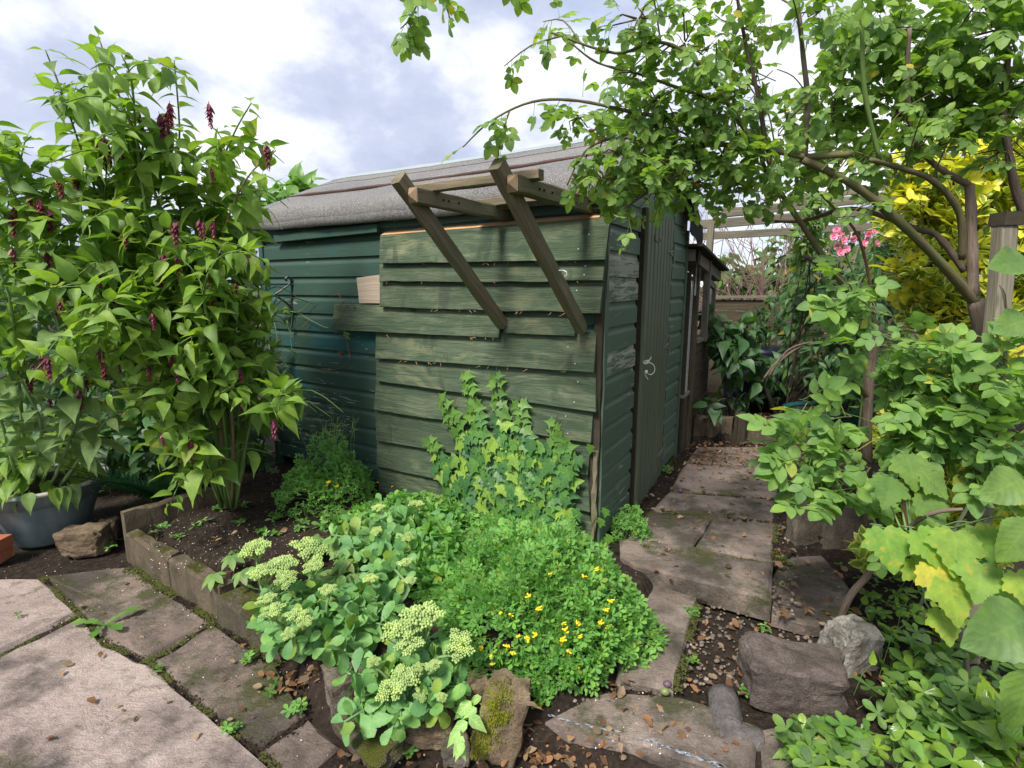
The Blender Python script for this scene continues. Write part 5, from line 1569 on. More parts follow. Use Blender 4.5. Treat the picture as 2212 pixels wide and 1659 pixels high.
for (u, v, ru, rv, Y, ry, n) in [(60, 420, 90, 80, 2.75, .2, 40), (180, 480, 110, 100, 2.75, .2, 70), (320, 500, 110, 100, 2.8, .2, 80), (440, 560, 90, 110, 2.85, .2, 70), (300, 300, 90, 100, 2.75, .15, 40), (160, 640, 120, 100, 2.7, .2, 60), (330, 680, 110, 100, 2.75, .2, 60), (480, 740, 80, 100, 2.85, .15, 50), (80, 560, 90, 90, 2.8, .2, 40), (470, 430, 70, 70, 2.85, .15, 34), (220, 380, 80, 70, 2.75, .15, 34), (540, 560, 40, 120, 2.95, .1, 34), (400, 960, 55, 45, 2.62, .1, 30), (425, 1015, 50, 35, 2.6, .08, 22), (598, 868, 40, 32, 2.68, .08, 22), (340, 900, 40, 40, 2.6, .08, 14), (-10, 460, 60, 120, 2.7, .15, 50), (-20, 650, 60, 100, 2.6, .15, 40), (30, 330, 50, 50, 2.7, .1, 22), (40, 760, 70, 70, 2.6, .15, 30)]:
    c = D(u, v, Y); k = Y / FPX
    for i in range(n):
        q = rdir(ley.r) * ley.r.rand() ** .45
        p = c + np.array([q[0] * ru * k, q[1] * ry, q[2] * rv * k])
        ley.leaf(['ovate', 'ovate2', 'ovate3', 'ovate4'][i % 4], 'leyc', p, nrm(q * .6 + ley.r.randn(3) * .55 - UP * .08), nrm(UP * .9 - CAMDIR * .3 + ley.r.randn(3) * .3), ley.r.uniform(.07, .17))
        if i % 6 == 0: ley.tube([c - UP * .1, c + (p - c) * .6, p], [.004, .003, .002], 'cane', 'twig', 4)
fl = [(245, 330), (225, 318), (262, 335), (235, 345), (130, 400), (150, 390), (75, 440), (100, 460), (25, 470), (335, 505), (375, 505), (425, 505), (445, 500), (360, 570), (375, 580), (345, 575), (460, 615), (508, 625), (460, 650), (120, 655), (250, 650), (290, 745), (300, 760), (250, 785), (235, 800), (150, 870), (165, 860), (105, 880), (85, 790), (60, 830), (575, 330), (365, 240), (300, 280), (350, 265), (440, 240), (270, 520), (210, 590), (595, 925), (615, 935), (85, 560), (20, 540), (330, 700)]
for u, v in fl:
    Y = 2.45 + .3 * ley.r.rand() if v > 380 else 2.68
    if u > 560 and v > 800: Y = 2.6
    for k in range(1 + (ley.r.rand() < .6)):
        p = D(u + ley.r.randn() * 7, v - 22 + ley.r.randn() * 8, Y)
        ley.leaf('raceme' if ley.r.rand() < .7 else 'raceme2', 'bract', p, np.array([ley.r.randn(), ley.r.randn(), 0]), UP, ley.r.uniform(.075, .125), 'flower')
ley.finish(300, keep=('leaf', 'flower'))

# ---- pale stalks growing from the pot
potp = Plant('pot_plant', pc + UP * hp * .9, 'upright pale green leafy plant growing in the grey-blue pot', 'plant', seed=5)
for i, s_ in enumerate([
    [(88, 1050, 2.95), (150, 860, 2.75), (110, 640, 2.6), (78, 540, 2.52), (62, 480, 2.5)],
    [(60, 1050, 2.95), (40, 820, 2.7), (20, 640, 2.55), (-20, 560, 2.5)],
    [(110, 1050, 2.95), (170, 900, 2.8), (185, 780, 2.7), (180, 690, 2.65)],
    [(130, 1050, 2.95), (200, 950, 2.85), (235, 900, 2.75)],
    [(40, 1050, 2.9), (0, 900, 2.7), (-40, 800, 2.6)],
    [(70, 1045, 2.9), (90, 930, 2.75), (60, 850, 2.65), (30, 790, 2.6)],
]):
    pth = smooth_path(px3(s_), 4)
    potp.tube(pth, np.linspace(.010, .004, len(pth)), 'stemgreen', 'stem', 6, own=True)
    pairs(potp, pth, .30, 1.0, .085, .165, 'leycpale', ['ovate', 'ovate2'], .02, .25, ph=i)
for k in range(170):
    th = potp.r.uniform(0, 2 * PI); rr = .24 * math.sqrt(potp.r.rand())
    p = pc + np.array([rr * math.cos(th), rr * math.sin(th), hp + potp.r.uniform(0, .36)])
    o = nrm(np.array([math.cos(th), math.sin(th), -.5 * potp.r.rand()]) + potp.r.randn(3) * .2)
    potp.leaf(['ovate', 'ovate2'][k % 2], 'leyc', p, o, UP + potp.r.randn(3) * .25, potp.r.uniform(.09, .15))
for k in range(12):                        # leaves spilling over the rim
    th = potp.r.uniform(-2.8, .3); p = pc + np.array([.31 * math.cos(th), .31 * math.sin(th), hp + .03])
    potp.leaf('ovate2', 'leycpale' if k % 2 else 'leyc', p, nrm(np.array([math.cos(th), math.sin(th), -.9])), UP + np.array([math.cos(th), math.sin(th), 0]), potp.r.uniform(.10, .17))
potp.finish(300)

def fillp(name, base, label, cat, blobs, mat, tpl, size, seed, nobj=0, upn=.9, dirz=-.15, out=.7, group=None, twig=None, mats=None, rootpt=None):
    """plant whose crown is made of ellipsoid clumps given as (u, v, ru, rv, Y, ry, n)"""
    P = Plant(name, base, label, cat, group, seed); r = P.r
    for bi, (u, v, ru, rv, Y, ry, n) in enumerate(blobs):
        c = D(u, v, Y); k = Y / FPX * 1.0
        cs = c
        if twig:
            b0 = np.array(rootpt if rootpt is not None else base, float)
            m_ = (b0 + c) / 2 + np.array([r.randn() * .05, r.randn() * .05, .12])
            pth = smooth_path([b0 + r.randn(3) * np.array([.04, .04, 0]), m_, c], 4)
            P.tube(pth, np.linspace(.009, .003, len(pth)), twig, 'stem', 5)
        for i in range(n):
            q = r.randn(3); q = q / np.linalg.norm(q) * (r.rand() ** .45)
            p = c + np.array([q[0] * ru * k, q[1] * ry, q[2] * rv * k])
            d = nrm(q * out + np.array([0, 0, dirz]) + r.randn(3) * .45)
            nn = nrm(UP * upn + q * .35 - CAMDIR * .25 + r.randn(3) * .35)
            m = mat if not mats or r.rand() > mats[1] else mats[0]
            P.leaf(tpl[r.randint(len(tpl))], m, p, d, nn, size * r.uniform(.65, 1.25))
            if twig and i % 9 == 0:
                P.tube([c + (p - c) * .2, c + (p - c) * .65 + r.randn(3) * .01, p], [.003, .0022, .0012], twig, 'twig', 3)
    return P

# ---- stonecrop
def zhead(v): return float(np.interp(v, [1090, 1200, 1350, 1500], [.23, .20, .14, .03]))
heads = [(552, 1190, 31), (572, 1240, 32), (606, 1228, 36), (667, 1191, 38), (615, 1253, 24), (578, 1297, 22), (593, 1322, 27), (640, 1332, 26), (655, 1345, 22), (624, 1370, 16), (710, 1277, 20), (675, 1225, 22), (818, 1098, 17), (899, 1091, 18), (813, 1149, 15), (879, 1161, 15), (876, 1217, 19), (799, 1253, 18), (885, 1256, 17),
         (908, 1340, 50), (866, 1368, 42), (886, 1392, 34), (993, 1395, 36), (868, 1472, 40), (845, 1496, 30), (807, 1432, 15), (936, 1440, 20), (905, 1443, 14), (912, 1500, 18), (953, 1507, 14)]
crowns = [('left', (655, 1345), 'stonecrop with wide pale green flower heads over the moss-covered block', []),
          ('mid', (745, 1370), 'low leafy stonecrop with few flower heads between the flowering clumps', []),
          ('front', (890, 1480), 'stonecrop with dense bright green heads beside the moss-topped stone', []),
          ('back', (850, 1215), 'stonecrop with small pale heads against the boarded shed front', [])]
def near(u, v):
    if v < 1262 and u > 780: return 3
    if u > 790 and v > 1262: return 2
    return 0 if not (690 < u < 780) else 1
for u, v, rp2_ in heads: crowns[near(u, v)][3].append((u, v, rp2_))
for ci, (_, (bu, bv), lab, hs) in enumerate(crowns):
    b = G(bu, bv, -.06); b[2] = zt(b[0], b[1])
    P = Plant('stonecrop', b, lab, 'plant', 'clumps of stonecrop in the front bed', 70 + ci); r = P.r
    for (u, v, rp2_) in hs:
        z = zhead(v); h = G(u, v, z); dist = np.linalg.norm(h - CAM)
        hd = 0.98 * rp2_ / FPX * dist
        P.leaf('head%d' % r.randint(3), 'sedhead', h, np.array([r.randn(), r.randn(), 0]), nrm(UP + np.array([r.randn() * .2, -.25 + r.randn() * .15, 0])), hd, 'flower_head')
        root = b + np.array([r.randn() * .06, r.randn() * .05, .01])
        m_ = (root + h) / 2 + UP * .03 + (h - b) * np.array([.12, .12, 0])
        pth = smooth_path([root, m_, h - UP * hd * .6], 5)
        P.tube(pth, np.linspace(.0065, .0045, len(pth)), 'stemgreen', 'stem', 6)
        pairs(P, pth, .30, .90, .032, .078, 'sedum', ['sedum', 'sedum2'], .02, .35, .8, single=False)
    nr = [24, 26, 34, 30][ci]
    ext = [(.19, .20), (.24, .26), (.28, .24), (.30, .24)][ci]
    for k in range(nr):                    # leafy shoots without flowers
        th = r.uniform(0, 2 * PI); q = math.sqrt(r.rand())
        tip = b + np.array([ext[0] * q * math.cos(th), ext[1] * q * math.sin(th), .13 * (1.1 - .7 * q) + .02])
        if ci == 3: tip[2] += .06
        tip[2] = max(tip[2], zt(tip[0], tip[1]) + .03)
        pth = smooth_path([b + np.array([r.randn() * .03, r.randn() * .03, 0]), (b + tip) / 2 + UP * .03, tip], 4)
        P.tube(pth, np.linspace(.006, .004, len(pth)), 'stemgreen', 'stem', 5)
        pairs(P, pth, .35, 1.0, .026, .098, 'sedum', ['sedum', 'sedum2'], .05, .25, .85, ph=k)
    P.finish(300, keep=('leaf', 'flower_head'))

# ---- yellow fumitory mounds
def mound(name, label, c, rx, ry, hgt, n, size, mat, tpl, seed, flowers=(), lean=0.0, lump=.30, own=0):
    P = Plant(name, np.array([c[0], c[1], zt(c[0], c[1])]), label, 'plant', None, seed); r = P.r
    for i in range(n):
        th = r.uniform(0, 2 * PI); q = math.sqrt(r.rand()) * 1.0
        lm = 1 + lump * fbm(math.cos(th) * 1.3 + seed, math.sin(th) * 1.3, 0)
        x, y = c[0] + rx * q * math.cos(th) * lm, c[1] + ry * q * math.sin(th) * lm
        prof = (1 - q ** 2.6)
        zb = zt(x, y)
        top = hgt * prof * (1 + .55 * fbm(x * 6, y * 6, seed) + .25 * fbm(x * 17, y * 17, seed)) + .012
        z = zb + top * (1 - .45 * r.rand() ** 2.2)
        o = np.array([math.cos(th) * q, math.sin(th) * q, .25])
        d = nrm(o * .8 + r.randn(3) * .5 + np.array([0, -.25, .0]))
        nn = nrm(UP * .8 + o * .8 - CAMDIR * .35 + r.randn(3) * .35)
        P.leaf(tpl[r.randint(len(tpl))], mat, (x, y, z), d, nn, size * r.uniform(.7, 1.3))
        if i % 12 == 0:
            P.tube([(c[0] + (x - c[0]) * .3, c[1] + (y - c[1]) * .3, zb), ((x + c[0]) / 2 + r.randn() * .02, (y + c[1]) / 2, zb + top * .55), (x, y, z)], [.002, .0017, .001], 'stemgreen', 'stem', 3)
    for (u, v) in flowers:                 # find the mound surface under the pixel
        d = ray(u, v); best = None
        for t in np.arange(1.2, 3.4, .006):
            p = CAM + d * t
            qq = ((p[0] - c[0]) / rx) ** 2 + ((p[1] - c[1]) / ry) ** 2
            if qq < 1 and p[2] - .02 < zt(p[0], p[1]) + hgt * (1 - qq ** 1.3) + .012: best = p; break
        if best is None: best = G(u, v, c[2])
        P.leaf('cflower%d' % r.randint(3), 'yellow', best - nrm(d) * .035 + UP * .012, np.array([r.randn(), r.randn(), 0]), UP, r.uniform(.012, .020), 'flower')
    return P
cfl = [(1040, 1412), (1058, 1430), (1065, 1445), (1095, 1410), (1110, 1420), (1155, 1385), (1215, 1360), (1245, 1360), (1225, 1372), (1250, 1385), (1140, 1395), (1105, 1340), (1085, 1335), (1160, 1330), (1120, 1385), (1295, 1360), (1315, 1310), (1310, 1365), (1245, 1455), (1212, 1398), (1190, 1250), (1285, 1240), (1305, 1330), (1230, 1420), (1080, 1500), (1165, 1540), (1192, 1535), (1300, 1245), (1260, 1255), (1140, 1300)]
c_ = np.array([.115, 2.07, -.08])
P = mound('fumitory', 'big mound of small-leaved fumitory with yellow flowers in front of the shed corner', c_, .40, .46, .21, 2100, .085, 'cory', ['cory'], 21, cfl)
P.finish(300, keep=('flower',))
c_ = G(700, 1080, 0) + np.array([.03, .02, 0])
P = mound('fumitory', 'taller clump of fumitory growing against the teal shed wall', c_, .30, .26, .30, 750, .062, 'cory', ['cory'], 22, [(840, 1050), (850, 1058), (815, 1048), (708, 1052), (725, 1060), (862, 1068)], lump=.35)
for k in range(34):                        # wispy seed stalks
    p = np.array([c_[0] + P.r.randn() * .05, c_[1] + .1 + P.r.randn() * .05, .2]); q = p + np.array([P.r.randn() * .07, P.r.randn() * .03, P.r.uniform(.1, .34)])
    P.tube([p, (p + q) / 2 + P.r.randn(3) * .01, q], [.0016, .0014, .0008], 'stemgreen', 'seed_stalk', 3)
    for j in range(7):
        a = p + (q - p) * (.5 + .5 * P.r.rand()); P.leaf('blade', 'sedhead', a, rdir(P.r, .2), rdir(P.r), P.r.uniform(.02, .04), 'seed')
P.finish(300, keep=('flower',))
c_ = G(880, 1130, 0)
P = mound('ground_foliage', 'low mixed green leaves behind the stonecrop at the shed foot', c_, .40, .22, .13, 420, .060, 'cory', ['cory', 'clover'], 23); P.finish(0)
c_ = G(935, 1240, -.04)
P = mound('ground_foliage', 'dense low green leaves between the stonecrop and the fumitory mound', c_, .20, .24, .14, 330, .070, 'cory', ['cory', 'weed'], 27); P.finish(0)
c_ = G(790, 1210, -.02)
P = mound('ground_foliage', 'broad fresh green leaves between the soil bed and the stonecrop', c_, .22, .22, .12, 130, .085, 'creeper', ['palmate', 'ovate_s'], 24); P.finish(150)
c_ = G(1150, 1165, -.02)
P = mound('ground_foliage', 'tangle of green leaves under the ivy at the shed corner', c_, .36, .20, .10, 380, .070, 'cory', ['cory', 'weed'], 25); P.finish(0)
c_ = G(1361, 1152, 0)
P = mound('fumitory', 'small round fumitory tuft growing at the foot of the door', c_, .085, .09, .15, 190, .048, 'cory', ['cory'], 26); P.finish(0)

# ---- ivy on the boards
iv = Plant('ivy', wf(1110, 1130, .05), 'ivy climbing up the sawn boards of the shed front', 'ivy', seed=31)
r = iv.r
strands = [[(1010, 1130), (1010, 980), (975, 900), (945, 850)], [(1060, 1130), (1040, 960), (1020, 860), (1000, 795)], [(1100, 1130), (1085, 960), (1078, 860), (1072, 792)], [(1140, 1130), (1130, 980), (1128, 900), (1120, 850)], [(1190, 1130), (1195, 980), (1200, 925), (1205, 895)], [(1220, 1130), (1225, 1000), (1218, 950)], [(990, 1080), (955, 1000), (930, 950), (922, 935)]]
for s_ in strands:
    pth = smooth_path([wf(u, v, .066) for u, v in s_], 6)
    iv.tube(pth, np.linspace(.005, .002, len(pth)), 'barkdark', 'stem', 4)
    n = int(plen(pth) / .044)
    for i in range(n):
        t = i / n; p, d = along(pth, t); a = nrm(np.cross(d, nF))
        for sg in (-1, 1):
            sz = np.interp(t, [0, .5, 1], [.105, .095, .068]) * r.uniform(.75, 1.25)
            o = nrm(a * sg * .9 + UP * r.uniform(-.55, .25) + r.randn(3) * .2)
            yg = t > .72
            iv.leaf('ivyyoung' if t > .8 else 'ivy', 'ivyyoung' if yg else 'ivy', p + nF * r.uniform(.002, .016), o - UP * .2 - nF * np.dot(o, nF), nrm(nF * 1.2 + UP * .35 + r.randn(3) * .2), sz)
for i in range(260):
    q = r.randn(2); u = 1105 + q[0] * 72; v = 1030 + q[1] * 62
    if v < 900 or u < 925 or u > 1252 or v < 925 + abs(u - 1110) * .30: continue
    p = wf(u, v, .064 + .03 * r.rand())
    iv.leaf('ivy', 'ivy', p, nrm(-UP * .7 + fd * r.randn() * .6 + nF * .12), nrm(nF * 1.0 + UP * .5 + r.randn(3) * .25), r.uniform(.065, .118))
for (u, v) in [(1277, 970), (1300, 1130), (1318, 1165), (1310, 1108)]:
    iv.leaf('ivy', 'ivyyoung', wf(u, v - 10, .06), -UP + fd * .2, nF + UP * .3, .06)
iv.finish(300)

# ---- creepers and small plants
cr = Plant('creeper', wf(742, 730, .04), 'five-fingered creeper sprig drying on the teal wall', 'creeper', seed=41)
cr.tube(smooth_path([wf(757, 775, .03), wf(750, 740, .04), wf(746, 716, .06)], 4), [.003] * 9, 'stemred', 'stem', 5)
cr.tube(smooth_path([wf(757, 775, .03), wf(735, 795, .03), wf(690, 800, .03), wf(672, 796, .03)], 4), [.002] * 13, 'stemred', 'stem', 4)
cr.leaf('palmate', 'creeper', wf(746, 718, .07), -UP + fd * .3, nF + UP * .4, .060); cr.leaf('palmate', 'litter', wf(735, 760, .05), -UP, nF, .045)
cr.leaf('ovate_s', 'bract', wf(745, 652, .06), fd, UP, .03); cr.leaf('ovate_s', 'bract', wf(757, 654, .06), -fd, UP, .03); cr.tube([wf(743, 655, .06), wf(730, 632, .06)], .0025, 'stemred', 'stem', 4)
cr.finish(20)
tv = Plant('vine', wf(620, 700, .03), 'thin green vine stems trailing over the teal shed wall', 'vine', seed=42)
for s_ in [[(575, 670), (605, 672), (640, 675), (668, 690), (700, 706), (710, 707)], [(640, 675), (655, 668), (668, 655), (676, 648)], [(668, 690), (655, 705), (650, 712)], [(632, 670), (628, 730), (630, 770), (600, 790), (575, 800)], [(578, 660), (598, 720), (592, 780), (570, 830)], [(592, 770), (610, 850), (618, 900)]]:
    pth = smooth_path([wf(u, v, .03 + .01 * tv.r.rand()) for u, v in s_], 4); tv.tube(pth, [.0026] * len(pth), 'stemgreen', 'stem', 4)
for (u, v) in [(612, 660), (604, 668), (618, 672), (622, 690)]: tv.leaf('ovate', 'leyc', wf(u, v, .06), -UP * .7 + fd * tv.r.randn(), nF + UP * .5, .07)
tv.finish(20)
cr = Plant('creeper', G(470, 1235, .0), 'five-fingered creeper trailing over the concrete kerb', 'creeper', seed=43)
for (u, v, s_, z) in [(462, 1240, .085, .0), (500, 1200, .085, .04), (520, 1235, .08, .03), (690, 1160, .095, .08), (720, 1175, .09, .08), (745, 1210, .09, .08), (700, 1245, .085, .06), (770, 1240, .09, .05)]:
    p = G(u, v, z); cr.leaf('palmate', 'creeper', p, np.array([cr.r.randn() * .6, -1, -.3]), UP - CAMDIR * .5 + cr.r.randn(3) * .2, s_)
    cr.tube([p, p + np.array([.05, .08, -.03]), G(u + 40, v + 10, -.02)], .002, 'stemred', 'stem', 4)
cr.finish(20)
nt_ = Plant('silver_veined_plant', G(1010, 1620, -.15), 'trailing plant with silver-veined leaves in front of the moss-topped stone', 'plant', seed=44)
for (u, v, s_) in [(1018, 1515, .058), (1040, 1505, .045), (1052, 1520, .055), (1030, 1530, .04), (1013, 1548, .055), (1010, 1560, .05), (992, 1575, .045), (1000, 1590, .045), (985, 1600, .045), (1003, 1605, .04)]:
    Y = G(u, v, -.08)[1] - .06; p = D(u, v, Y)
    nt_.leaf('ovate_s', 'nettle', p, np.array([nt_.r.randn(), -.6, -.35]), UP - CAMDIR * .6 + nt_.r.randn(3) * .15, s_ * 1.25)
nt_.tube(smooth_path([D(1030, 1515, 1.62), D(1012, 1560, 1.56), D(995, 1610, 1.53)], 4), [.002] * 9, 'stemgreen', 'stem', 4)
nt_.finish(20)
# moss cushions on the upright stone
r = np.random.RandomState(3)
def moss_patch(stone, pts, n, nm, size=.006):
    V = []; T = []; k = 0
    bvh = None
    from mathutils.bvhtree import BVHTree
    me = stone.data; off = np.array(stone.matrix_world.translation) if stone.parent is None else ZERO
    bvh = BVHTree.FromPolygons([tuple(v.co) for v in me.vertices], [tuple(p.vertices) for p in me.polygons])
    for (u, v, su, sv) in pts:
        for i in range(n):
            d = ray(u + r.randn() * su, v + r.randn() * sv)
            hit, nn, _, _ = bvh.ray_cast(Vector(CAM), Vector(nrm(d)))
            if hit is None: continue
            hit = np.array(hit); nn = np.array(nn)
            if np.dot(nn, d) > 0: nn = -nn
            s_ = size * r.uniform(.5, 1.3)
            a = rdir(r); a = nrm(np.cross(nn, a)); b = np.cross(nn, a)
            tip = hit + nn * s_ * 1.1 + r.randn(3) * s_ * .5
            V += [hit + a * s_ * .5, hit - a * s_ * .3 + b * s_ * .4, hit - a * s_ * .3 - b * s_ * .4, tip]
            T += [(k, k + 1, k + 3), (k + 1, k + 2, k + 3), (k + 2, k, k + 3)]; k += 4
    return V, T
sb_ = [c for c in ms.children][0]
V, T = moss_patch(sb_, [(1080, 1495, 16, 14), (1065, 1530, 12, 14), (1060, 1570, 14, 16), (1040, 1600, 14, 14), (1030, 1625, 12, 12), (1085, 1550, 10, 8)], 230, 'moss')
put('moss', mesh_tri('moss', np.array(V), np.array(T), None, False), MAT['moss'], ms, kind='stuff')

# ---- fern in the shade, light plant behind the shed
fn = Plant('fern', G(330, 1110, -.1), 'dark green fern in the shade behind the concrete slab', 'fern', seed=51)
for i in range(20):
    th = fn.r.uniform(-2.9, .2); b = fn.base + np.array([fn.r.randn() * .03, .12, 0])
    fn.leaf('fern', 'fern', b + UP * .03, nrm(np.array([math.cos(th), math.sin(th) * .8, .55 + .3 * fn.r.rand()])), UP + fn.r.randn(3) * .15, fn.r.uniform(.42, .62), 'frond')
fn.finish(30, keep=('frond',))
P = fillp('leafy_plant', C0 + fd * (A_L + .25) + sd * 2.0, 'light green plant rising behind the shed roof edge', 'plant', [(575, 440, 45, 34, 4.9, .2, 60), (625, 415, 40, 22, 4.9, .2, 45), (660, 402, 24, 14, 4.9, .15, 26), (545, 480, 30, 40, 4.8, .2, 50)], 'ivyyoung', ['ovate', 'ovate2'], .16, 52, 0, 1.1, .1, .5, twig='cane'); P.finish(100)
# ---- hedge behind the left shrub, and beyond the garden
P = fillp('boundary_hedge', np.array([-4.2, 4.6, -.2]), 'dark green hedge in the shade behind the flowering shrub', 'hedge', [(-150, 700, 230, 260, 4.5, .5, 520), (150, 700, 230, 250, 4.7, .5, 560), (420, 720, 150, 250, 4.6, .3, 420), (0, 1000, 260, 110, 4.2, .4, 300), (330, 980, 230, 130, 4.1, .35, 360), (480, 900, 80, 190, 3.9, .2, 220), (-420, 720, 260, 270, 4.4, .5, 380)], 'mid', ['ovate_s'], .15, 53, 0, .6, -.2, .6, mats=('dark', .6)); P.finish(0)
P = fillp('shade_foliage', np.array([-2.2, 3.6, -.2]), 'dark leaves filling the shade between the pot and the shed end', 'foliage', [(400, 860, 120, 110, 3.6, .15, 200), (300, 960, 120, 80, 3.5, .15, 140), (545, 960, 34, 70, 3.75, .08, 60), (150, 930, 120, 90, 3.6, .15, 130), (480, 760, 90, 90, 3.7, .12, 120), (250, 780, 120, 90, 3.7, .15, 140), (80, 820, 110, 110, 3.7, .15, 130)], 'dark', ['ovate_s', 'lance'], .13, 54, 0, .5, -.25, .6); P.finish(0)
# ------------------------------------------------------------------ right side: roses, golden shrub, currant, ground plants
def rose_twig(P, pth, n, mat, tpl, size, hang=.35):
    r = P.r
    for i in range(n):
        t = (i + r.rand()) / n; p, d = along(pth, min(.999, t))
        o = nrm(np.cross(d, rdir(r)) + d * .3 - UP * hang + r.randn(3) * .25)
        P.leaf(tpl[r.randint(len(tpl))], mat, p, o, nrm(UP * .75 - CAMDIR * .25 + r.randn(3) * .38), size * r.uniform(.75, 1.25))
def rose_br(P, l, r0, r1, mat, n, size=.082, lm='rose', tw=0.0, tl=(.12, .30), hang=.35, own=True, tpl=('rose', 'rose3', 'rose7'), t0=.0):
    pth = smooth_path(px3(l), 5); r = P.r
    jr = np.linspace(r0, r1, len(pth)) * .8 * (1 + .07 * r.randn(len(pth)))
    P.tube(pth, jr, mat, 'branch', 7, own=own)
    if n: rose_twig(P, pth, n, lm, tpl, size, hang)
    for k in range(int(tw * plen(pth))):
        t = r.uniform(t0, 1); p, d = along(pth, t)
        dr = nrm(np.cross(d, rdir(r)) + d * .5 + UP * .15); L = r.uniform(*tl)
        tp = smooth_path([p, p + dr * L * .55, p + dr * L * .8 + nrm(dr - UP * hang * 2) * L * .3], 3)
        P.tube(tp, np.linspace(.0032, .0014, len(tp)), 'barkgreen', 'twig', 4)
        rose_twig(P, tp, max(3, int(L / .026)), lm, tpl, size * .95, hang)
    return pth
tb = G(2150, 1300, 0)
ro = Plant('climbing_rose', tb, 'big climbing rose with arching thorny branches over the path and shed roof', 'rose', seed=61)
ro.keepf = lambda u, v: not (u > 1905 and v > 310 - .08 * (u - 1905) and ro.r.rand() < .75) and not (1650 < u < 1745 and v < 190 and ro.r.rand() < .8)
ro.tube(smooth_path([tb, D(2145, 1000, 2.1), D(2128, 760, 2.1), D(2108, 650, 2.1)], 5), np.linspace(.036, .029, 16), 'bark', 'trunk', 9, own=True)
rose_br(ro, [(2108, 655, 2.1), (2047, 583, 2.07), (1957, 492, 2.02), (1852, 405, 1.97), (1733, 344, 1.92)], .024, .016, 'barkgreen', 0, tw=2, t0=.5)
rose_br(ro, [(2102, 640, 2.1), (2098, 470, 2.12), (2093, 398, 2.12)], .026, .019, 'bark', 0)
rose_br(ro, [(2093, 400, 2.12), (2050, 376, 2.1), (2016, 352, 2.08), (1975, 300, 2.05), (1960, 200, 2.0), (1965, 60, 1.95)], .016, .008, 'bark', 0, tw=9)
rose_br(ro, [(2078, 560, 2.08), (2072, 460, 2.04), (2016, 391, 2.0), (1942, 362, 1.96), (1880, 345, 1.92)], .017, .010, 'barkgreen', 0, tw=7, t0=.4)
rose_br(ro, [(2085, 586, 2.13), (2026, 510, 2.2), (1984, 496, 2.22), (1918, 471, 2.25), (1834, 450, 2.28), (1740, 476, 2.3), (1674, 478, 2.3)], .017, .008, 'barkdark', 0)
rose_br(ro, [(2212, 460, 2.0), (2192, 400, 2.0), (2180, 331, 2.0), (2168, 250, 1.98), (2180, 100, 1.95)], .020, .010, 'barkdark', 0, tw=8)
rose_br(ro, [(1838, 333, 1.95), (1733, 338, 1.92), (1640, 318, 1.92), (1531, 314, 1.92), (1420, 335, 1.93), (1345, 370, 1.94), (1310, 400, 1.95)], .014, .005, 'barkgreen', 6, tw=11)
rose_br(ro, [(1738, 338, 1.92), (1745, 223, 1.9), (1735, 120, 1.88), (1720, -30, 1.85)], .013, .008, 'bark', 3, tw=6)
rose_br(ro, [(1655, 325, 1.92), (1640, 220, 1.9), (1610, 90, 1.88), (1590, -20, 1.86)], .010, .006, 'barkdark', 4, tw=7)
rose_br(ro, [(1630, 312, 1.92), (1570, 220, 1.9), (1500, 130, 1.88), (1420, 90, 1.86), (1330, 115, 1.86), (1190, 70, 1.86)], .011, .004, 'barkgreen', 8, tw=11)
rose_br(ro, [(1570, 222, 1.9), (1480, 195, 1.9), (1380, 160, 1.9), (1290, 135, 1.9), (1230, 90, 1.9)], .008, .003, 'barkgreen', 8, tw=8)
rose_br(ro, [(1600, 300, 1.92), (1500, 262, 1.92), (1380, 245, 1.93), (1250, 218, 1.95), (1150, 220, 1.97), (1060, 262, 2.0), (1000, 318, 2.02)], .010, .0028, 'barkgreen', 12, size=.095, tw=8, tl=(.08, .20), hang=.7)
rose_br(ro, [(1540, 340, 1.92), (1440, 390, 1.9), (1360, 442, 1.9), (1325, 478, 1.9)], .009, .004, 'barkdark', 8, tw=9, tl=(.08, .2))
rose_br(ro, [(1500, 300, 1.92), (1400, 300, 1.93), (1320, 300, 1.94), (1262, 330, 1.95), (1225, 400, 1.95)], .008, .003, 'barkgreen', 10, tw=9, tl=(.1, .22))
rose_br(ro, [(1900, 345, 1.93), (1868, 200, 1.9), (1862, 60, 1.88), (1858, -30, 1.86)], .010, .008, 'cane', 0, tw=2)
rose_br(ro, [(880, -60, 1.7), (905, -10, 1.72), (885, 40, 1.74), (865, 62, 1.75)], .004, .002, 'barkgreen', 9, size=.09, tw=8, tl=(.05, .12), hang=.9)
rose_br(ro, [(930, -60, 1.7), (960, 5, 1.72), (972, 40, 1.73)], .004, .002, 'barkgreen', 5, size=.08, hang=.9)
rose_br(ro, [(1060, -80, 1.6), (1090, -10, 1.6)], .004, .002, 'barkgreen', 3, size=.09, hang=.9)
RB = 1
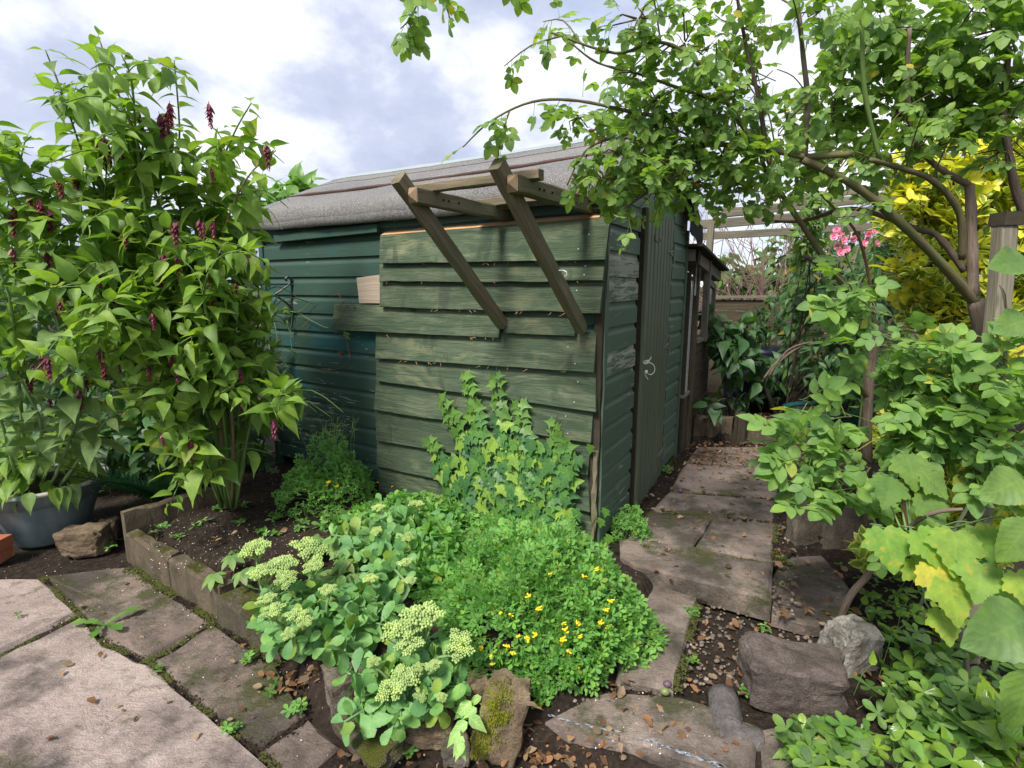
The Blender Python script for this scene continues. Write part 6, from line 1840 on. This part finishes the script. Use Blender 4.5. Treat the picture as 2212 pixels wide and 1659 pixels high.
blobs = [(1300, 385, 50, 45, 1.95, .12, 26), (1400, 400, 70, 60, 1.95, .15, 48), (1500, 390, 70, 60, 1.98, .15, 40), (1590, 390, 70, 55, 2.0, .15, 36), (1540, 255, 80, 60, 1.95, .15, 44), (1420, 215, 70, 40, 1.92, .12, 30), (1480, 95, 80, 60, 1.9, .15, 36), (1600, 60, 60, 60, 1.9, .15, 22), (1380, 40, 80, 40, 1.85, .1, 26), (1680, 420, 60, 45, 2.05, .15, 22), (1800, 250, 70, 90, 1.95, .2, 50), (1820, 110, 70, 90, 1.92, .2, 50), (1930, 60, 90, 80, 1.9, .2, 64), (1940, 200, 90, 90, 1.95, .2, 74), (2060, 80, 100, 90, 1.9, .25, 80), (2060, 220, 100, 80, 1.95, .25, 80), (2170, 60, 90, 90, 1.85, .25, 70), (2170, 200, 80, 80, 1.9, .25, 60), (2010, 320, 110, 45, 1.95, .2, 50), (1860, 340, 90, 40, 1.9, .15, 30), (1700, 260, 60, 60, 1.98, .15, 26), (2180, 320, 60, 60, 1.9, .2, 26), (1780, 20, 70, 40, 1.9, .15, 20), (1660, 355, 60, 30, 1.9, .1, 22), (2150, 350, 60, 40, 1.85, .1, 12), (1620, 180, 70, 60, 2.0, .15, 30), (1340, 330, 60, 50, 1.95, .12, 30), (1450, 320, 70, 50, 1.95, .12, 36), (1560, 330, 70, 40, 1.95, .12, 30), (1250, 250, 60, 30, 1.97, .1, 16)]
r = ro.r
for (u, v, ru, rv, Y, ry, n) in blobs:
    if u > 1780: Y += .22
    c = D(u, v, Y); k = Y / FPX
    for i in range(int(n * (1.45 if u < 1780 else 1.6))):
        q = r.randn(3); q = q / np.linalg.norm(q) * r.rand() ** .45
        p = c + np.array([q[0] * ru * k, q[1] * ry, q[2] * rv * k])
        ro.leaf(['rose', 'rose7', 'rose3'][r.randint(3)], 'rose', p, nrm(q * .6 + r.randn(3) * .5 - UP * .3), nrm(UP * .75 - CAMDIR * .3 + r.randn(3) * .38), (.074 if u < 1750 else .098) * r.uniform(.7, 1.25))
        if i % 5 == 0: ro.tube([c + (p - c) * .1, c + (p - c) * .6 + r.randn(3) * .015, p], [.003, .0022, .0014], 'barkgreen', 'twig', 4)
for (u, v) in [(1384, 482 - 0, ), (1278, 282), (1430, 275), (1540, 330), (1310, 420), (1600, 290), (1505, 400), (1440, 395), (1280, 640 - 260)]:
    p = D(u, v, 1.93); mb_v = OCT_V * np.array([.010, .010, .013])
    ro.leaf('pebble0', 'hip' if 'hip' in MAT else 'rose', p, np.array([0, 1.0, 0]), UP, .012, 'hip')
ro.finish(300, keep=('leaf', 'hip'))

# ---- second rose, standing lower, with pale leaves toward the path
tb = G(1880, 1190, -.02); tb2 = D(1872, 1000, 2.35)
r2 = Plant('shrub_rose', tb, 'shrub rose with a brown thorny stem and pale leaves beside the path', 'rose', seed=62)
r2.keepf = lambda u, v: not (1852 < u < 1912 and 720 < v < 1000 and r2.r.rand() < .85) and not (u > 1900 and v < 690) and not (1690 < u < 1890 and v > 1105)
r2.tube(smooth_path([tb, tb2, D(1876, 834, 2.33), D(1894, 702, 2.3)], 5), np.linspace(.024, .020, 16), 'bark', 'trunk', 8, own=True)
rose_br(r2, [(1894, 704, 2.3), (1852, 653, 2.28), (1789, 569, 2.25), (1744, 503, 2.22), (1695, 429, 2.2), (1653, 367, 2.15), (1640, 300, 2.1)], .020, .010, 'barkgreen', 0, tw=3, t0=.6)
rose_br(r2, [(1876, 860, 2.33), (1835, 800, 2.28), (1815, 765, 2.25)], .017, .015, 'barkgreen', 0)
rose_br(r2, [(1820, 590, 2.27), (1780, 575, 2.24), (1737, 553, 2.2)], .012, .011, 'barkdark', 0)
rose_br(r2, [(1888, 660, 2.3), (1855, 513, 2.26), (1789, 436, 2.2), (1719, 367, 2.15)], .008, .005, 'stemred', 0)
rose_br(r2, [(1880, 1000, 2.3), (1850, 980, 2.1), (1810, 960, 1.95), (1780, 880, 1.85), (1765, 830, 1.82)], .006, .003, 'barkgreen', 0, tw=0)
for (l) in [[(1780, 920, 1.86), (1755, 875, 1.8), (1725, 862, 1.76)], [(1800, 990, 1.9), (1750, 985, 1.8), (1700, 995, 1.74)], [(1830, 1020, 1.9), (1760, 1040, 1.78), (1720, 1075, 1.72)], [(1850, 980, 2.0), (1800, 1000, 1.85), (1770, 1060, 1.74)], [(1880, 1010, 1.9), (1840, 1060, 1.75), (1800, 1090, 1.68)], [(1900, 1080, 1.85), (1900, 1140, 1.7), (1880, 1170, 1.62)], [(1760, 980, 1.82), (1735, 935, 1.78), (1705, 945, 1.76)], [(1840, 900, 1.95), (1800, 905, 1.85), (1770, 930, 1.8)]]:
    rose_br(r2, l, .0035, .0018, 'barkgreen', 6, .145, 'rosepale', 0, hang=.25, tpl=('rosebig', 'rosebig7'), own=False)
for (u, v, ru, rv, Y, ry, n) in [(1850, 620, 70, 35, 1.95, .12, 12), (1900, 660, 60, 40, 1.9, .12, 12), (1880, 730, 70, 45, 1.95, .15, 16), (1960, 720, 80, 50, 1.9, .2, 24), (2020, 800, 90, 60, 1.85, .2, 34), (1940, 830, 80, 60, 1.9, .2, 34), (2000, 900, 80, 60, 1.85, .2, 36), (1930, 930, 70, 50, 1.9, .2, 26), (2080, 860, 70, 80, 1.8, .2, 30), (2100, 960, 80, 60, 1.75, .2, 26), (1740, 1000, 60, 70, 1.78, .1, 20), (1790, 1060, 60, 50, 1.72, .1, 14), (2060, 1020, 70, 40, 1.75, .15, 16), (2180, 780, 60, 120, 1.75, .2, 34), (2160, 930, 50, 110, 1.68, .12, 26), (2180, 660, 40, 60, 1.7, .1, 12)]:
    c = D(u, v, Y); k = Y / FPX; r = r2.r
    for i in range(n):
        q = r.randn(3); q = q / np.linalg.norm(q) * r.rand() ** .45
        p = c + np.array([q[0] * ru * k, q[1] * ry, q[2] * rv * k])
        r2.leaf(['rosebig', 'rosebig7', 'rose3'][r.randint(3)], 'rosepale', p, nrm(q * .6 + r.randn(3) * .5 - UP * .25), nrm(UP * .8 - CAMDIR * .35 + r.randn(3) * .3), .135 * r.uniform(.8, 1.25))
        if i % 4 == 0: r2.tube([c + (p - c) * .1 - UP * .03, c + (p - c) * .6, p], [.003, .0024, .0014], 'barkgreen', 'twig', 4)
r2.finish(300)
# pink roses
pk = Plant('pink_rose', G(1850, 980, .05), 'cluster of pink rose flowers among dark foliage below the pergola', 'flower', seed=63)
for (u, v) in [(1800, 512), (1812, 505), (1820, 520), (1808, 530), (1830, 508), (1842, 515), (1815, 545), (1828, 538), (1806, 498), (1878, 505), (1886, 498), (1892, 527), (1865, 525), (1908, 494), (1872, 512)]:
    pk.leaf('rosefl', 'pink', D(u, v, 3.4 + pk.r.randn() * .05), nrm(np.array([pk.r.randn(), -.2, .5])), np.array([pk.r.randn() * .4, -1, .3]), .055, 'flower')
for l in [[(1850, 980, 3.6), (1870, 700, 3.5), (1815, 520, 3.4)], [(1860, 980, 3.6), (1890, 700, 3.5), (1888, 510, 3.4)]]: pk.tube(smooth_path(px3(l), 4), [.006] * 9, 'cane', 'stem', 5)
pk.finish(40, keep=('flower',))

# ---- golden variegated shrub
gb = G(2060, 1010, 0)
gold = fillp('golden_shrub', np.array([2.9, 3.3, 0]), 'tall golden variegated evergreen shrub behind the rose trunk', 'shrub', [(2060, 360, 110, 90, 2.9, .3, 150), (2000, 450, 80, 90, 2.9, .25, 120), (2120, 420, 100, 120, 2.9, .3, 170), (2190, 400, 80, 140, 2.8, .3, 130), (2010, 570, 70, 80, 2.9, .25, 110), (2090, 560, 80, 100, 2.9, .3, 130), (2180, 580, 80, 120, 2.8, .3, 130), (2060, 670, 80, 80, 2.85, .3, 100), (2150, 700, 90, 90, 2.8, .3, 110), (2000, 660, 50, 60, 2.95, .2, 50), (2250, 500, 80, 250, 2.8, .3, 120)], 'euo', ['euo2'], .075, 71, 0, .9, .1, .9, twig='barkdark', mats=('euogreen', .45), rootpt=(2.75, 3.2, .0)); gold.finish(0, keep=())
gold = fillp('golden_ground_shrub', G(2010, 1230, 0), 'low yellow-edged evergreen shrub at the foot of the roses', 'shrub', [(1960, 960, 60, 60, 2.3, .2, 70), (2050, 1000, 80, 80, 2.2, .25, 110), (2020, 1120, 90, 80, 2.0, .25, 110), (1960, 1080, 50, 50, 2.2, .15, 40), (2120, 1120, 90, 100, 2.0, .25, 90), (1900, 1200, 40, 30, 2.05, .1, 24), (1980, 900, 50, 40, 2.4, .15, 40), (2100, 820, 90, 70, 2.3, .2, 70)], 'euogreen', ['euo2'], .070, 72, 0, .9, .1, .9, twig='barkdark', mats=('euo', .35)); gold.finish(0, keep=())

# ---- foliage between path end, fence and pergola
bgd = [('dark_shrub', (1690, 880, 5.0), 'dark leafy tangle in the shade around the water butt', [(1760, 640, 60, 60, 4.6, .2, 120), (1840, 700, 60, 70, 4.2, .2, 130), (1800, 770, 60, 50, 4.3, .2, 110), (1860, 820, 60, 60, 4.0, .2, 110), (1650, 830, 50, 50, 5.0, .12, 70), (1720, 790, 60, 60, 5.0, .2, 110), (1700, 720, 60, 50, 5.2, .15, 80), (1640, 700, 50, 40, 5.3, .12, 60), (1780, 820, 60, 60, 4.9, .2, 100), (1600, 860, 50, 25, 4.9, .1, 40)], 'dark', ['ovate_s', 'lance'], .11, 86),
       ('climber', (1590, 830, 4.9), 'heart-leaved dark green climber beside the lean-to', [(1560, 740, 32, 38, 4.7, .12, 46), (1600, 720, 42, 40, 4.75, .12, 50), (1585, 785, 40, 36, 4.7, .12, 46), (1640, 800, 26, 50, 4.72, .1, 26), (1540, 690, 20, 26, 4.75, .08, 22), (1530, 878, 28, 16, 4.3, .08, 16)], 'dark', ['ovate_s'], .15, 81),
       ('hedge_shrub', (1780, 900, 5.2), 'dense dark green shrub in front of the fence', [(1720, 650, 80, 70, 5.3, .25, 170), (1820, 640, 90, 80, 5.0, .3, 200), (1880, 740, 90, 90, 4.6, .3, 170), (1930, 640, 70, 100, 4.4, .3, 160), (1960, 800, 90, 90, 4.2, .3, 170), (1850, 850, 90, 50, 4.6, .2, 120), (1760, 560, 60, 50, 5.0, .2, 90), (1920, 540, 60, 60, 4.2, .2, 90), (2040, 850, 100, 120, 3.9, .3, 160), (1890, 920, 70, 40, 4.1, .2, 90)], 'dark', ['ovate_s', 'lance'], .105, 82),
       ('plum_tree', (1700, 900, 5.0), 'plum tree with drooping leaves and small green plums under the pergola', [(1750, 500, 34, 50, 4.2, .1, 90), (1770, 440, 40, 40, 4.2, .15, 70), (1735, 560, 24, 40, 4.25, .1, 40)], 'mid', ['lance', 'ovate_s'], .095, 83),
       ('garden_tree', (1600, 800, 9.5), 'pale green tree crowns beyond the fence', [(1590, 610, 70, 30, 9.0, .5, 150), (1660, 600, 60, 50, 8.8, .5, 140), (1560, 580, 40, 40, 8.8, .4, 60), (1720, 560, 80, 70, 8.5, .5, 180), (1830, 560, 120, 90, 8.0, .6, 260), (1950, 500, 120, 120, 7.5, .6, 260)], 'mid', ['ovate_s'], .20, 84)]
for nm, b, lab, bl, mt, tp, sz, sd_ in bgd:
    bb = D(*b); bb[2] = zt(bb[0], bb[1])
    P = fillp(nm, bb, lab, nm.split('_')[-1], bl, mt, tp, sz, sd_, 0, .7, -.35, .5, twig='barkdark', mats=('mid', .3) if mt == 'dark' and nm != 'climber' else None)
    if nm == 'plum_tree':
        for (u, v) in [(1712, 495), (1733, 478), (1740, 508), (1745, 514), (1735, 530), (1728, 440), (1760, 450)]:
            P.leaf('pebble%d' % P.r.randint(3), 'plum', D(u, v, 4.05), np.array([0, 1.0, 0]), UP, .030, 'plum')
    P.finish(120 if nm == 'climber' else 0, keep=('leaf', 'plum'))
tw = Plant('bare_shrub', D(1620, 830, 7.2), 'tangle of bare pinkish twigs above the fence against the sky', 'shrub', seed=91)
tw.base[2] = -.1
for i in range(85):
    r = tw.r; u = r.uniform(1545, 1800); b = D(u + r.randn() * 30, 760, 7.2 + r.randn() * .2); q = b + np.array([r.randn() * .5, r.randn() * .3, r.uniform(.9, 2.0)])
    pth = smooth_path([b, (b + q) / 2 + r.randn(3) * .12, q], 4); tw.tube(pth, np.linspace(.011, .003, len(pth)), 'twigpink', 'twig', 3)
    for k in range(5):
        p, d = along(pth, r.uniform(.3, 1)); e = p + nrm(d + r.randn(3) * .8) * r.uniform(.15, .5); tw.tube([p, (p + e) / 2 + r.randn(3) * .03, e], [.005, .004, .002], 'twigpink', 'twig', 3)
tw.finish(0)

# ---- currant bush close to the camera, lower right
cb = G(1832, 1415, -.1)
cu = Plant('currant_bush', cb, 'currant bush with yellowing lobed leaves and a curved brown stem', 'bush', seed=95)
curr_stem.build('stem', MAT['bark'], cu.root, True)
cl = [(1905, 1165, 1.45, .17, 0), (1975, 1170, 1.40, .15, .4), (2060, 1170, 1.38, .17, -.3), (2000, 1240, 1.36, .15, .2), (2040, 1270, 1.34, .17, 0), (2120, 1240, 1.32, .15, -.5), (2150, 1300, 1.3, .14, .5), (2080, 1200, 1.4, .13, .8), (2010, 1200, 1.42, .13, -.6), (2190, 1260, 1.28, .13, .1), (1960, 1230, 1.42, .13, .5), (2030, 1340, 1.36, .13, 0), (1955, 1010, 1.6, .15, 0), (1985, 1090, 1.55, .15, .5), (1925, 1060, 1.58, .14, -.5), (2180, 1150, 1.35, .15, .3), (2100, 1160, 1.4, .14, .2), (1990, 1050, 1.56, .13, .9)]
for (u, v, Y, s_, a) in cl:
    p = D(u, v - 30, Y); m = 'currant' if v > 1130 else 'big'
    cu.leaf('currant', m, p, nrm(np.array([math.sin(a) * .8, -.55, -.55])), nrm(UP * .75 - CAMDIR * .75 + cu.r.randn(3) * .12), s_ * .78)
    cu.tube(smooth_path([D(1960 + (u - 1960) * .3, 1150, 1.55), p + np.array([.0, .05, -.02]), p], 3), [.0035, .003, .003, .0025, .0025, .002, .002], 'stemgreen', 'stem', 4)
cu.tube(smooth_path([D(1900, 1200, 1.85), D(1950, 1150, 1.6), D(2010, 1110, 1.5), D(2080, 1100, 1.45)], 4), np.linspace(.010, .005, 13), 'bark', 'stem', 6)
cu.tube(smooth_path([D(1960, 1150, 1.58), D(1950, 1080, 1.6), D(1952, 1020, 1.62)], 4), np.linspace(.006, .003, 9), 'stemred', 'stem', 5)
cu.finish(60)
bl_ = Plant('broad_leaf_plant', G(2200, 1700, -.1), 'plant with very large toothed green leaves at the path corner', 'plant', seed=96)
for (u, v, Y, s_, dx, dz) in [(2230, 1330, 1.12, .165, -.95, -.15), (2225, 1430, 1.08, .15, -.25, -.9), (2215, 1030, 1.3, .12, -.9, -.2), (2225, 1120, 1.25, .12, -.6, -.6), (2225, 570, 1.4, .11, -.9, .1), (2225, 690, 1.4, .10, -.9, -.1)]:
    p = D(u, v, Y); bl_.leaf('big', 'big', p, nrm(np.array([dx, -.35, dz])), nrm(UP * .7 - CAMDIR * .8), s_)
    bl_.tube([p, p + np.array([.06, .05, -.04]), D(2300, v + 120, Y + .1)], .003, 'stemgreen', 'stem', 5)
bl_.tube(smooth_path([G(2230, 1700, -.1), D(2260, 1300, 1.3), D(2270, 700, 1.5)], 4), np.linspace(.008, .005, 9), 'stemgreen', 'stem', 6)
bl_.finish(30)
gl = fillp('glossy_shrub', G(2110, 1740, -.1), 'low shrub with glossy pointed bright green leaves at the step end', 'shrub', [(2090, 1610, 70, 45, 1.33, .08, 30), (2170, 1600, 60, 60, 1.28, .08, 30), (2030, 1640, 50, 30, 1.36, .06, 16), (2200, 1660, 70, 40, 1.25, .08, 24)], 'glossy', ['ovate_s', 'lance'], .125, 97, 0, .7, .15, .8, twig='barkdark'); gl.finish(120)
# strawberry-like ground cover
gc = Plant('strawberry_plants', G(1840, 1560, -.08), 'patch of strawberry and wild plants around the pinkish boulder', 'plants', seed=98)
r = gc.r
for i in range(330):
    u = r.uniform(1690, 2130); v = r.uniform(1170, 1659) if u > 1850 else r.uniform(1520, 1659)
    if u < 1880 and 1360 < v < 1560: continue
    if u < 1740 and v < 1560: continue
    z0_ = -.08 + r.rand() * .12 + (.10 if u > 1950 else 0); p = G(u, v, z0_)
    s_ = r.uniform(.035, .065); k = r.randint(3)
    gc.leaf(['weed', 'clover', 'ovate_s'][k], ['mid', 'ivyyoung', 'glossy'][r.randint(3)], p, rdir(r, 0, .3), nrm(UP - CAMDIR * .4 + r.randn(3) * .3), s_ * (1.0 if k < 2 else 1.3))
    if i % 2 == 0: gc.tube([p, p + np.array([r.randn() * .02, .02, -.05]), (p[0] + r.randn() * .03, p[1] + .03, zt(p[0], p[1]) - .005)], .0014, 'stemgreen', 'stem', 3)
for i in range(110):
    u = r.uniform(1990, 2240); v = r.uniform(1330, 1570); p = G(u, v, r.uniform(-.05, .15))
    gc.leaf(['weed', 'ovate_s', 'lance'][i % 3], ['mid', 'glossy', 'dark'][r.randint(3)], p, rdir(r, 0, .4), nrm(UP - CAMDIR * .4 + r.randn(3) * .3), r.uniform(.045, .085))
for i in range(120):
    u = r.uniform(1700, 1990); v = r.uniform(1130, 1330)
    p = G(u, v, -.02); p[2] = zt(p[0], p[1]) + .015 + .03 * r.rand()
    gc.leaf('clover', 'mid', p, rdir(r, 0, .2), nrm(UP + r.randn(3) * .25), r.uniform(.022, .042))
gc.finish(300)
# grey and white canes, blue cord
mb = MB(); mb.tube([G(1975, 1340, 0), D(2040, 1180, 1.75), D(2170, 960, 1.72)], [.006, .006, .005], 6); tag(mb.build('cane', MAT['string'], None, True), 'thin white cane slanting through the currant leaves', 'cane')
mb = MB(); mb.tube([G(2105, 1560, -.05), D(2078, 1360, 1.62), D(2090, 1150, 1.66)], [.009, .009, .008], 6); tag(mb.build('cane', MAT['greytimber'], None, True), 'grey upright cane behind the broad green leaves', 'cane')
mb = MB(); mb.tube(smooth_path([D(1985, 1025, 1.9), D(2010, 1028, 1.9), D(2050, 1000, 1.88), D(2066, 975, 1.88)], 4), [.0035] * 13, 5); tag(mb.build('cord', MAT['bluestring'], None, True), 'short piece of blue cord tied among the rose leaves', 'cord')

# ------------------------------------------------------------------ small weeds, litter, gravel, plums
def wp(u, v, z):
    p = G(u, v, z); return p
weeds = [('dandelion', 225, 1352, -.2, .13, 6, 'dandelion weed with jagged leaves in the patio joint', 'dandelion'), ('weed', 40, 1335, -.198, .05, 1, 'single round leaf lying on the pink patio slab', 'weed'),
         ('weed', 345, 1450, -.2, .03, 3, 'tiny green seedling in the long patio joint', 'weed'), ('weed', 505, 1580, -.2, .035, 5, 'small fern-like weed at the slab edge below the stonecrop', 'weed'),
         ('clover', 1495, 1330, -.1, .045, 9, 'leafy weed tuft growing at the gravel edge under the step', 'clover'), ('clover', 1690, 1215, -.03, .04, 7, 'green weed tuft at the right end of the step slab', 'clover'),
         ('clover', 1650, 1365, -.1, .035, 4, 'small three-leaved weed in the gravel near the boulder', 'clover'), ('weed', 1500, 1430, -.1, .03, 5, 'little weed beside the mossy slab edge', 'weed'),
         ('clover', 1612, 1500, -.1, .035, 8, 'weed growing between the cast stone and the boulder', 'clover'), ('weed', 1433, 1015, .0, .07, 6, 'green weed with scalloped leaves at the door foot', 'weed'),
         ('clover', 1480, 950, .02, .05, 12, 'small leafy weed by the planks of the lean-to', 'clover'), ('clover', 1505, 935, .02, .05, 10, 'round-leaved weed in front of the lean-to kerb block', 'clover'),
         ('weed', 585, 1500, -.2, .04, 4, 'weed with cut leaves near the fallen leaves by the mossy block', 'weed'), ('weed', 640, 1535, -.2, .045, 6, 'weed with cut leaves growing by the angular grey stone', 'weed'),
         ('weed', 540, 1430, -.2, .04, 5, 'weed at the foot of the moss-covered block', 'weed'), ('weed', 880, 1625, -.2, .045, 6, 'weed in the leaf litter under the rounded brown stone', 'weed'),
         ('clover', 240, 1182, -.18, .06, 3, 'mint-green leaves beside the kerb corner and the small yellowish stone', 'clover'), ('clover', 1765, 1420, -.03, .045, 6, 'bright weed on the flat top behind the boulder', 'clover'),
         ('clover', 592, 1022, .05, .05, 7, 'round-leaved columbine seedling at the teal wall foot', 'clover')]
for i, (t, u, v, z, s_, n, lab, cat) in enumerate(weeds):
    p = G(u, v, z); P = Plant('weed' if t != 'dandelion' else 'dandelion', p, lab, cat if cat == 'dandelion' else 'weed', None, 200 + i); r = P.r
    for k in range(n):
        th = k * 2.4 + r.randn() * .3; o = np.array([math.cos(th), math.sin(th), 0])
        if t == 'dandelion': P.leaf(t, 'ivyyoung', p + UP * .004, nrm(o + UP * .5), nrm(UP - o * .3), s_ * r.uniform(.7, 1.1))
        else:
            q = p + o * s_ * .7 * math.sqrt(k / max(1, n)) + UP * (.008 + .02 * r.rand())
            P.leaf(t, ['mid', 'mid', 'cory'][r.randint(3)], q, nrm(o + r.randn(3) * .2), nrm(UP + r.randn(3) * .2 - CAMDIR * .2), s_ * .72 * r.uniform(.6, 1.15))
            P.tube([p, q], .0012, 'stemgreen', 'stem', 3)
    P.finish(30)
# seedlings on the dark soil of the bed
sdl = Plant('seedlings', G(430, 1150, 0), 'scattered green seedlings on the dark soil of the raised bed', 'seedlings', seed=240)
for (u, v, n, s_) in [(345, 1135, 3, .05), (350, 1160, 5, .035), (385, 1150, 6, .035), (400, 1180, 4, .04), (435, 1120, 3, .055), (520, 1120, 5, .04), (560, 1140, 6, .04), (600, 1110, 6, .045), (590, 1145, 7, .04), (640, 1140, 6, .04), (660, 1125, 5, .04), (480, 1090, 6, .045), (530, 1085, 6, .04), (500, 1190, 4, .03), (330, 1157, 5, .03)]:
    p = G(u, v, 0); p[2] = zt(p[0], p[1]); r = sdl.r
    for k in range(n):
        th = r.uniform(0, 6.28); q = p + np.array([math.cos(th), math.sin(th), 0]) * s_ * r.rand() + UP * (.006 + .015 * r.rand())
        sdl.leaf(['clover', 'weed'][r.randint(2)], ['mid', 'ivyyoung', 'cory'][r.randint(3)], q, rdir(r, 0, .2), nrm(UP + r.randn(3) * .25), s_ * .8)
sdl.finish(120)

def scatter(name, tpl, mat, regions, smin, smax, seed, flat=1.0, lift=.004, surf=None, label=None):
    r = np.random.RandomState(seed); Vs = []; Ts = []; Us = []; n = 0
    for (u0, v0, u1, v1, cnt, z) in regions:
        for i in range(cnt):
            u, v = r.uniform(u0, u1), r.uniform(v0, v1); p = G(u, v, z)
            p[2] = max(zt(p[0], p[1]), z) + lift * r.rand() if z is not None else p[2]
            s_ = r.uniform(smin, smax); t = tpl[r.randint(len(tpl))]
            d = rdir(r, 0, .12); nn = nrm(UP * flat + r.randn(3) * .35)
            v_, T_, u_ = TPL[t]; B = basis(d, nn) * s_
            Vs.append(v_ @ B.T + p); Ts.append(T_ + n); Us.append(u_); n += len(v_)
    put(name, mesh_tri(name, np.concatenate(Vs), np.concatenate(Ts), np.concatenate(Us)), MAT[mat], None, kind='stuff', label=label, cat=None)
scatter('gravel', ['pebble0', 'pebble1', 'pebble2'], 'pebble', [(1500, 1265, 1680, 1390, 120, -.112), (1440, 1390, 1650, 1500, 110, -.112), (1480, 1300, 1620, 1480, 80, -.112), (1660, 1340, 1760, 1400, 40, -.112), (1670, 1100, 1720, 1330, 90, -.02), (1240, 1480, 1450, 1530, 50, -.105), (1700, 960, 1760, 1080, 40, 0)], .003, .015, 301, 1, .004, label='pebbles and grit on dark soil')
scatter('fallen_leaves', ['curl', 'curl2', 'ovate_s', 'leaflet'], 'litter', [(1480, 955, 1720, 1010, 430, .004), (1600, 880, 1740, 905, 160, .11), (1440, 1000, 1700, 1060, 110, .004), (1400, 1060, 1690, 1250, 70, .004), (1490, 1270, 1680, 1500, 90, -.105), (1250, 1470, 1620, 1640, 55, -.092), (1130, 1600, 1400, 1659, 150, -.195), (700, 1560, 1130, 1659, 50, -.195), (560, 1455, 700, 1500, 60, -.19), (80, 1220, 560, 1600, 40, -.196), (300, 1100, 640, 1220, 24, 0), (1660, 1080, 1760, 1330, 70, -.02), (1760, 1160, 1900, 1420, 60, -.04), (1700, 1400, 1950, 1659, 50, -.1)], .008, .044, 302, 1, .008, label='scattered brown fallen leaves')
scatter('white_grit', ['pebble0', 'pebble1'], 'perlite', [(320, 1110, 660, 1230, 230, 0), (100, 1220, 520, 1400, 60, -.199), (400, 1350, 620, 1480, 25, -.199), (640, 1450, 1000, 1640, 40, -.2), (1280, 1480, 1560, 1640, 30, -.094)], .0010, .0036, 303, 1, .002, label='white grit specks on the soil')
for i, (u, v, z, mt, lab) in enumerate([(1442, 1478, -.095, 'plumdark', 'fallen purple plum on the step slab'), (1437, 1494, -.095, 'plum', 'fallen green plum beside the purple one'), (1690, 1262, -.05, 'plum', 'fallen green plum on the slab by the currant stem'), (1470, 1060, .0, 'plumdark', 'fallen purple plum at the door foot')]):
    p = G(u, v, z + .012); bm = bmesh.new(); bmesh.ops.create_icosphere(bm, subdivisions=2, radius=.014)
    for v_ in bm.verts: v_.co = Vector((v_.co.x * 1.2 + p[0], v_.co.y + p[1], v_.co.z * .95 + p[2]))
    me = bpy.data.meshes.new('plum'); bm.to_mesh(me); bm.free(); me.polygons.foreach_set('use_smooth', [True] * len(me.polygons))
    o = put('plum', me, MAT[mt]); tag(o, lab, 'fruit')

# moss and dirt packed into the joints
def joint_moss(name, lines, n, size, mat, seed):
    r = np.random.RandomState(seed); V = []; T = []; k = 0
    for (pts, z, dens, wd) in lines:
        for a, b in zip(pts[:-1], pts[1:]):
            A, B = G(*a, z), G(*b, z); e = nrm(B - A); w = np.array([-e[1], e[0], 0])
            for i in range(int(np.linalg.norm(B - A) * dens)):
                t = r.rand(); p = A + (B - A) * t
                if fbm(p[0] * 6, p[1] * 6, seed) < -.05: continue
                p = p + w * r.randn() * wd * (1 + .8 * fbm(p[0] * 9, p[1] * 9, 2.0)); s_ = size * r.uniform(.4, 1.3)
                p[2] = z - .004; th = r.uniform(0, 6.28)
                c_, s2 = math.cos(th) * s_, math.sin(th) * s_
                V += [p + np.array([c_, s2, 0]), p + np.array([-.5 * c_ - .86 * s2, .86 * c_ - .5 * s2, 0]), p + np.array([-.5 * c_ + .86 * s2, -.86 * c_ - .5 * s2, 0]), p + np.array([r.randn() * s_ * .3, r.randn() * s_ * .3, s_ * r.uniform(.5, 1.1)])]
                T += [(k, k + 1, k + 3), (k + 1, k + 2, k + 3), (k + 2, k, k + 3)]; k += 4
    put(name, mesh_tri(name, np.array(V), np.array(T), None, True), MAT[mat], None, kind='stuff')
jl = [([(90, 1246), (170, 1327), (222, 1388), (324, 1428), (432, 1526), (555, 1620), (600, 1660)], -.199, 900, .008), ([(170, 1327), (0, 1416)], -.199, 900, .007), ([(326, 1424), (456, 1347)], -.2, 900, .010), ([(553, 1619), (666, 1546)], -.2, 900, .010), ([(280, 1222), (480, 1350), (600, 1436)], -.2, 1400, .022),
      ([(1372, 1222), (1667, 1298)], -.088, 900, .018), ([(1672, 1215), (1675, 1078)], 0.0, 1100, .014), ([(1388, 1178), (1534, 1120)], .003, 600, .007), ([(1390, 1178), (1670, 1216)], .002, 700, .008), ([(1405, 1100), (1676, 1127)], .001, 700, .010), ([(1447, 1060), (1675, 1077)], .001, 700, .010), ([(1455, 985), (1366, 1090), (1345, 1165)], .0, 1300, .020), ([(1514, 1268), (1498, 1330), (1457, 1490)], -.085, 1200, .014)]
joint_moss('joint_moss', jl, 0, .0055, 'mossdark', 7)
joint_moss('joint_dirt', jl, 0, .0045, 'soil', 8)
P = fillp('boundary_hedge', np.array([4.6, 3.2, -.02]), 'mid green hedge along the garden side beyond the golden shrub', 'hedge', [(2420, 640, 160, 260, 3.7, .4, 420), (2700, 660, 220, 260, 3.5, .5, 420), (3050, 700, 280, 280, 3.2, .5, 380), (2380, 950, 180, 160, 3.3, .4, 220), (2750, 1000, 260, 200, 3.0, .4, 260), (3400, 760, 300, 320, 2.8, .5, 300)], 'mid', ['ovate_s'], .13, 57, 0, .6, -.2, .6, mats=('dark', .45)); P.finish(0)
